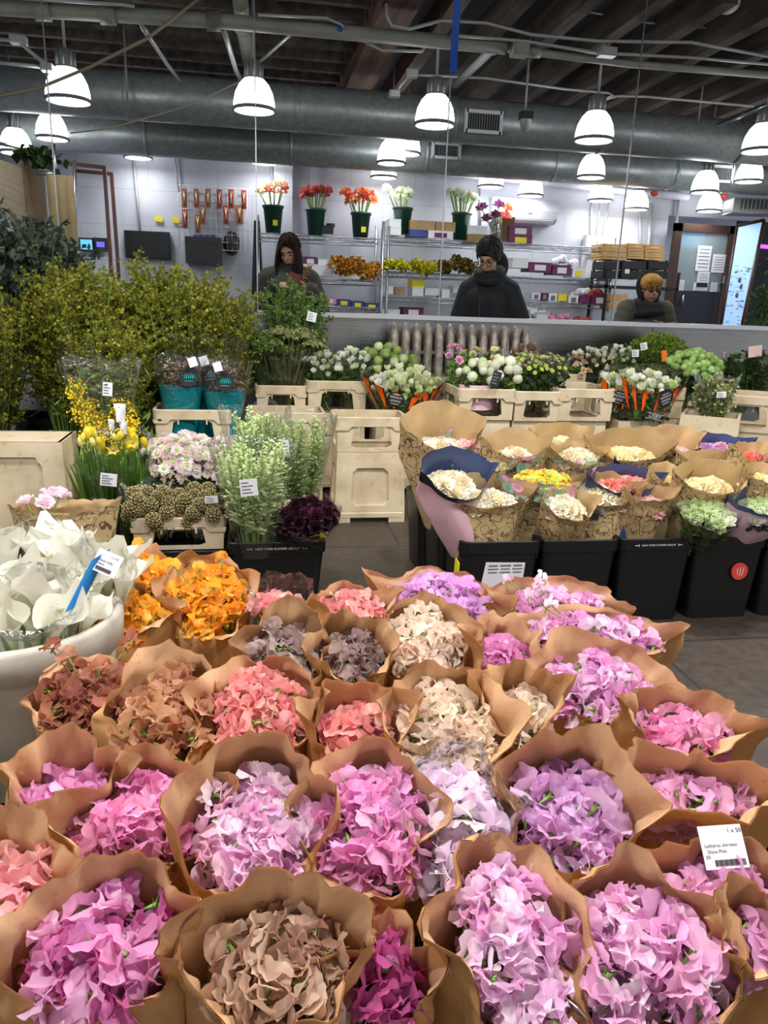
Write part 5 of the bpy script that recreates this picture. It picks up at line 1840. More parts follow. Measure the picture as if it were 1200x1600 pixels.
# ------------------------------------------------------------------ sleeves
def make_sleeve(t, org, base, ctr, B, a, b, hf, hb, mats, seed, name='paper_sleeve', r0=0.045, pinch=0.10, nu=56, nv=16, wob=0.012, corner=0.03, low=0.015):
    """a flat-made sleeve opened into a cone: lens shaped mouth with a peak at each side seam, back rim higher than front.
    Returns the surface function (u, v) -> point, u = 0 at the right seam, 0.75 at the front"""
    ex, ey, n = B.col[0], B.col[1], B.col[2]
    V0 = 0.68
    rs_ = random.Random(int(seed * 100))
    ex_, ey_ = rs_.uniform(0.85, 1.0), rs_.uniform(1.0, 1.45)
    cr_ = [(rs_.uniform(0, TAU), rs_.uniform(0.004, 0.011)) for _ in range(7)]

    def surf(u, v, inset=0.0):
        th = TAU * u
        c, s = math.cos(th), math.sin(th)
        sx = math.copysign(abs(c) ** ex_, c)
        sy = math.copysign(abs(s) ** ey_, s)
        pk = abs(c) ** 14
        k = min(1.0, v / V0)
        e = k ** 0.8
        top = ctr - n * low
        cc = base.lerp(top, k)
        ra = r0 + (a - r0) * e
        rb = r0 + (b - r0) * e
        g = 1 + pinch * pk * e
        x, y = ra * sx * g, rb * sy
        w = wob * e * (nz3(c * 1.6 + seed, s * 1.6, v * 2.2) + 0.5 * nz3(c * 4 + seed, s * 4, v * 5))
        L = math.hypot(x, y) or 1
        for ca_, cd_ in cr_:                                 # soft vertical creases
            da = (th - ca_ + PI) % TAU - PI
            w += e * cd_ * max(0.0, 1 - abs(da) / 0.35)
        x += (w - inset) * x / L
        y += (w - inset) * y / L
        axn = (Vector((0, 0, 1)).lerp(n, k)).normalized()
        e1 = (ex - axn * ex.dot(axn)).normalized()
        e2 = axn.cross(e1)
        p = cc + e1 * x + e2 * y
        if v > V0:
            q = (v - V0) / (1 - V0)
            h = hf + (hb - hf) * (0.5 + 0.5 * s) + corner * abs(c) ** 10 + 0.016 * nz3(c * 2.2 + seed * 1.7, s * 2.2, 3.0) + 0.008 * nz3(c * 7 + seed, s * 7, 1.0)
            fl = 0.14 * h * q * q
            p = p + n * (h * q) + (e1 * (x / L) + e2 * (y / L)) * fl
        return p
    m = MB()
    m.grid(lambda u, v: surf(u, v) - org, nu, nv, 0, closed=True)
    if len(mats) > 1:
        m.grid(lambda u, v: surf(u, v, 0.0016) - org, nu, nv, 1, closed=True, flip=True)
    m.uv = [(0.0 if uv == (0, 0) and i > 0 else uv[0], uv[1]) for i, uv in enumerate(m.uv)]
    o = m.build(name, list(mats), t)
    return surf, o


def on_sleeve(surf, u, v):
    """frame on the sleeve: point and rotation whose z leaves the sleeve and whose y climbs it"""
    p = surf(u, v)
    du = (surf(u + 0.004, v) - p)
    dv = (surf(u, min(1, v + 0.01)) - surf(u, v - 0.01)).normalized()
    nrm = du.cross(dv).normalized()
    return p, xf(nrm, du)


def stick_label(t, org, surf, u, v, w, h, lines=(), roll=0.0, mtl='label_white', name='price_label', generic=5, tilt=0.0):
    p, Rm = on_sleeve(surf, u, v)
    p = p + Rm.col[2] * 0.5 * h * abs(math.sin(tilt))
    Rm = Rm @ Matrix.Rotation(tilt, 3, 'X')
    Rm = Rm @ Matrix.Rotation(roll, 3, 'Z')
    M = Matrix.Translation(p - org + Rm.col[2] * 0.004) @ Rm.to_4x4()
    m = MB(); m.box((0, 0, 0), (w, h, 0.0012))
    lb = link(name, m.mesh(name, [mtl], False), t, M=M)
    m = MB()
    if lines:
        for s, lx, ly, sz in lines:
            m.geo(GLYPH[s], Matrix.Translation((lx * w, ly * h, 0.0012)) @ Matrix.Diagonal((sz, sz, 1, 1)))
    else:
        rr = random.Random(int(1000 * u + 77 * v))
        for k in range(generic):
            ww = w * rr.uniform(0.3, 0.75)
            m.box((-w * 0.42 + ww / 2, h * (0.3 - 0.62 * k / max(1, generic - 1)), 0.0012), (ww, h * 0.05, 0.0006))
    for k in range(16):                                       # bar code
        if generic or lines:
            m.box((-w * 0.28 + w * 0.035 * k, -h * 0.38, 0.0012), (w * (0.012 if k % 3 else 0.022), h * 0.12, 0.0006))
    link('lettering', m.mesh('lettering', ['ink'], False), lb)
    return lb


def wrap_text(t, org, surf, s, u0, v0, size, mtl='white_print', flip=False):
    """lettering that follows the sleeve"""
    g = GLYPH[s]
    p0 = surf(u0, v0)
    per_u = (surf(u0 + 0.01, v0) - p0).length / 0.01
    per_v = (surf(u0, min(1, v0 + 0.01)) - p0).length / 0.01
    vs_ = []
    for x, y, z in g[0]:
        u, v = u0 + x * size / per_u, v0 + y * size / per_v
        p, Rm = on_sleeve(surf, u, min(0.995, v))
        vs_.append(p - org + Rm.col[2] * 0.003)
    m = MB(); m.add(vs_, g[1])
    m.build('lettering', mtl, t, False)


def heads(t, org, ctr, B, a, b, meshes, cols, n, dome=0.03, s=1.0, jit=0.012, up=(0.45, 1.5), name='bloom', seed=0, layers=1, sink=0.028, flat=False, cup=0.0, edge=0.93):
    """blooms packed over the mouth of a sleeve; up: range of upward tilt of each bloom's face"""
    r = random.Random(seed)
    ex, ey, nn = B.col[0], B.col[1], B.col[2]
    for L in range(layers):
        for i in range(n):
            q = math.sqrt((i + 0.5) / n) * edge
            an = i * 2.39996 + L * 1.1 + r.uniform(-0.25, 0.25)
            p = ctr + ex * (a * q * math.cos(an)) + ey * (b * q * math.sin(an))
            p = p + nn * (dome * (1 - q * q) - L * sink + r.uniform(-1, 1) * jit + cup * q * q)
            out = (ex * math.cos(an) * q + ey * math.sin(an) * q)
            if flat:                                           # heads that look along their own axis
                d = (nn * r.uniform(0.8, 1.2) + out * 0.75 + Vector((r.uniform(-.25, .25), r.uniform(-.25, .25), 0)))
                Rm = xf(d, (r.uniform(-1, 1), r.uniform(-1, 1), 0.2))
            else:                                              # sweet peas: stand up, faces turned every way
                fa = an + r.gauss(0, 0.9)
                face = (ex * math.cos(fa) + ey * math.sin(fa)) + nn * r.uniform(*up) * (1 if r.random() > 0.22 else -0.7)
                zz = nn + out * 0.5 + Vector((r.uniform(-.4, .4), r.uniform(-.4, .4), r.uniform(-.2, .2)))
                yv = -face.normalized()
                xv = yv.cross(zz).normalized()
                Rm = Matrix((xv, yv, xv.cross(yv))).transposed()
            c = hx(r.choice(cols))
            link(name, r.choice(meshes), t, color=c, M=trs(p - org, Rm, s * r.uniform(0.85, 1.18)))


def stems(t, org, base, ctr, B, a, b, n, seed, mtl='stem_green', r_=0.0018):
    r = random.Random(seed + 5)
    m = MB()
    for i in range(n):
        q = math.sqrt((i + 0.5) / n); an = i * 2.4
        tip = ctr + B.col[0] * (a * 0.85 * q * math.cos(an)) + B.col[1] * (b * 0.85 * q * math.sin(an)) - B.col[2] * 0.02
        bt = base + Vector((0.025 * math.cos(an) * q, 0.025 * math.sin(an) * q, 0))
        m.tube([bt - org, bt.lerp(tip, 0.6) - org, tip - org], r_, 4, 0, r.random())
        if i % 2 == 0:
            for k in range(2):
                p = bt.lerp(tip, r.uniform(0.7, 0.97)) - org
                leaf_quad(m, p, Vector((r.uniform(-1, 1), r.uniform(-1, 1), r.uniform(0.2, 1))), r.uniform(0.02, 0.035), r.random(), r, 0.25)
    m.build('stem', mtl, t, False)


def mouth_basis(tau, yaw, side=0.0):
    return (Matrix.Rotation(yaw, 3, 'Z') @ Matrix.Rotation(tau, 3, 'X') @ Matrix.Rotation(side, 3, 'Y'))


def spot(px, py, w, h, z, tau, yaw):
    """mouth centre and half axes of a bouquet from its extent on the photograph"""
    c = pz(px, py, z)
    s = mpp(c)
    view = (c - Vector((0, 0, CAMZ))).normalized()
    B = mouth_basis(tau, yaw)
    f = max(0.35, abs(view.dot(B.col[2])))
    return c, B, w / 2 * s, h / 2 * s / f
# ------------------------------------------------------------------ the sweet peas in their paper sleeves
C_ORANGE = ['#f8bc3a', '#f6b22c', '#fac44a', '#f2a622']
C_CORAL = ['#ee9aa0', '#f0a8a6', '#e98a94', '#f4b8b2']
C_SALMON = ['#f09a94', '#ee8c8c', '#f4b0a6', '#e8848c']
C_LILAC = ['#e6aae2', '#de9ede', '#ecb8ea', '#da98d8']
C_ROSE = ['#e6a0d6', '#e092cc', '#eebce2', '#dc88c4', '#f2d0ea']
C_MAUVE = ['#ac8e8a', '#987e7a', '#c0a8a2', '#a48888']
C_CREAM = ['#f2dcc8', '#f0d2c0', '#f6e6d4', '#ecccb8']
C_MAG = ['#d878b8', '#dc88c4', '#cc68ac', '#e49cd0']
C_HOT = ['#e880bc', '#ee98c8', '#e070ae', '#f2acd2']
C_RUST = ['#a85a3c', '#b86a4c', '#96503a', '#c48468', '#a4564a']
C_BROWN = ['#d09a70', '#c48a60', '#dcaa84', '#b87a58', '#d48a68']
C_BUFF = ['#ecd6bc', '#e4c8ae', '#f0dec4', '#e8c8b4']
C_ORCHID = ['#ee96d0', '#f0a4d8', '#e488c8', '#f6bce2']
C_PALEL = ['#f0d8ee', '#eacce6', '#f8e8f4', '#eed4e6']
C_VIOLET = ['#e2a8de', '#da9cd8', '#e8b8e6', '#d294cc']
C_LIL2 = ['#f2b6de', '#eeaad8', '#f6c8e8', '#fae4f2']
C_TAUPE = ['#cca68c', '#c2987e', '#d8b8a0', '#b68c76', '#d4ae96']
C_MAGD = ['#d05aa4', '#c84c98', '#dc74b4', '#c0408c']
C_MP = ['#eaa4d4', '#e298cc', '#f0b8de', '#e6a4c8']

# px, py, width, height of the flower mass; mouth height; tilt; turn; front and back rim; colours; label; clear film?
PEAS = [
    (222, 910, 125, 50, 0.54, .30, 0.0, .012, .05, C_ORANGE, 'orange sweet peas in brown paper, rear bouquet beside the calla lilies', 0),
    (176, 968, 138, 74, 0.55, .38, 0.2, .005, .04, C_ORANGE, 'orange sweet peas in brown paper, touching the white bucket', 0),
    (324, 942, 122, 108, 0.55, .40, -0.1, .0, .035, C_ORANGE, 'orange sweet peas in brown paper, upright dense bouquet next to the clear wrapped coral one', 0),
    (438, 960, 85, 38, 0.53, .3, 0.0, .01, .05, C_CORAL, 'coral sweet peas in a clear sleeve behind the mauve ones', 1),
    (548, 962, 105, 52, 0.53, .35, 0.15, .02, .04, C_CORAL, 'soft pink sweet peas in brown paper at the aisle end, between clear coral and lilac', 0),
    (688, 945, 165, 82, 0.52, .42, -0.45, .01, .02, C_LILAC, 'lilac sweet peas in a wide brown paper sleeve before the tub notice', 0),
    (868, 957, 165, 52, 0.52, .32, -0.12, .015, .045, C_ROSE, 'rose pink sweet peas with white buds rising, rearmost of the street side', 0),
    (925, 1000, 220, 62, 0.53, .4, -0.2, .01, .03, C_ROSE, 'rose pink sweet peas spilling from paper toward the open floor', 0),
    (446, 1032, 112, 105, 0.53, .38, 0.1, .02, .06, C_MAUVE, 'dusky mauve sweet peas in brown paper, nearer the orange ones', 0),
    (548, 1035, 92, 78, 0.53, .4, -0.15, .03, .07, C_MAUVE, 'dusky mauve sweet peas in brown paper beside the cream ones', 0),
    (664, 1012, 125, 112, 0.54, .42, -0.2, .02, .05, C_CREAM, 'cream and blush sweet peas with a white strip label on the sleeve', 0),
    (785, 1036, 75, 80, 0.52, .4, -0.3, .02, .05, C_MAG, 'magenta pink sweet peas squeezed between cream and rose pink', 0),
    (932, 1082, 175, 108, 0.54, .4, -0.25, .015, .05, C_ROSE, 'rose and white sweet peas in an angled sleeve at the open floor', 0),
    (1062, 1155, 150, 62, 0.53, .42, -0.4, .04, .07, C_HOT, 'hot pink sweet peas deep in a sleeve by the floor slabs', 0),
    (140, 1092, 140, 110, 0.55, .38, 0.1, .0, .02, C_RUST, 'rust red sweet peas loose over the paper rim beside the white bucket', 0),
    (264, 1125, 150, 138, 0.55, .42, -0.05, .005, .05, C_BROWN, 'brown orange sweet peas in paper beside the rust red ones', 0),
    (406, 1125, 145, 150, 0.55, .42, 0.0, .01, .04, C_SALMON, 'salmon pink sweet peas, the taller of two salmon bouquets', 0),
    (552, 1155, 115, 95, 0.54, .42, 0.0, .03, .06, C_SALMON, 'salmon pink sweet peas set deep in paper, the smaller of two salmon bouquets', 0),
    (697, 1148, 150, 145, 0.55, .42, 0.0, .015, .05, C_BUFF, 'buff cream sweet peas with green sepals in brown paper', 0),
    (812, 1125, 85, 92, 0.54, .42, -0.2, .03, .07, C_BUFF, 'cream sweet peas with a printed label strip on the paper rim', 0),
    (105, 1262, 130, 92, 0.55, .42, 0.15, .03, .075, C_ORCHID, 'few pink sweet peas in a wide open sleeve below the rust red ones', 0),
    (230, 1292, 195, 140, 0.55, .42, 0.15, .02, .05, C_HOT, 'full pink sweet peas in paper next to the wide open sleeve', 0),
    (398, 1305, 178, 200, 0.56, .46, 0.05, .01, .075, C_LIL2, 'pale lilac sweet peas in paper with tall back rim under the salmon ones', 0),
    (572, 1300, 180, 195, 0.56, .46, -0.05, .015, .05, C_ORCHID, 'orchid pink sweet peas in paper in the middle of the sweet pea block', 0),
    (715, 1300, 140, 205, 0.55, .46, 0.0, .01, .03, C_PALEL, 'very pale lilac sweet peas in a clear film sleeve', 1),
    (888, 1284, 172, 160, 0.55, .46, -0.15, .03, .085, C_VIOLET, 'violet sweet peas in a tall pointed paper sleeve', 0),
    (1075, 1262, 195, 82, 0.54, .42, -0.12, .085, .07, C_MP, 'mauve pink sweet peas with a large white label on the paper', 0),
    (1115, 1408, 205, 85, 0.53, .42, -0.1, .02, .06, C_MP, 'mauve pink sweet peas below the sleeve with the large label', 0),
    (22, 1425, 130, 190, 0.55, .42, 0.15, .03, .06, C_CORAL, 'light pink sweet peas cut off at the picture edge', 0),
    (160, 1500, 235, 190, 0.56, .42, 0.1, .02, .06, C_ORCHID + C_MAGD, 'deep pink sweet peas in paper in the near corner', 0),
    (435, 1515, 225, 175, 0.56, .42, -0.05, .04, .07, C_TAUPE, 'taupe brown sweet peas in a tall paper sleeve', 0),
    (602, 1555, 110, 150, 0.52, .42, -0.1, .01, .04, C_MAGD, 'dark magenta sweet peas low between taupe and lilac bouquets', 0),
    (800, 1485, 165, 270, 0.56, .5, 0.1, .0, .03, C_LIL2 + C_ROSE, 'lilac pink sweet peas heaped high in a long paper sleeve', 0),
    (1000, 1505, 225, 215, 0.55, .46, -0.25, .01, .045, C_LIL2 + C_MP, 'lilac pink sweet peas in an angled sleeve at the near edge', 0),
    (1170, 1490, 100, 85, 0.55, .42, -0.1, .045, .07, C_MP, 'pink sweet peas deep in a curled sleeve at the near corner', 0),
]


def paler(cols, k=0.3):
    out = []
    for c in cols:
        v = [int(c[i:i + 2], 16) for i in (1, 3, 5)]
        out.append('#%02x%02x%02x' % tuple(int(q + (255 - q) * k) for q in v))
    return out


SG = 'sweet pea bouquets in sleeves'
for i, (px, py, w, h, z, tau, yaw, hf, hb, cols, label, clear) in enumerate(PEAS):
    ctr, B, a, b = spot(px, py, w, h, z, tau, yaw)
    b = min(b, a * 1.7)
    base = Vector((ctr.x + 0.12 * math.sin(yaw), ctr.y + 0.30 * math.sin(tau) * 0.55, 0.1))
    t = thing('sweet_pea_bouquet', label, 'flower bouquet', base, 0, SG)
    mats = ('cellophane',) if clear else ('kraft', 'kraft_inside')
    rq = random.Random(i * 7 + 1)
    Bs = mouth_basis(tau, yaw + rq.uniform(-0.22, 0.22))
    sv, so = make_sleeve(t, base, base, ctr + Bs.col[1] * 0.07 * b, Bs, a * 1.06, b * 1.04, hf, hb, mats, i * 3.7, 'clear_sleeve' if clear else 'paper_sleeve',
                         low=0.0 if not clear else -0.03, pinch=rq.uniform(0.12, 0.34), wob=0.026, corner=rq.uniform(0.0, 0.06))
    s = 0.92
    cols = paler(cols, 0.12 if cols in (C_RUST, C_BROWN, C_TAUPE, C_MAUVE, C_MAGD) else 0.0 if cols is C_ORANGE else 0.2)
    area = PI * a * b
    n = int(max(14, min(49, area / (0.0215 ** 2))))
    heads(t, base, ctr, B, a, b, PEA, cols, n, dome=0.03, s=s, seed=i, layers=2, jit=0.013)
    stems(t, base, base, ctr, B, a, b, 22, i)
    # stray blooms standing above the mass
    if i in (0, 6, 7, 14, 2):
        r = random.Random(i + 90)
        for k in range(4):
            p = ctr + B.col[0] * a * r.uniform(-1.0, 1.0) + B.col[1] * b * r.uniform(-0.4, 0.9) + B.col[2] * r.uniform(0.05, 0.085)
            c = ['#f6e6f2', '#f2d0e6'] if i in (6, 7) else cols
            link('bloom', PEA[k], t, color=hx(r.choice(c)), M=trs(p - base, xf((r.uniform(-.5, .5), r.uniform(-.5, .5), 1)), 0.75))
            m = MB(); m.tube([p - base, ctr.lerp(p, 0.6) - base, ctr - base], 0.0014, 4); m.build('stem', 'stem_green', t)
    if i == 26:
        pl = pz(1130, 1323, 0.605)
        M = Matrix.Translation(pl - base) @ (Matrix.Rotation(-0.12, 3, 'Z') @ Matrix.Rotation(0.85, 3, 'X') @ Matrix.Rotation(0.06, 3, 'Z')).to_4x4()
        m = MB(); m.box((0, 0, 0), (0.056, 0.05, 0.0012))
        lb = link('price_label', m.mesh('price_label', ['label_white'], False), t, M=M)
        m = MB()
        for s_, lx, ly, sz in (('1 x 50', 0.018, 0.018, 0.0075), ('Lathyrus shiroten', -0.003, 0.002, 0.006), ('Shine Pink', -0.0095, -0.005, 0.006), ('50', -0.0225, -0.011, 0.006)):
            m.geo(GLYPH[s_], Matrix.Translation((lx, ly, 0.0012)) @ Matrix.Diagonal((sz, sz, 1, 1)))
        for q in range(18):
            m.box((-0.014 + 0.0022 * q, -0.018, 0.0011), (0.0012 if q % 3 else 0.0018, 0.007, 0.0006))
        link('lettering', m.mesh('lettering', ['ink'], False), lb)
    if i == 10:
        stick_label(t, base, sv, 0.62, 0.82, 0.022, 0.062, (), 0.25, tilt=-0.4)
    if i == 19:
        stick_label(t, base, sv, 0.72, 0.84, 0.03, 0.05, (), -0.3, tilt=-0.5)
    if i == 33:
        stick_label(t, base, sv, 0.62, 0.8, 0.03, 0.045, (), 0.2)
# ------------------------------------------------------------------ roses in printed paper on the black tubs
C_WHITE = ['#f4efdc', '#f1e8cf', '#f8f5ea', '#efe2bf']
C_CREAMY = ['#f4e6b8', '#f3dfa6', '#f6ecc8']
C_YELL = ['#f4dc3e', '#f2cf30', '#f7e66a', '#efb732']
C_PALEP = ['#f4c9c8', '#f2bcbf', '#f7dad6']
C_PEACH = ['#f0a878', '#f2bd94', '#ee9c9c', '#f4cfae']
C_CORRED = ['#ee7a6c', '#e85a48', '#f0988c', '#f4b0a6']
C_GREENW = ['#e3ebc8', '#d6e3b2', '#eef1de', '#cbdc9f']
C_PURP = ['#dca0cc', '#c9a0d8', '#e8a8c4']
KP, PK_, NV = ('kraft_print', 'kraft_brown'), ('pink_sleeve', 'pink_inner'), ('navy_sleeve', 'navy_inner')
PN = ('pink_sleeve', 'navy_inner')
# px, py, width, height, z, tilt, turn, front rim, back rim, base y shift, sleeve, heads, colours, count, label, base z
ROSES = [
    (685, 706, 85, 30, .62, .3, .25, .02, .16, 'KP', 'G', C_WHITE, 16, 'white roses in a tall printed kraft sleeve at the rear aisle corner'),
    (733, 708, 62, 24, .61, .3, .0, .03, .05, 'RO', 'G', C_PALEP, 12, 'pale roses in rose printed film behind the dark banded pink sleeves'),
    (805, 722, 62, 22, .6, .3, -.1, .015, .09, 'KP', 'G', C_WHITE, 12, 'white roses low in kraft paper before the first radiator crates'),
    (875, 702, 66, 20, .62, .3, .1, .01, .07, 'KP', 'G', C_CREAMY, 14, 'cream roses in a kraft sleeve below the empty window crate'),
    (905, 722, 55, 24, .6, .35, -.2, .0, .03, 'KP', 'G', C_WHITE, 12, 'white roses in kraft paper next to the peach banded sleeve'),
    (982, 720, 82, 26, .61, .4, -.25, .01, .09, 'KP', 'G', C_CREAMY, 16, 'cream white roses in an open printed kraft sleeve below the orange stripes'),
    (1052, 713, 50, 20, .61, .3, .0, .02, .09, 'KP', 'G', C_PALEP, 12, 'blush roses in an upright printed kraft sleeve with a small black tag'),
    (1120, 712, 60, 20, .6, .35, -.3, .02, .05, 'NV', 'G', C_PURP, 12, 'pink purple flowers in a navy sleeve at the street end of the roses'),
    (1178, 728, 45, 22, .61, .3, .0, .02, .05, 'KP', 'G', C_CORRED, 10, 'coral pink roses at the picture edge behind printed kraft'),
    (930, 730, 62, 18, .56, .35, .05, .018, .02, 'PN', 'G', C_PEACH, 14, 'peach and pink roses in a pink sleeve with a plain black band'),
    (995, 745, 50, 14, .55, .35, .0, .03, .035, 'PN', 'G', C_PALEP, 10, 'blush roses low in a pink sleeve with a lettered black band'),
    (1120, 742, 85, 22, .57, .3, -.1, .04, .05, 'KP', 'G', C_WHITE, 10, 'white roses sunk in a broad printed kraft sleeve at the street side'),
    (1185, 762, 40, 22, .56, .3, .1, .02, .06, 'KP', 'G', C_CREAMY, 10, 'yellowish roses in kraft at the picture edge above the ranunculus'),
    (706, 765, 82, 46, .55, .55, .35, .012, .09, 'PN', 'G', C_WHITE, 20, 'white roses in a pink sleeve with navy lining at the aisle corner'),
    (772, 744, 58, 18, .55, .3, -.1, .018, .03, 'PN', 'G', C_WHITE, 12, 'white roses in a black banded pink sleeve beside the yellow ones'),
    (853, 752, 100, 44, .57, .35, .0, .02, .02, 'RO', 'D', C_YELL, 26, 'yellow ranunculus in film printed with pink roses'),
    (975, 767, 78, 22, .53, .4, -.05, .0, .05, 'NV', 'G', C_CORRED, 16, 'coral red roses in a navy sleeve'),
    (1040, 766, 45, 22, .53, .35, .15, .02, .06, 'KP', 'G', C_CREAMY, 10, 'small cream roses in kraft between navy sleeve and cream pair'),
    (1108, 770, 82, 28, .54, .4, .0, .01, .08, 'KP', 'G', C_CREAMY, 18, 'cream yellow roses in printed kraft right above the greenish ranunculus'),
    (762, 790, 95, 32, .49, .4, .05, .012, .06, 'KP', 'G', C_WHITE, 18, 'white roses in printed kraft over the paper notice tub'),
    (838, 778, 82, 34, .5, .45, -.2, .0, .02, 'KP', 'G', C_WHITE, 16, 'white roses in a folded printed kraft sleeve just behind the front ones'),
    (885, 802, 60, 34, .47, .5, .1, .0, .035, 'KP', 'G', C_WHITE, 14, 'white roses in printed kraft with a white label on its raised back'),
    (940, 784, 76, 34, .49, .5, -.25, .01, .06, 'KP', 'G', C_WHITE, 16, 'white roses in printed kraft with a crooked label on its front'),
    (1010, 797, 52, 20, .47, .4, -.1, .045, .06, 'KP', 'G', C_PALEP, 10, 'blush roses deep in a tall flat printed kraft sleeve'),
    (1105, 806, 82, 50, .46, .45, .0, -.02, .0, 'CL', 'B', C_GREENW, 30, 'greenish white ranunculus in a clear sleeve'),
    (1188, 806, 75, 26, .46, .45, .0, .02, .06, 'PB', 'B', C_GREENW, 18, 'greenish white ranunculus in a pink sleeve with navy back and lettered bands'),
]
HD = {'G': GARDEN, 'R': ROSE, 'B': BUDR, 'D': DAISY}
RG = 'rose bouquets on the black tubs'
for i, (px, py, w, h, z, tau, yaw, hf, hb, slv, hd, cols, n, label) in enumerate(ROSES):
    ctr, B, a, b = spot(px, py, w, h, z, tau, yaw)
    b = max(b, a * 0.62)
    b = min(b, a * 1.1)
    base = Vector((max(ctr.x, 0.86), max(ctr.y + 0.04, 2.80), 0.27))
    t = thing('rose_bouquet', label, 'flower bouquet', base, 0, RG)
    mats = {'KP': KP, 'PN': PN, 'NV': NV, 'RO': ('cellophane_roses',), 'CL': ('cellophane',), 'PB': ('pink_navy_sleeve', 'navy_inner')}[slv]
    nm = 'clear_sleeve' if slv in ('RO', 'CL') else 'paper_sleeve'
    B2 = B
    sv, so = make_sleeve(t, base, base, ctr + Vector((0, 0.02, 0)), B2, a * 1.28, b * 1.15, hf + (0.045 if slv != 'CL' else 0), hb + 0.02, mats, 100 + i * 2.3, nm, r0=min(0.125, a * 0.95), pinch=0.22, nu=44, nv=14, low=0.0 if slv != 'CL' else -0.04, corner=0.035)
    heads(t, base, ctr - B.col[2] * 0.015 + B.col[1] * 0.015, B, a * 0.92, b * 0.7, HD[hd], cols, int(n * 1.25), dome=0.03, s=(0.78 if hd == 'G' else 0.95 if hd == 'B' else 0.8), seed=200 + i, layers=1, jit=0.006, flat=True)
    if slv == 'CL':
        m = MB(); r = random.Random(i)
        for k in range(70):
            an = r.uniform(0, TAU); q = r.uniform(0.2, 1)
            p = base.lerp(ctr, r.uniform(0.45, 0.9)) - base + B.col[0] * a * 0.8 * q * math.cos(an) + B.col[1] * b * 0.8 * q * math.sin(an)
            leaf_quad(m, p, Vector((r.uniform(-1, 1), r.uniform(-1, 1), r.uniform(0, 1))), 0.05, r.random(), r)
        m.build('foliage', 'leaf_green', t, False)
    if i == 21:
        stick_label(t, base, sv, 0.3, 0.93, 0.045, 0.04, (), 0.15)
    if i == 22:
        stick_label(t, base, sv, 0.74, 0.74, 0.05, 0.045, (), 0.5)
        stick_label(t, base, sv, 0.72, 0.62, 0.035, 0.025, (), 0.2, 'ink', 'brand_tag', 0)
    if i == 6:
        stick_label(t, base, sv, 0.72, 0.95, 0.04, 0.022, (), 0.15, 'ink', 'brand_tag', 0)
    if i == 19:
        stick_label(t, base, sv, 0.9, 0.97, 0.02, 0.05, (), 0.3)
    if i == 25:
        m = MB()
        wrap_text(t, base, sv, 'GROWN BY ROSERIES', 0.72, 0.93, 0.012)
        wrap_text(t, base, sv, 'MOST AROMATIC', 0.3, 0.95, 0.014)
        # dark scrolled flower emblem on the front
        mm2 = MB(); r = random.Random(2)
        for k in range(34):
            p, Rm = on_sleeve(sv, 0.72 + r.gauss(0, 0.035), 0.64 + r.gauss(0, 0.018))
            q = p - base + Rm.col[2] * 0.003
            leaf_quad(mm2, q, Rm.col[0] * r.uniform(-1, 1) + Rm.col[1] * r.uniform(-1, 1), r.uniform(0.012, 0.024), 1, r, 0.5)
        mm2.build('emblem', 'ink', t, False)
        wrap_text(t, base, sv, 'Princess', 0.72, 0.64, 0.022, 'tool_metal')
    if i == 10:
        wrap_text(t, base, sv, 'JURY FINEST', 0.74, 0.93, 0.014)
    if i == 13:
        wrap_text(t, base, sv, 'PURE BY NATURE', 0.74, 0.93, 0.012)
    if i == 14:
        wrap_text(t, base, sv, 'PURE BY NATURE', 0.75, 0.94, 0.01)

# printed kraft bouquet with a pale pink peony beside the calla lilies
ctr, B, a, b = spot(100, 800, 120, 22, 0.60, 0.25, 0.1)
ctr.y, ctr.x = 2.75, ctr.x
ctr = py_(100, 800, 2.75); B = mouth_basis(-0.05, 0.15)
base = Vector((ctr.x, ctr.y + 0.04, 0.12))
t = thing('peony_bouquet', 'pale pink peony bouquet in printed kraft behind the calla lilies', 'flower bouquet', base, 0)
sv, so = make_sleeve(t, base, base, ctr, B, 0.145, 0.09, 0.03, 0.035, KP, 77.0, r0=0.1, pinch=0.2)
heads(t, base, ctr + Vector((-0.07, -0.03, 0.03)), B, 0.09, 0.08, GARDEN, ['#fae4ee', '#f8dce8'], 4, dome=0.02, s=0.8, seed=5, flat=True)
tub(-0.78, 2.83, 0.34, 0.3, 0.3, 'black tub under the peony bouquet in printed kraft')


# ------------------------------------------------------------------ loose foliage
def cloud(m, r, n, region, size, asp=0.45, updir=0.4, tonef=None, mi=0):
    for _ in range(n):
        p = region(r)
        d = Vector((r.uniform(-1, 1), r.uniform(-1, 1), r.uniform(-1 + updir, 1)))
        leaf_quad(m, p, d, size * r.uniform(0.7, 1.3), tonef(p, r) if tonef else r.random(), r, asp, mi)


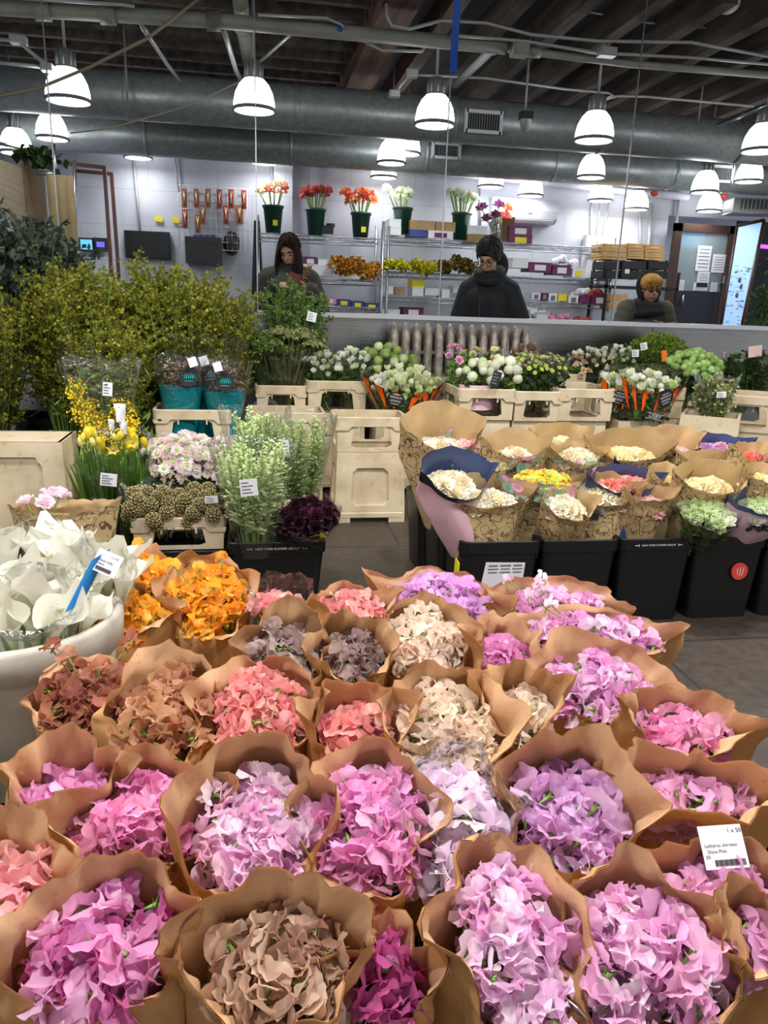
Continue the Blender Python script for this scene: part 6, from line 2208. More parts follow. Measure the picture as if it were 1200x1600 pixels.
def branchy(seed, nb, H, spread, nt, nl, leaf, asp=0.5, bud=None, lo=0.35):
    """mesh of upright branches carrying twigs with small leaves or buds"""
    r = random.Random(seed)
    m = MB()
    for i in range(nb):
        an, q = r.uniform(0, TAU), math.sqrt(r.random())
        tip = Vector((spread * q * math.cos(an), spread * q * math.sin(an), H * r.uniform(0.78, 1.0) - 0.12 * H * q))
        b0 = Vector((tip.x * 0.25, tip.y * 0.25, 0))
        md = b0.lerp(tip, 0.55) + Vector((r.gauss(0, 0.02), r.gauss(0, 0.02), 0))
        m.tube([b0, md, tip], [0.004, 0.003, 0.0012], 4, 1, caps=False)
        for k in range(nt):
            f = lo + (1 - lo) * (k + r.random()) / nt
            p = md.lerp(tip, (f - 0.55) / 0.45) if f > 0.55 else b0.lerp(md, f / 0.55)
            d = Vector((r.uniform(-1, 1), r.uniform(-1, 1), r.uniform(0.1, 1.0))).normalized()
            L = H * 0.14 * r.uniform(0.6, 1.2) * (1.2 - 0.5 * f)
            e = p + d * L
            m.tube([p, e], [0.0016, 0.0008], 3, 1, caps=False)
            for j in range(nl):
                g = p.lerp(e, (j + 1) / nl) + Vector((r.gauss(0, 0.006), r.gauss(0, 0.006), r.gauss(0, 0.006)))
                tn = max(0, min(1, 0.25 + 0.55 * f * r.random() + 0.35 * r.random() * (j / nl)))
                leaf_quad(m, g, Vector((r.uniform(-1, 1), r.uniform(-1, 1), r.uniform(-0.2, 1))), leaf * r.uniform(0.7, 1.3), tn, r, asp)
    return m


# big sheaves of yellow budded branches
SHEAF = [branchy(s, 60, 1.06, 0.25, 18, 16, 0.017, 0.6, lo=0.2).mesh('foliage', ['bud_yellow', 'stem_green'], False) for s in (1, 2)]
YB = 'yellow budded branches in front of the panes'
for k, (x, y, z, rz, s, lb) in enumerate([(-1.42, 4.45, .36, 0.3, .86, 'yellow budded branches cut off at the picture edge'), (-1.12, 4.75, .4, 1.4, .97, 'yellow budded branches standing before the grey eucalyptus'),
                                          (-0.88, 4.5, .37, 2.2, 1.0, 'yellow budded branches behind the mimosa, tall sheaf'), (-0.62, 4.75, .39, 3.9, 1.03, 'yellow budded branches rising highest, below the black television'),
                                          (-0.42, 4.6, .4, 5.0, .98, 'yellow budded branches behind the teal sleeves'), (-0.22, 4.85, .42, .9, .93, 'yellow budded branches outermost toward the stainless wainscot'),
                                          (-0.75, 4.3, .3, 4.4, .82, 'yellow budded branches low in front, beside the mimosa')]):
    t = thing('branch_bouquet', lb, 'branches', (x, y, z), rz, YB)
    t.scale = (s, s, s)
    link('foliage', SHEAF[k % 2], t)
    if k in (0, 2, 4, 5):
        m = MB()
        rr = k * 1.3
        m.grid(lambda u, v: ((0.09 + 0.15 * v + 0.02 * nz3(3 * math.cos(TAU * u), 3 * math.sin(TAU * u), 2 * v + rr)) * math.cos(TAU * u), (0.09 + 0.15 * v) * math.sin(TAU * u), 0.02 + (0.62 + 0.08 * nz3(2 * math.cos(TAU * u) + rr, 2 * math.sin(TAU * u))) * v), 28, 10, closed=True)
        m.build('clear_sleeve', 'cellophane_haze', t)
# eucalyptus
EUC = branchy(9, 36, 1.15, 0.26, 15, 10, 0.032, 0.85).mesh('foliage', ['eucalyptus_grey', 'stem_green'], False)
for k, (x, y, z, rz, s, lb) in enumerate([(-1.5, 4.95, .5, 0, 1.06, 'grey eucalyptus branches at the picture edge under the side rack'), (-1.22, 5.05, .48, 2, 1.02, 'grey eucalyptus branches reaching up before the cardboard sheets')]):
    t = thing('branch_bouquet', lb, 'branches', (x, y, z), rz, 'grey eucalyptus branches')
    t.scale = (s, s, s)
    link('foliage', EUC, t)
    tub(x, y, 0.34, 0.3, z, '%s black tub under the grey eucalyptus branches' % ('first' if k == 0 else 'second'))
tub(-0.22, 4.85 + 0.14, 0.36, 0.3, 0.4, 'black tub under the outermost yellow budded branches')


def film_cone(t, z0, r0, z1, r1, seed, mtl='cellophane', sy=0.75, name='clear_sleeve', rag=0.06):
    m = MB()
    m.grid(lambda u, v: ((r0 + (r1 - r0) * v + 0.12 * r1 * v * nz3(1.7 * math.cos(TAU * u) + seed, 1.7 * math.sin(TAU * u), 2 * v)) * math.cos(TAU * u),
                         sy * (r0 + (r1 - r0) * v) * math.sin(TAU * u),
                         z0 + (z1 - z0) * v + rag * v * v * nz3(2 * math.cos(TAU * u) + seed, 2 * math.sin(TAU * u), 5)), 36, 12, closed=True)
    return m.build(name, mtl, t)


def tag_card(t, p, w, h, tilt=0.2, mtl='label_white', yaw=0.0, name='price_label', lines=True):
    Rm = Matrix.Rotation(yaw, 3, 'Z') @ Matrix.Rotation(PI / 2, 3, 'X') @ Matrix.Rotation(tilt, 3, 'Z')
    M = Matrix.Translation(p) @ Rm.to_4x4()
    m = MB(); m.box((0, 0, 0), (w, h, 0.0015))
    lb = link(name, m.mesh(name, [mtl], False), t, M=M)
    if lines:
        m = MB()
        for k in range(4):
            ww = w * (0.4, 0.65, 0.5, 0.6)[k]
            m.box((-w * 0.4 + ww / 2, h * (0.3 - 0.2 * k), 0.0015), (ww, h * 0.07, 0.0008))
        link('lettering', m.mesh('lettering', ['ink_grey'], False), lb)
    return lb


# mimosa in clear film
c = py_(165, 700, 3.95)
t = thing('mimosa_bouquet', 'yellow mimosa in a clear film sleeve before the yellow budded branches', 'flower bouquet', (c.x, 3.95, 0.35))
r = random.Random(31)
m = MB()
m2 = MB()
for px, py, rad, n in ((118, 610, .035, 170), (128, 640, .05, 260), (150, 665, .05, 260), (172, 672, .06, 260), (203, 660, .04, 200), (188, 640, .045, 160), (165, 690, .07, 300), (195, 690, .05, 200), (140, 690, .05, 160), (140, 652, .05, 160)):
    q = py_(px, py, 3.93) - t.location
    for _ in range(n):
        p = q + Vector((r.gauss(0, rad * 0.55), r.gauss(0, 0.04), r.gauss(0, rad * 0.6)))
        s = r.uniform(0.004, 0.0068)
        m.ball(p, s, 5, 3, 0, r.random())
    m2.tube([(0, 0, 0), q * 0.6, q], 0.003, 4)
m.build('flower_head', 'mimosa_yellow', t)
cloud(m2, r, 200, lambda r: Vector((r.gauss(0, .12), r.gauss(0, .04), r.uniform(0.1, 0.5))), 0.05, 0.15)
m2.build('stem', 'leaf_green', t, False)
film_cone(t, 0.0, 0.08, 0.58, 0.2, 3, sy=0.5)
q = py_(168, 608, 3.84) - t.location; tag_card(t, q, 0.045, 0.065, -0.1)
m = MB()
for px, py, s in ((188, 648, .06), (174, 665, .035), (193, 670, .045)):
    q = py_(px, py, 3.85) - t.location
    m.grid(lambda u, v: q + Vector(((u - 0.5) * s * (1 - 0.4 * v), 0.01 * math.sin(5 * u + 4 * v), (0.6 - v) * s * 1.5)), 4, 4)
m.build('tissue_wrap', 'white_plastic', t)

# yellow daffodil buds with long leaves
c = py_(182, 800, 3.42)
t = thing('daffodil_bouquet', 'yellow daffodil buds among tall green leaves with a white label', 'flower bouquet', (c.x, 3.45, 0.12))
r = random.Random(33)
m = MB()
for i in range(270):
    x0, y0 = r.uniform(-0.13, 0.13), r.uniform(-0.1, 0.1)
    H = r.uniform(0.40, 0.49)
    w = r.uniform(0.007, 0.012); lx, ly = r.gauss(0.1 * x0, 0.02), r.gauss(0, 0.015); a = r.uniform(0, PI)
    ca, sa = math.cos(a) * w, math.sin(a) * w
    m.grid(lambda u, v: (x0 * (0.7 + 0.5 * v) + lx * v * v + (u - 0.5) * 2 * ca * (1 - v ** 4), y0 * (0.7 + 0.5 * v) + ly * v * v + (u - 0.5) * 2 * sa * (1 - v ** 4), H * v), 1, 5, tone=lambda u, v: 0.15 + 0.6 * v)
m.build('foliage', 'leaf_green', t)
m = MB()
bud = MB()
for k in range(6):
    a = TAU * k / 6
    bud.grid(lambda u, v: ((0.006 + 0.012 * math.sin(PI * min(1, v * 0.8 + .1))) * math.cos(a + (u - 0.5) * 1.4), (0.006 + 0.012 * math.sin(PI * min(1, v * 0.8 + .1))) * math.sin(a + (u - 0.5) * 1.4), 0.055 * v), 3, 4)
bud.tube([(0, 0, 0.0), (0, 0, -0.15)], 0.004, 5, 1)
BUD = bud.mesh('bloom', ['petal', 'stem_green'])
for i in range(20):
    p = Vector((r.uniform(-0.14, 0.16), r.uniform(-0.12, 0.08), r.uniform(0.44, 0.51)))
    link('bloom', BUD, t, color=hx(r.choice(['#f4dc30', '#f6e660', '#eecf20', '#f0e890'])), M=trs(p, xf((r.gauss(0, .3), r.gauss(0, .3), 1)), r.uniform(0.6, 0.95)))
for dx, dz in ((0.02, 0.47), (0.1, 0.5)):
    link('bloom', TRUMPET[1], t, color=hx('#f5e03a'), M=trs(Vector((dx, -0.12, dz)), xf((0.2, -1, 0.3)), 0.5))
film_cone(t, 0.0, 0.13, 0.52, 0.18, 8, sy=0.8)
tag_card(t, Vector((0.0, -0.16, 0.35)), 0.068, 0.055, -0.12)

# pale pink chrysanthemums with green hearts
for k, (px, py, rw, lb, n) in enumerate([(285, 715, .19, 'pale pink daisy chrysanthemums with green hearts, the larger mound', 46), (352, 722, .12, 'pale pink daisy chrysanthemums nearer the plumes, the smaller mound', 22)]):
    c = py_(px, py, 3.5)
    base = Vector((c.x, 3.55, 0.2))
    t = thing('chrysanthemum_bouquet', lb, 'flower bouquet', base, 0, 'pale pink chrysanthemums')
    B = mouth_basis(0.55, 0.0)
    heads(t, base, c, B, rw, 0.15, DAISY, ['#ecd2da', '#f0dce0', '#e6c4d0', '#f4e8e8'], int(n * 1.7), dome=0.08, s=0.92, seed=40 + k, layers=1, flat=True, jit=0.012)
    r = random.Random(k); m = MB()
    cloud(m, r, 260, lambda r: Vector((r.uniform(-1, 1) * rw * 0.8, r.uniform(-.1, .1), r.uniform(0.0, c.z - 0.24))), 0.05, 0.4)
    m.build('foliage', 'leaf_green', t, False)
    film_cone(t, 0.0, 0.08, c.z - 0.2, rw * 1.05, 4 + k)

# brown pod flowers
for k, (px, py, rw, lb, n) in enumerate([(240, 790, .125, 'brown scabiosa pods in clear film, the denser of two', 17), (313, 790, .1, 'brown scabiosa pods in clear film nearer the pale plumes', 12)]):
    c = py_(px, py, 3.08)
    base = Vector((c.x, 3.12, 0.255))
    t = thing('seed_pod_bouquet', lb, 'flower bouquet', base, 0, 'brown scabiosa pods')
    B = mouth_basis(0.5, 0.0)
    heads(t, base, c, B, rw, 0.1, POD, ['#ffffff'], n, dome=0.05, s=1.35, seed=60 + k, layers=2, flat=True, jit=0.01, name='seed_head', sink=0.035)
    film_cone(t, 0.0, 0.06, c.z - base.z + 0.06, rw * 1.12, 12 + k)
    if k == 1:
        tag_card(t, Vector((0.05, -0.12, 0.2)), 0.05, 0.03, 0.05)
    m = MB(); stl = random.Random(k)
    for q in range(16):
        m.tube([(stl.gauss(0, .02), stl.gauss(0, .02), 0), (stl.gauss(0, .06), stl.gauss(0, .04), c.z - base.z)], 0.0025, 4)
    m.build('stem', 'stem_green', t)


# pale green plumes
def plume_mesh(seed, n_st, H, spread, lean=0.0):
    r = random.Random(seed)
    m = MB()
    for i in range(n_st):
        an, q = r.uniform(0, TAU), math.sqrt(r.random())
        tip = Vector((spread * q * math.cos(an), spread * 0.75 * q * math.sin(an), H * r.uniform(0.82, 1.05)))
        b0 = Vector((tip.x * 0.3, tip.y * 0.3, 0.0))
        m.tube([b0, b0.lerp(tip, 0.5), tip], [0.003, 0.002, 0.001], 4, 1, caps=False)
        L = H * 0.62
        for k in range(80):
            f = k / 80
            p = tip - (tip - b0).normalized() * L * f
            d = Vector((r.uniform(-1, 1), r.uniform(-1, 1), r.uniform(0.0, 0.9))).normalized()
            s = 0.012 + 0.045 * min(f * 1.6, 1.0) * r.uniform(0.5, 1.0)
            e = p + d * s
            sd = d.orthogonal().normalized() * 0.0045
            m.add([p - sd, p + sd, e + sd * 0.8, e - sd * 0.8], [(0, 1, 2, 3)], 0, [0.1 + 0.2 * r.random()] * 2 + [0.75 + 0.25 * r.random()] * 2)
            e2 = e + Vector((r.uniform(-1, 1), r.uniform(-1, 1), r.uniform(-0.5, 0.6))) * 0.012
            m.add([e - sd, e + sd, e2], [(0, 1, 2)], 0, 0.9)
    return m.mesh('flower_plume', ['plume_green', 'stem_green'], False)


PLUME = [plume_mesh(s, 34, 0.5, 0.15) for s in (1, 2)]
for k, (px, py, y, z0, rz, s, lb) in enumerate([(398, 850, 3.0, .2, 0, .95, 'pale green plumes in film at the tub front, with a square label'), (400, 790, 3.32, .28, 2, .95, 'pale green plumes standing behind, against the chrysanthemums'), (468, 770, 3.22, .28, 4, .93, 'pale green plumes in film on the aisle side')]):
    c = py_(px, py, y)
    t = thing('plume_bouquet', lb, 'flower bouquet', (c.x, y, z0), rz, 'pale green plumes')
    t.scale = (s, s, s)
    link('flower_plume', PLUME[k % 2], t)
    film_cone(t, 0.02, 0.08, 0.52, 0.19, 20 + k, sy=0.85)
    if k != 1:
        o = tag_card(t, Matrix.Rotation(-rz, 3, 'Z') @ Vector((-0.02 if k == 0 else -0.07, -0.165, 0.36 if k == 0 else 0.4)), 0.07 if k == 0 else 0.03, 0.07, 0.1, yaw=-rz)
# burgundy flowers with yellow label
c = py_(482, 808, 2.95)
base = Vector((c.x - 0.02, 3.02, 0.22))
t = thing('burgundy_bouquet', 'dark burgundy carnations in clear film with a yellow label', 'flower bouquet', base)
B = mouth_basis(0.45, -0.2)
heads(t, base, c, B, 0.1, 0.09, GARDEN, ['#3a0f22', '#2a0a1a', '#4a1430'], 24, dome=0.03, s=0.75, seed=71, layers=2, flat=True, jit=0.008)
sv, so = make_sleeve(t, base, base, c, B, 0.115, 0.1, 0.0, 0.06, ('cellophane',), 9.0, 'clear_sleeve', r0=0.05)
stick_label(t, base, sv, 0.82, 0.66, 0.05, 0.045, (), 0.5, 'label_yellow')
m = MB(); cloud(m, random.Random(4), 90, lambda r: Vector((r.gauss(0, .03), r.gauss(0, .03), r.uniform(0.02, c.z - base.z - 0.03))), 0.05, 0.3); m.build('foliage', 'leaf_dark', t, False)

# calla lilies in the white bucket
CL = 'white calla lilies in film'
for k, (px, py, y, n, rw, lb) in enumerate([(40, 915, 1.42, 14, .085, 'white calla lilies drooping over the bucket rim in front'), (138, 868, 1.6, 8, .07, 'white calla lilies in a film sleeve with blue printed corner and label'), (50, 845, 1.62, 10, .095, 'white calla lilies in clear film, tallest in the bucket')]):
    c = py_(px, py, y)
    base = Vector((-0.49 + 0.08 * (k == 1) - 0.06 * (k == 2), 1.54 + 0.04 * (k > 0) - 0.06 * (k == 0), 0.33))
    t = thing('calla_bouquet', lb, 'flower bouquet', base, 0, CL)
    B = mouth_basis(0.5 if k == 0 else 0.3, 0.2 if k == 0 else -0.2)
    r = random.Random(80 + k)
    for i in range(n):
        q = math.sqrt((i + 0.4) / n); an = i * 2.4
        p = c + B.col[0] * rw * q * math.cos(an) + B.col[1] * rw * 0.9 * q * math.sin(an) - B.col[2] * (0.12 + 0.05 * r.random() * (k == 0) + 0.02 * q)
        d = Vector((0, 0.3 - 0.25 * (k == 0), 1.0)) + (B.col[0] * math.cos(an) + B.col[1] * math.sin(an)) * 0.38 * q
        link('bloom', CALLA[i % 4], t, M=trs(p - base, xf(d, (r.uniform(-1, 1), r.uniform(-1, 1), r.uniform(-1, 1))), r.uniform(0.62, 0.8)))
    sv, so = make_sleeve(t, base, base, c, B, rw * 1.12, rw * 0.95, -0.005 if k else -0.05, 0.03 if k else -0.02, ('cellophane',), 31.0 + k, 'clear_sleeve', r0=0.05, low=0.03)
    if k == 1:
        m = MB()
        q0, q1 = py_(158, 866, 1.46) - base, py_(116, 948, 1.44) - base
        wv = Vector((0.016, 0.01, 0.008))
        m.grid(lambda u, v: q0.lerp(q1, v) + wv * (2 * u - 1) + Vector((0, -0.006 * math.sin(PI * u), 0)), 4, 8)
        m.grid(lambda u, v: q0.lerp(q1, v) + wv * (2 * u - 1) + Vector((0, 0.002 - 0.006 * math.sin(PI * u), 0)), 4, 8)
        m.build('blue_print', 'label_blue', t)
        pl = py_(167, 880, 1.452) - base
        lb = tag_card(t, pl, 0.05, 0.044, 0.0, lines=False)
        lb.matrix_local = Matrix.Translation(pl) @ (Matrix.Rotation(PI / 2 - 0.3, 3, 'X') @ Matrix.Rotation(-0.45, 3, 'Z')).to_4x4()
        m = MB()
        for s_, lx, ly, sz in (('Zante Calla', -0.06, 0.05, 0.0062), ('1 x 10', 0.2, 0.32, 0.0055), ('FRESH', -0.2, -0.12, 0.005)):
            m.geo(GLYPH[s_], Matrix.Translation((lx * 0.05, ly * 0.044, 0.0014)) @ Matrix.Diagonal((sz, sz, 1, 1)))
        for q in range(14):
            m.box((-0.015 + 0.0022 * q, -0.014, 0.0014), (0.0012 if q % 3 else 0.0018, 0.007, 0.0006))
        link('lettering', m.mesh('lettering', ['ink'], False), lb)
m = MB(); r = random.Random(6)

# ------------------------------------------------------------------ bunches in the crates along the wainscot
def round_bunch(px, py, y, rw, rh, base_z, mesh_list, cols, n, s, label, cat='flower bouquet', name='flower_bouquet', tilt=0.5, foliage='leaf_green', nf=220, film=True, leaf=0.045, group=None, depth_=0.12, dome=0.06, layers=1, film_z=0.06):
    c = py_(px, py, y)
    base = Vector((c.x, y + 0.03, base_z))
    t = thing(name, label, cat, base, 0, group)
    B = mouth_basis(tilt, 0.0)
    if n:
        heads(t, base, c, B, rw, depth_, mesh_list, cols, n, dome=dome, s=s, seed=int(px), layers=layers, flat=True, jit=0.014)
    r = random.Random(int(px) + 3)
    m = MB()
    H = c.z - base_z
    cloud(m, r, nf, lambda r: Vector((r.uniform(-1, 1) * rw * 0.75, r.uniform(-0.08, 0.08), r.uniform(0.1, H - 0.01))), leaf, 0.4)
    for k in range(10):
        m.tube([(r.gauss(0, .03), r.gauss(0, .03), 0.02), (r.gauss(0, rw * 0.4), r.gauss(0, .04), H * 0.9)], 0.003, 4)
    m.build('foliage', foliage, t, False)
    if film:
        film_cone(t, 0.02, rw * 0.55, H + film_z, rw * 1.12, px * 0.1, sy=0.8)
    return t


WG = None
round_bunch(505, 572, 5.02, .13, .1, .52, BUDR, ['#f2efe6', '#f6f3ec', '#e6e8d2', '#d8e0b8'], 24, .62, 'white lisianthus with folded white heads in the window crate', film_z=0.05)
round_bunch(548, 568, 5.02, .12, .1, .52, BUDR, ['#f4f2ea', '#eef0e0', '#dde6c4'], 22, .62, 'white lisianthus next to the orange striped bouquet')
round_bunch(598, 558, 5.14, .15, .1, .5, SNOW, ['#b9cf6a', '#a8c45c', '#dfe8b8'], 14, .7, 'lime green flowers in hazy film in front of the radiator')
round_bunch(640, 575, 5.18, .1, .1, .5, SNOW, ['#8fb040', '#a5c050'], 8, .7, 'small lime green flowers behind the orange striped sleeve')
# umbels
for k, (px, py, y, rw, lb) in enumerate([(402, 552, 5.02, .19, 'dark green umbel flowers leaning toward the yellow branches'), (452, 540, 5.08, .2, 'green umbel flowers in film, the rounder taller mound')]):
    c = py_(px, py, y)
    t = thing('umbel_bouquet', lb, 'flower bouquet', (0.17 + (k - 0.5) * 0.1, 5.05, 0.53), 0, 'green umbel flowers')
    r = random.Random(90 + k); m = MB()
    o0 = t.location
    for i in range(62):
        an, q = r.uniform(0, TAU), math.sqrt(r.random())
        p = c - o0 + Vector((rw * q * math.cos(an), 0.14 * q * math.sin(an), 0.1 * (1 - q * q) + r.uniform(-.02, .02)))
        m.tube([(0, 0, 0), p * 0.55, p - Vector((0, 0, 0.02))], 0.0025, 4, 0, 0.3, caps=False)
        for j in range(80):
            a2, q2 = r.uniform(0, TAU), math.sqrt(r.random())
            g = p + Vector((0.055 * q2 * math.cos(a2), 0.055 * q2 * math.sin(a2), 0.022 * (1 - q2 * q2) + r.uniform(-.006, .006)))
            leaf_quad(m, g, Vector((r.uniform(-1, 1), r.uniform(-1, 1), r.uniform(0, 1))), 0.014, 0.3 + 0.7 * r.random(), r, 0.6)
    m.build('flower_head', 'shrub_green' if k == 0 else 'dried_green', t, False)
    film_cone(t, 0.0, 0.08, c.z - 0.53, rw * 0.95, 40 + k)
# tall myrtle shrub bunch
c = py_(455, 485, 5.22)
t = thing('shrub_bouquet', 'tall bright green leafy branches with a white tag in front of the pane', 'branches', (c.x, 5.22, 0.45))
link('foliage', branchy(55, 44, 0.93, 0.21, 13, 10, 0.026, 0.45).mesh('foliage', ['shrub_green', 'stem_green'], False), t)
film_cone(t, 0.02, 0.07, 0.7, 0.17, 50)
tag_card(t, py_(487, 495, 5.0) - t.location, 0.06, 0.06, -0.2)
tub(c.x, 5.3, 0.32, 0.28, 0.44, 'black tub hidden under the tall bright green branches')

# orange striped sleeves
def flame_bunch(px, py, y, rw, hh, base_z, label, text, n, tilt, badge_u, seed, yaw=0.0):
    c = py_(px, py, y)
    base = Vector((c.x, y + 0.03, base_z))
    t = thing('striped_bouquet', label, 'flower bouquet', base, 0, 'orange striped bouquets')
    B = mouth_basis(tilt, yaw)
    sv, so = make_sleeve(t, base, base, c, B, rw * 1.1, rw * 0.7, 0.03, 0.07, ('cellophane',), seed, 'clear_sleeve', r0=rw * 0.45, low=0.0)
    heads(t, base, c, B, rw * 0.98, rw * 0.62, FLORET + BUDR, ['#eef0d6', '#e2eab8', '#f4f2e8', '#d6e2a2'], n, dome=0.05, s=0.85, seed=int(px) + 1, layers=2, flat=True, jit=0.012, sink=0.05)
    r = random.Random(int(px))
    m = MB()
    cloud(m, r, 160, lambda r: Vector((r.uniform(-1, 1) * rw * 0.7, r.uniform(-.05, .05), r.uniform(0.05, c.z - base_z - 0.05))), 0.05, 0.3)
    m.build('foliage', 'leaf_green', t, False)
    for u0, u1, v0, v1, wd_ in ((.56, .585, 1.0, .38, .022), (.63, .65, 1.0, .4, .02), (.71, .69, .99, .4, .018), (.79, .755, .97, .42, .018), (.79, .825, .97, .4, .018), (.865, .855, 1.0, .5, .018), (.92, .88, 1.0, .5, .022)):
        for q, mt in ((1.35, 'ink'), (1.0, 'flame_orange')):
            m = MB()
            m.grid(lambda u, v: sv(u0 + (u1 - u0) * v + (u - 0.5) * 2 * wd_ * q * (1 - 0.75 * v ** 1.3), v0 + (v1 - v0) * v) - base + (on_sleeve(sv, u0, 0.6)[1].col[2]) * (0.003 if q > 1.2 else 0.006), 2, 14)
            if q > 1.2:
                st = m.build('stripe_outline', mt, t)
            else:
                m.build('printed_stripe', mt, t)
    p, Rm = on_sleeve(sv, badge_u, 0.62)
    M = Matrix.Translation(p - base + Rm.col[2] * 0.012) @ (Rm @ Matrix.Rotation(-0.1 if text == 'PREMIUM' else 0.2, 3, 'Z')).to_4x4()
    m = MB()
    m.lathe([(0.0, 0.0), (0.055, 0.0), (0.055, 0.003), (0.0, 0.003)], 24, sy=0.85 if text == 'PREMIUM' else 1.15)
    bd = link('badge', m.mesh('badge', ['ink'], False), t, M=M)
    m = MB()
    for s_, dy in (('PREMIUM', 0.012), ('GREENS', -0.012)):
        m.geo(GLYPH[s_], Matrix.Translation((0, dy, 0.0045)) @ Matrix.Diagonal((0.019, 0.022, 1, 1)))
    m.box((0, 0.032, 0.0045), (0.05, 0.003, 0.001)); m.box((0, -0.032, 0.0045), (0.05, 0.003, 0.001))
    link('lettering', m.mesh('lettering', ['white_print'], False), bd)
    if text == 'LISBY':
        p, Rm = on_sleeve(sv, 0.77, 0.33)
        M = Matrix.Translation(p - base + Rm.col[2] * 0.014) @ (Rm @ Matrix.Rotation(-0.2, 3, 'Z')).to_4x4()
        m = MB(); m.box((0, 0, 0), (0.12, 0.04, 0.003)); pl = link('name_plate', m.mesh('name_plate', ['ink'], False), t, M=M)
        m = MB(); m.geo(GLYPH['LISBY'], Matrix.Translation((0, 0, 0.004)) @ Matrix.Diagonal((0.034, 0.034, 1, 1)))
        for dy in (-0.017, 0.017):
            m.box((0, dy, 0.0035), (0.112, 0.002, 0.001))
        link('lettering', m.mesh('lettering', ['white_print'], False), pl)
    return t


flame_bunch(632, 597, 4.78, .235, .3, .46, 'pale green flowers in an orange striped sleeve, by the foot of the radiator', 'PREMIUM', 40, .45, .705, 61.0)
flame_bunch(975, 602, 4.55, .17, .3, .5, 'pale flowers in an orange striped sleeve beside the empty window crate', 'PREMIUM', 26, .45, .66, 62.0, .2)
flame_bunch(1018, 600, 4.42, .17, .3, .48, 'pale flowers in an orange striped sleeve with a black name plate', 'LISBY', 26, .45, .80, 63.0, -.2)

# window crate bouquets, radiator row
t = round_bunch(745, 585, 4.52, .13, .1, .6, SNOW, ['#e8ecd0', '#dfe7be', '#f2f0e4'], 12, .62, 'pale hydrangea heads in a pinkish sleeve, nearer the radiator', film_z=0.0)
m = MB(); m.grid(lambda u, v: (0.115 * math.cos(PI * (1.08 + 0.84 * u)), 0.1 * math.sin(PI * (1.08 + 0.84 * u)) - 0.02, 0.02 + 0.15 * v), 12, 3); m.build('paper_sleeve', 'pink_inner', t)
t = round_bunch(788, 580, 4.5, .12, .1, .6, SNOW, ['#eceed8', '#e2e8c4', '#f6f4ea'], 12, .66, 'pale hydrangea heads with a dark label card', film_z=0.02)
tag_card(t, py_(775, 592, 4.35) - t.location, 0.055, 0.09, -0.25, 'ink', 0, 'brand_card', True)
t = round_bunch(760, 562, 4.78, .17, .1, .62, GARDEN, ['#ecd87a', '#f0b888', '#d8e29c', '#f2e8b0'], 10, .55, 'yellow and peach flowers among dark leaves behind the hydrangea', nf=420, leaf=0.06)
t = round_bunch(710, 560, 4.72, .045, .06, .62, GARDEN, ['#e8a8cc', '#dfa0c8'], 5, .6, 'single pink flower cluster beside the radiator', nf=30, film=False)
t = round_bunch(822, 572, 4.5, .12, .1, .6, DAISY, ['#d4dc4c', '#e2e26a', '#b8c840', '#a88a4a'], 26, .55, 'yellow green spray flowers in the second radiator crate', nf=300, foliage='leaf_dark')
t = round_bunch(862, 572, 4.55, .12, .1, .6, DAISY, ['#dce05a', '#c9d060', '#e8e48a', '#8a5a4a'], 26, .55, 'yellow green and maroon spray flowers beside the empty crate', nf=300, foliage='leaf_dark')
t = round_bunch(820, 558, 4.75, .11, .1, .62, SNOW, ['#8a6a4a', '#a07a50', '#7a5a3c'], 9, .55, 'brown hydrangea heads among yellow spray flowers', nf=160)
t = round_bunch(925, 565, 5.1, .16, .1, .74, BUDR, ['#f4eee4', '#f0e4d2', '#f6e0c0', '#e8ecd6'], 26, .55, 'white and cream flowers in front of the wainscot beyond the empty crate', nf=260, foliage='leaf_dark')
t = round_bunch(905, 578, 5.06, .07, .08, .74, GARDEN, ['#e8c49c', '#e2b08c'], 8, .5, 'tan peach flowers above the empty window crate', nf=40)
t = round_bunch(965, 558, 5.16, .15, .1, .6, BUDR, ['#f0f0ea', '#e8ecd8', '#eee7b0'], 22, .5, 'white lilies and yellow flowers against the wainscot', nf=320)
# mossy round bunch
c = py_(1028, 552, 5.2)
t = thing('moss_bouquet', 'fluffy moss green bouquet against the wainscot with two white tags', 'flower bouquet', (c.x, 5.2, 0.67))
r = random.Random(5); m = MB()
for _ in range(3400):
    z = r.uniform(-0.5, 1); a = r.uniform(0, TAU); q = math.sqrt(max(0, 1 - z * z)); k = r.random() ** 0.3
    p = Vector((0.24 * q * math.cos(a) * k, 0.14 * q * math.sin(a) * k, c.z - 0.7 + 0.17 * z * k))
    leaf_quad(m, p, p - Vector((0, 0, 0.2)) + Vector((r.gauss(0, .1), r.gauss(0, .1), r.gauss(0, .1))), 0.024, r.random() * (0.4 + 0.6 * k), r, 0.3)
m.tube([(0, 0, 0), (0, 0, 0.2)], 0.04, 8)
m.build('foliage', 'moss_green', t, False)
film_cone(t, 0.0, 0.08, c.z - 0.62, 0.25, 70)
tag_card(t, py_(993, 552, 4.98) - t.location, 0.05, 0.05, 0.05); tag_card(t, py_(1006, 541, 4.98) - t.location, 0.05, 0.05, 0.25)
tag_card(t, py_(1038, 556, 4.95) - t.location, 0.04, 0.075, 0.2, 'label_orange', 0, 'orange_tag', False)
# snowball viburnum
t = round_bunch(1085, 575, 4.62, .2, .1, .6, SNOW, ['#a9cc66', '#b7d678', '#9cc05a', '#c4de8c'], 80, .5, 'bright green snowball flowers heaped over the turned crate', depth_=.15, dome=.1, film=False, nf=300, foliage='leaf_dark')
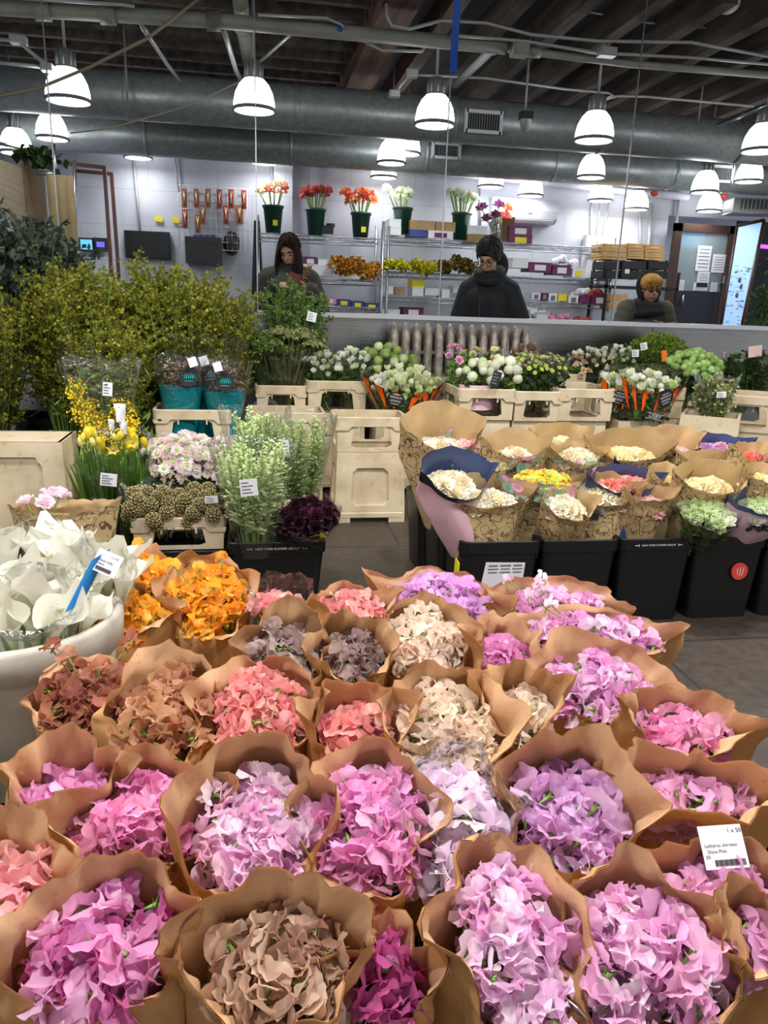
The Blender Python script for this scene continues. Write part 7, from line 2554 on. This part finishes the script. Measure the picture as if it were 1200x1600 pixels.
# dried grassy bunch
c = py_(1128, 628, 4.12)
t = thing('dried_bouquet', 'dried pale green bouquet in film with a white label, in the turned crate', 'flower bouquet', (c.x, 4.2, 0.58))
link('foliage', branchy(66, 40, 0.3, 0.12, 10, 9, 0.016, 0.6, lo=0.2).mesh('foliage', ['dried_green', 'stem_green'], False), t)
film_cone(t, 0.02, 0.07, 0.3, 0.14, 80)
tag_card(t, Vector((-0.05, -0.14, 0.2)), 0.06, 0.035, 0.05)
# dark wrapped greens at the street end
for k, (px, py, y, lb) in enumerate([(1165, 585, 4.95, 'dark leafy bouquet in shiny film behind the snowball flowers'), (1205, 590, 4.8, 'dark leafy bouquet in shiny film cut off at the picture edge')]):
    c = py_(px, py, y)
    t = thing('leaf_bouquet', lb, 'foliage', (c.x, y, 0.55), 0, 'dark wrapped leafy bouquets')
    link('foliage', branchy(70 + k, 26, 0.46, 0.16, 10, 8, 0.034, 0.5, lo=0.15).mesh('foliage', ['leaf_dark', 'stem_green'], False), t)
    film_cone(t, 0.02, 0.1, 0.42, 0.19, 90 + k, 'cellophane_haze')
    if k == 0:
        tag_card(t, py_(1180, 549, 4.75) - t.location, 0.1, 0.075, 0.15, 'label_pink', 0, 'paper_tag', False)
# teal sleeves in their crate
for k, (px, py, y, rz, lb) in enumerate([(283, 603, 4.3, .2, 'teal lined sleeve of small dried flowers, nearest the mimosa'), (322, 600, 4.42, 0, 'teal lined sleeve of small dried flowers in the middle'), (350, 610, 4.3, -.2, 'teal lined sleeve of small dried flowers toward the wainscot')]):
    c = py_(px, py, y)
    t = thing('teal_bouquet', lb, 'flower bouquet', (c.x, y, 0.47), rz, 'teal lined bouquets')
    H = c.z - 0.47
    m = MB(); m.grid(lambda u, v: ((0.07 + 0.05 * v) * math.cos(TAU * u), 0.7 * (0.07 + 0.05 * v) * math.sin(TAU * u), (H + 0.0) * v), 30, 6, closed=True); m.build('teal_sleeve', 'teal_film', t)
    r = random.Random(k); m = MB()
    cloud(m, r, 500, lambda r: Vector((r.gauss(0, .05), r.gauss(0, .03), r.uniform(H - 0.02, H + 0.13))), 0.012, 0.6)
    m.build('flower_head', 'dried_mauve', t, False)
    film_cone(t, H * 0.5, 0.1, H + 0.17, 0.16, 95 + k, 'cellophane', rag=0.04)
    m = MB(); m.lathe([(0, 0), (0.052, 0), (0.052, 0.004), (0, 0.004)], 24)
    M = Matrix.Translation((0.03, -0.1, H + 0.06)) @ Matrix.Rotation(PI / 2, 4, 'X')
    bd = link('badge', m.mesh('badge', ['ink'], False), t, M=M)
    m = MB()
    for q in range(5):
        m.tube([(-0.024 + 0.011 * q, -0.01, 0.006), (-0.018 + 0.011 * q, 0.016 + 0.005 * (q % 2), 0.006), (-0.012 + 0.011 * q, -0.008, 0.006)], 0.0022, 4)
    m.box((0, -0.022, 0.006), (0.045, 0.003, 0.001))
    link('emblem', m.mesh('emblem', ['teal_print'], False), bd)
    tag_card(t, Vector((0.0 if k else 0.05, -0.13, H + 0.14)), 0.045, 0.05, 0.3, lines=False)
# green plate by the edge crate
c = py_(1178, 708, 4.05); m = MB(); m.box((0, 0, 0), (0.06, 0.02, 0.14)); tag(m.build('green_card', 'glass_green', loc=c, smooth=False), 'bright green card between two turned crates', 'card')
# ------------------------------------------------------------------ people behind the panes
class Soup:
    """overlapping tapered limbs merged into one continuous skin by a voxel remesh"""

    def __init__(self):
        self.m = MB()

    def limb(self, pts, rs, n=14, sq=1.0):
        pts = [Vector(p) for p in pts]
        P, Rr = [], []
        for i in range(len(pts) - 1):
            for k in range(4):
                f = k / 4
                P.append(pts[i].lerp(pts[i + 1], f)); Rr.append(rs[i] + (rs[i + 1] - rs[i]) * f)
        P.append(pts[-1]); Rr.append(rs[-1])
        self.m.tube(P, Rr, n)
        self.m.ball(pts[0], rs[0], n, 8)
        self.m.ball(pts[-1], rs[-1], n, 8)

    def ball(self, c, r, rot=None):
        self.m.ball(c, r, 20, 14, rot=rot)

    def build(self, name, mtl, parent, vox=0.008, smooth=4):
        o = self.m.build(name, mtl, parent)
        rm = o.modifiers.new('remesh', 'REMESH')
        rm.mode = 'VOXEL'
        rm.voxel_size = vox
        rm.use_smooth_shade = True
        sm = o.modifiers.new('smooth', 'SMOOTH')
        sm.iterations = smooth
        sm.factor = 0.5
        return o


def headpose(c, pitch, yaw, roll=0.0):
    """matrix of the head: local origin at the skull centre, -y is the face"""
    return Matrix.Translation(c) @ (Matrix.Rotation(yaw, 3, 'Z') @ Matrix.Rotation(pitch, 3, 'X') @ Matrix.Rotation(roll, 3, 'Y')).to_4x4()


def add_head(s, H):
    R3 = H.to_3x3()
    T = lambda x, y, z: H @ Vector((x, y, z))
    s.ball(T(0, 0.012, 0.02), (0.076, 0.095, 0.098), R3)                 # skull
    s.ball(T(0, -0.03, -0.04), (0.062, 0.066, 0.075), R3)                # face
    s.ball(T(0, -0.052, -0.094), (0.03, 0.028, 0.022), R3)               # chin
    s.ball(T(0.033, -0.062, -0.032), (0.024, 0.02, 0.02), R3)            # cheeks
    s.ball(T(-0.033, -0.062, -0.032), (0.024, 0.02, 0.02), R3)
    s.ball(T(0, -0.078, 0.022), (0.05, 0.016, 0.012), R3)                # brow
    s.m.tube([T(0, -0.088, 0.008), T(0, -0.102, -0.018), T(0, -0.112, -0.032), T(0, -0.094, -0.042)], [0.008, 0.01, 0.014, 0.01], 10)   # nose
    s.ball(T(0, -0.09, -0.062), (0.024, 0.012, 0.007), R3)               # lips
    s.ball(T(0, -0.088, -0.072), (0.02, 0.012, 0.007), R3)
    for sg in (-1, 1):
        s.ball(T(sg * 0.078, 0.012, -0.012), (0.009, 0.02, 0.031), R3)   # ears


def face_parts(body, H, glasses=None, eyes_down=False):
    R3 = H.to_3x3()
    for sg in (-1, 1):
        m = MB(); m.ball(H @ Vector((sg * 0.03, -0.083 + 0.002 * eyes_down, -0.002 - 0.004 * eyes_down)), (0.0125, 0.01, 0.0055 if not eyes_down else 0.0028), 10, 6, rot=R3)
        e = m.build('eye', 'eye_white' if not eyes_down else 'hair_black', body)
        if not eyes_down:
            m = MB(); m.ball(H @ Vector((sg * 0.03, -0.0925, -0.003)), (0.0055, 0.003, 0.005), 8, 5, rot=R3); m.build('iris', 'hair_black', e)
        m = MB(); m.tube([H @ Vector((sg * 0.014, -0.094, 0.022)), H @ Vector((sg * 0.032, -0.093, 0.027)), H @ Vector((sg * 0.05, -0.08, 0.02))], [0.003, 0.004, 0.002], 6); m.build('eyebrow', 'hair_black', body)
    m = MB(); m.tube([H @ Vector((-0.02, -0.094, -0.068)), H @ Vector((0, -0.103, -0.067)), H @ Vector((0.02, -0.094, -0.068))], [0.003, 0.006, 0.003], 8); m.build('mouth', 'lips', body)


def add_hand(s, wrist, d, palm, curl=0.6, sgn=1):
    """palm and five separate curled fingers; d: hand direction, palm: palm normal"""
    d = Vector(d).normalized()
    pn = Vector(palm); pn = (pn - d * pn.dot(d)).normalized()
    sd = d.cross(pn) * sgn
    w = Vector(wrist)
    s.limb([w, w + d * 0.03], [0.026, 0.03], 10)
    for k in range(4):
        s.limb([w + d * 0.02 + sd * (0.012 * (k - 1.5)), w + d * 0.085 + sd * (0.019 * (k - 1.5))], [0.014, 0.0125], 8)
    L = (0.065, 0.074, 0.07, 0.055)
    for k in range(4):
        p = w + d * 0.085 + sd * (0.0205 * (k - 1.5))
        a = 0.0
        pts = [p]
        for j in range(3):
            a += curl * (0.7 if j == 0 else 1.0)
            p = p + (d * math.cos(a) + pn * math.sin(a) + sd * 0.04 * (k - 1.5)) * L[k] * (0.42, 0.33, 0.25)[j]
            pts.append(p)
        s.limb(pts, [0.0095, 0.009, 0.0085, 0.007], 8)
    p = w + d * 0.03 - sd * 0.028
    q = p + (d * 0.6 - sd * 0.75 + pn * 0.25).normalized() * 0.04
    s.limb([p, q, q + (d * 0.85 - sd * 0.1 + pn * 0.45).normalized() * 0.034], [0.014, 0.011, 0.009], 8)


def hair_shell(H, name, mtl, body, long_=0.0, front=0.035, seed=1, vol=1.0):
    """cap of hair with a parted fringe and strands hanging at back and sides"""
    r = random.Random(seed)
    m = MB()

    def cap(u, v):
        th = TAU * u
        ph = PI * 0.5 - v * PI * 0.62
        fr = max(0.0, -math.sin(th))                        # 1 toward the face
        ph = max(ph, 0.35 * fr ** 2 * 1.6 - 0.9 + (0.55 + front * 8) * fr ** 0.6 if fr > 0.25 else -2)
        rr = vol * (1 + 0.02 * math.sin(9 * th) + 0.03 * nz3(3 * math.cos(th), 3 * math.sin(th), v * 4))
        return H @ Vector((0.087 * rr * math.cos(ph) * math.cos(th), 0.012 + 0.106 * rr * math.cos(ph) * math.sin(th), 0.022 + 0.112 * rr * math.sin(ph)))
    m.grid(cap, 40, 16, closed=True)
    n = 150 if long_ else 40
    for k in range(n):
        th = r.uniform(-0.22 * PI, 1.22 * PI) if long_ else r.uniform(0.12 * PI, 0.88 * PI)
        p0 = Vector((0.085 * math.cos(th), 0.012 + 0.104 * math.sin(th), 0.03 + r.uniform(-0.03, 0.05)))
        L = (long_ if long_ else 0.075) * r.uniform(0.8, 1.1)
        out = Vector((math.cos(th), math.sin(th), 0))
        pts = [H @ (p0 * 0.97)]
        a, b = H @ (p0 * 1.02), None
        down = Vector((0, 0, -1))
        o3 = (H.to_3x3() @ out)
        g = 1.0 if long_ else 0.15
        pts.append(a + down * L * 0.35 + o3 * 0.016 * g)
        pts.append(a + down * L * 0.7 + o3 * (0.02 + r.uniform(-0.012, 0.012)) * g)
        pts.append(a + down * L + o3 * r.uniform(0.0, 0.05) * g)
        m.tube(pts, [0.008, 0.009, 0.007, 0.002] if long_ else [0.007, 0.007, 0.005, 0.002], 5)
    if not long_:
        for k in range(26):                                  # short fringe swept to one side
            x = -0.06 + 0.12 * k / 25
            p = Vector((x, -0.075 + 0.5 * abs(x) ** 1.2, 0.085 - 4 * x * x))
            m.tube([H @ (p + Vector((0.015, 0.03, 0.012))), H @ (p + Vector((0.0, -0.008, -0.004))), H @ (p + Vector((-0.01, -0.01 + 0.02 * abs(x), -0.036)))], [0.007, 0.008, 0.002], 5)
    for k in range(150):                                     # locks lying over the cap
        th, ph = r.uniform(0, TAU), r.uniform(0.15, 1.35)
        if math.sin(th) < -0.3 and ph < 0.75:
            continue
        q = []
        for j in range(3):
            p2 = ph - 0.22 * j
            th2 = th + 0.12 * j * r.uniform(-1, 1)
            rr = vol * (1.01 + 0.02 * r.random())
            q.append(H @ Vector((0.087 * rr * math.cos(p2) * math.cos(th2), 0.012 + 0.106 * rr * math.cos(p2) * math.sin(th2), 0.022 + 0.112 * rr * math.sin(p2))))
        m.tube(q, [0.004, 0.0065, 0.001], 5)
    return m.build(name, mtl, body)


def person(loc, label, H, hands, arms, hip=0.92, sh=1.42, shw=0.19, lean=0.0, skin='skin'):
    t = thing('person', label, 'person', loc)
    s = Soup()
    neck = Vector((0, -lean * 0.9, sh + 0.06))
    add_head(s, H)
    s.limb([neck - Vector((0, -0.02, 0.05)), neck.lerp(H.translation, 0.45), H @ Vector((0, 0.02, -0.05))], [0.058, 0.052, 0.05])
    s.limb([(0, 0, hip), (0, -lean * 0.4, hip + 0.2), (0, -lean * 0.8, sh - 0.08)], [0.12, 0.105, 0.1])
    s.limb([(-shw * 0.7, -lean * 0.9, sh - 0.02), (shw * 0.7, -lean * 0.9, sh - 0.02)], [0.055, 0.055])
    for sg in (-1, 1):
        s.limb([(sg * 0.09, 0, hip), (sg * 0.1, -0.01, 0.5), (sg * 0.1, 0.0, 0.09)], [0.095, 0.06, 0.042])
        s.limb([(sg * 0.1, 0.02, 0.05), (sg * 0.11, -0.15, 0.035)], [0.045, 0.035])
        a = arms[0 if sg < 0 else 1]
        s.limb(a, [0.055, 0.045, 0.028])
    for h in hands:
        add_hand(s, *h)
    body = s.build('body', skin, t, 0.0065, 3)
    tr = Soup()
    for sg in (-1, 1):
        tr.limb([(sg * 0.09, 0, hip + 0.02), (sg * 0.1, -0.01, 0.5), (sg * 0.1, 0.01, 0.1)], [0.115, 0.085, 0.07])
    tr.build('trousers', 'trouser_dark', t, 0.014)
    for sg in (-1, 1):
        m = MB(); m.ball((sg * 0.105, -0.06, 0.045), (0.055, 0.14, 0.045), 14, 8); m.build('shoe', 'shoe_black', t)
    return t, body, neck


# man in black, looking down behind the wainscot
p = py_(768, 400, 5.98)
Hm = headpose(Vector((0, 0, p.z)) + Vector((0, -0.12, 0)), 0.6, -0.2, 0.08)
sh = p.z - 0.235
armsM = [((-0.16, -0.02, sh), (-0.23, -0.06, sh - 0.3), (-0.17, -0.25, sh - 0.43)), ((0.16, 0.0, sh), (0.25, 0.06, sh - 0.27), (0.23, -0.02, sh - 0.53))]
t, body, neck = person((p.x + 0.03, 6.08, 0), 'person in a black hooded coat and glasses looking down behind the wainscot', Hm,
                       [(armsM[0][2], (0.15, -0.9, -0.25), (0.2, 0, -1), 0.5, -1), (armsM[1][2], (-0.1, -0.2, -1), (-1, 0, 0), 0.6, 1)], armsM, 0.93, sh, shw=0.15, lean=0.03)
t.rotation_euler = (0, 0, -0.45)
face_parts(body, Hm, eyes_down=True)
hair_shell(Hm, 'hair', 'hair_black', t, 0, 0.03, 3, 1.13)
m = MB()
for sg in (-1, 1):
    ring = [Hm @ Vector((sg * 0.031 + 0.024 * math.cos(TAU * k / 16), -0.104 + 0.008 * abs(math.cos(TAU * k / 16)), -0.006 + 0.019 * math.sin(TAU * k / 16))) for k in range(17)]
    m.tube(ring, 0.0028, 6)
    m.tube([Hm @ Vector((sg * 0.055, -0.098, 0.0)), Hm @ Vector((sg * 0.08, -0.03, 0.002)), Hm @ Vector((sg * 0.082, 0.015, -0.004))], 0.0028, 6)
m.tube([Hm @ Vector((-0.008, -0.106, -0.002)), Hm @ Vector((0.008, -0.106, -0.002))], 0.0025, 6)
m.build('eyeglasses', 'screen_black', t)
s = Soup()
for dx in (-0.05, 0.05):
    s.limb([(dx, 0.02, 0.72), (dx, 0.01, 1.0), (dx, -0.02, sh - 0.1)], [0.155, 0.15, 0.15])
s.limb([(-0.15, -0.02, sh - 0.02), (-0.05, -0.02, sh + 0.04), (0.05, -0.02, sh + 0.04), (0.15, 0.0, sh - 0.02)], [0.085, 0.1, 0.1, 0.085])
s.limb([(-0.16, -0.02, sh - 0.02), (-0.235, -0.05, sh - 0.3), (-0.18, -0.21, sh - 0.41)], [0.085, 0.078, 0.06])
s.limb([(0.16, 0.0, sh - 0.02), (0.26, 0.05, sh - 0.27), (0.235, -0.01, sh - 0.5)], [0.09, 0.095, 0.075])
s.build('coat', 'coat_black', t, 0.012)
s = Soup()
for dz in (0.07, 0.115):
    s.limb([Vector((0.09 * math.cos(TAU * k / 12), -0.03 + 0.09 * math.sin(TAU * k / 12), sh + dz + 0.03 * math.sin(TAU * k / 12))) for k in range(13)], [0.042] * 13, 10)
s.ball((0.02, 0.1, sh + 0.17), (0.11, 0.07, 0.13))
s.build('coat_hood', 'coat_black', t, 0.01)
m = MB(); m.tube([(-0.03, -0.225, sh - 0.08), (-0.03, -0.222, sh - 0.35), (-0.03, -0.205, 0.78)], 0.006, 6); m.build('zipper', 'charcoal', t)

# woman with long brown hair and a wallet
p = py_(448, 392, 6.7)
Hw = headpose(Vector((0, -0.06, p.z)), 0.45, -0.35, -0.05)
sh = p.z - 0.225
aW = [((-0.17, 0.0, sh), (-0.21, -0.02, sh - 0.27), (-0.09, -0.26, sh - 0.06)), ((0.17, 0.0, sh), (0.26, 0.0, sh - 0.26), (0.13, -0.25, sh - 0.09))]
t, body, neck = person((p.x + 0.02, 6.72, 0), 'person with long brown hair in a dark fur trimmed parka opening a wallet', Hw,
                       [(aW[0][2], (0.8, -0.5, 0.1), (0, 0.6, -0.8), 0.6, -1), (aW[1][2], (-0.85, -0.4, 0.15), (0, 0.5, 0.6), 0.55, 1)], aW, 0.88, sh, lean=0.03)
face_parts(body, Hw, eyes_down=True)
hair_shell(Hw, 'hair', 'hair_brown', t, 0.36, 0.03, 7, 1.05)
s = Soup()
s.limb([(0, 0.02, 0.62), (0, 0.01, 0.95), (0, -0.02, sh - 0.1)], [0.22, 0.19, 0.19])
s.limb([(-0.17, -0.01, sh), (0.0, -0.03, sh + 0.035), (0.17, -0.01, sh)], [0.09, 0.105, 0.09])
s.limb([(-0.175, -0.005, sh), (-0.22, -0.02, sh - 0.27), (-0.11, -0.23, sh - 0.065)], [0.09, 0.08, 0.065])
s.limb([(0.175, -0.005, sh), (0.27, 0.0, sh - 0.26), (0.16, -0.22, sh - 0.09)], [0.09, 0.085, 0.07])
s.build('parka', 'coat_grey', t, 0.012)
s = Soup(); s.limb([(-0.07, -0.03, sh + 0.09), (0, -0.09, sh + 0.075), (0.07, -0.03, sh + 0.09), (0.0, 0.06, sh + 0.1), (-0.07, -0.03, sh + 0.09)], [0.048] * 5); s.build('parka_collar', 'coat_grey', t, 0.01)
r = random.Random(2)


def fur(name, path, rad, n, par):
    m = MB()
    for k in range(n):
        f = r.random() * (len(path) - 1); i = min(int(f), len(path) - 2)
        q = Vector(path[i]).lerp(Vector(path[i + 1]), f - i)
        d = Vector((r.gauss(0, 1), r.gauss(0, 1), r.gauss(0, 1))).normalized()
        m.tube([q, q + d * rad * 0.7, q + d * rad * r.uniform(0.9, 1.3)], [0.012, 0.007, 0.001], 4, caps=False)
    m.build(name, 'fur_tan', par)


fur('fur_trim', [(0.17, -0.03, sh + 0.09), (0.12, -0.12, sh + 0.03), (0.05, -0.19, sh - 0.1), (0.0, -0.2, sh - 0.22)], 0.045, 220, t)
fur('fur_cuff', [(0.2, -0.15, sh - 0.12), (0.15, -0.225, sh - 0.095)], 0.085, 160, t)
wl = Vector((p.x + 0.02, 6.72, 0)) + Vector((0.02, -0.315, sh - 0.02))
m = MB(); m.box((0, 0, 0), (0.1, 0.02, 0.13), rot=Matrix.Rotation(0.3, 3, 'Y')); m.box((0.004, -0.011, 0.0), (0.08, 0.004, 0.008), rot=Matrix.Rotation(0.3, 3, 'Y'))
tag(m.build('wallet', 'wallet_red', loc=wl, smooth=False), 'dark red wallet held by the person with long brown hair', 'wallet')

# woman in the olive puffer coat with sunglasses
p = py_(1015, 452, 6.75)
Ho = headpose(Vector((0, -0.04, p.z)), 0.05, -0.05)
sh = p.z - 0.19
aO = [((-0.18, 0, sh), (-0.27, -0.03, sh - 0.26), (-0.1, -0.27, sh - 0.13)), ((0.18, 0, sh), (0.28, -0.03, sh - 0.27), (0.1, -0.27, sh - 0.14))]
t, body, neck = person((p.x, 6.78, 0), 'person in an olive puffer coat, patterned cap, dark scarf and sunglasses', Ho,
                       [(aO[0][2], (0.8, -0.35, 0), (0, 0.8, -0.5), 0.7, -1), (aO[1][2], (-0.8, -0.35, 0), (0, 0.8, -0.5), 0.7, 1)], aO, 0.8, sh, skin='skin_deep')
face_parts(body, Ho)
m = MB()
for sg in (-1, 1):
    m.ball(Ho @ Vector((sg * 0.034, -0.1, -0.004)), (0.027, 0.007, 0.022), 14, 8, rot=Ho.to_3x3())
gl = m.build('lens', 'lens_brown', t)
m = MB(); m.tube([Ho @ Vector((-0.008, -0.106, 0)), Ho @ Vector((0.008, -0.106, 0))], 0.003, 6)
for sg in (-1, 1):
    m.tube([Ho @ Vector((sg * 0.06, -0.096, 0.0)), Ho @ Vector((sg * 0.082, -0.02, 0.004)), Ho @ Vector((sg * 0.082, 0.02, 0))], 0.003, 6)
m.build('sunglasses_frame', 'screen_black', t)
s = Soup(); s.ball(Ho @ Vector((0, 0.005, 0.055)), (0.1, 0.112, 0.088)); s.ball(Ho @ Vector((0, -0.07, 0.075)), (0.085, 0.05, 0.05)); s.build('cap', 'cap_print', t, 0.009)
# scarf hood round the head and neck
s = Soup()
ring = [Ho @ Vector((0.098 * math.sin(a), 0.03 + 0.03 * math.cos(a), 0.02 + 0.125 * math.cos(a))) for a in [(-2.5 + 5.0 * k / 14) for k in range(15)]]
s.limb(ring, [0.03] * 15, 10)
s.ball(Ho @ Vector((0, 0.05, 0.03)), (0.1, 0.08, 0.12))
for k in range(3):
    q = [Vector(((0.115 + 0.015 * k) * math.cos(TAU * j / 12), -0.03 + (0.105 + 0.012 * k) * math.sin(TAU * j / 12), sh + 0.055 - 0.04 * k + 0.02 * math.sin(TAU * j / 12 + k))) for j in range(13)]
    s.limb(q, [0.042] * 13, 10)
s.build('scarf', 'scarf_black', t, 0.01)
s = Soup()
for z, rr in ((0.62, .25), (0.74, .25), (0.86, .245), (0.98, .235), (1.09, .23), (1.2, .22)):
    if z < sh - 0.02:
        s.ball((0, 0.01, z), (rr, rr * 0.8, 0.085))
s.limb([(-0.14, 0.01, sh - 0.04), (0.14, 0.01, sh - 0.04)], [0.11, 0.11])
for sg in (-1, 1):
    a = aO[0 if sg < 0 else 1]
    A, Bp, Cc = Vector(a[0]), Vector(a[1]), Vector(a[2])
    for k in range(5):
        s.ball(A.lerp(Bp, k / 4), 0.1 - 0.004 * k)
    for k in range(4):
        s.ball(Bp.lerp(Cc, k / 4), 0.088 - 0.006 * k)
s.build('puffer_coat', 'coat_olive', t, 0.011, 2)
s = Soup()
for sg in (-1, 1):
    a = aO[0 if sg < 0 else 1]
    add_hand(s, a[2], (-sg * 0.8, -0.35, 0), (0, 0.8, -0.5), 0.7, sg)
    s.limb([Vector(a[2]) + Vector((sg * 0.05, 0.02, 0)), a[2], Vector(a[2]) + Vector((-sg * 0.07, -0.035, 0))], [0.05, 0.042, 0.042], 10)
s.build('glove', 'glove_black', t, 0.008, 2)
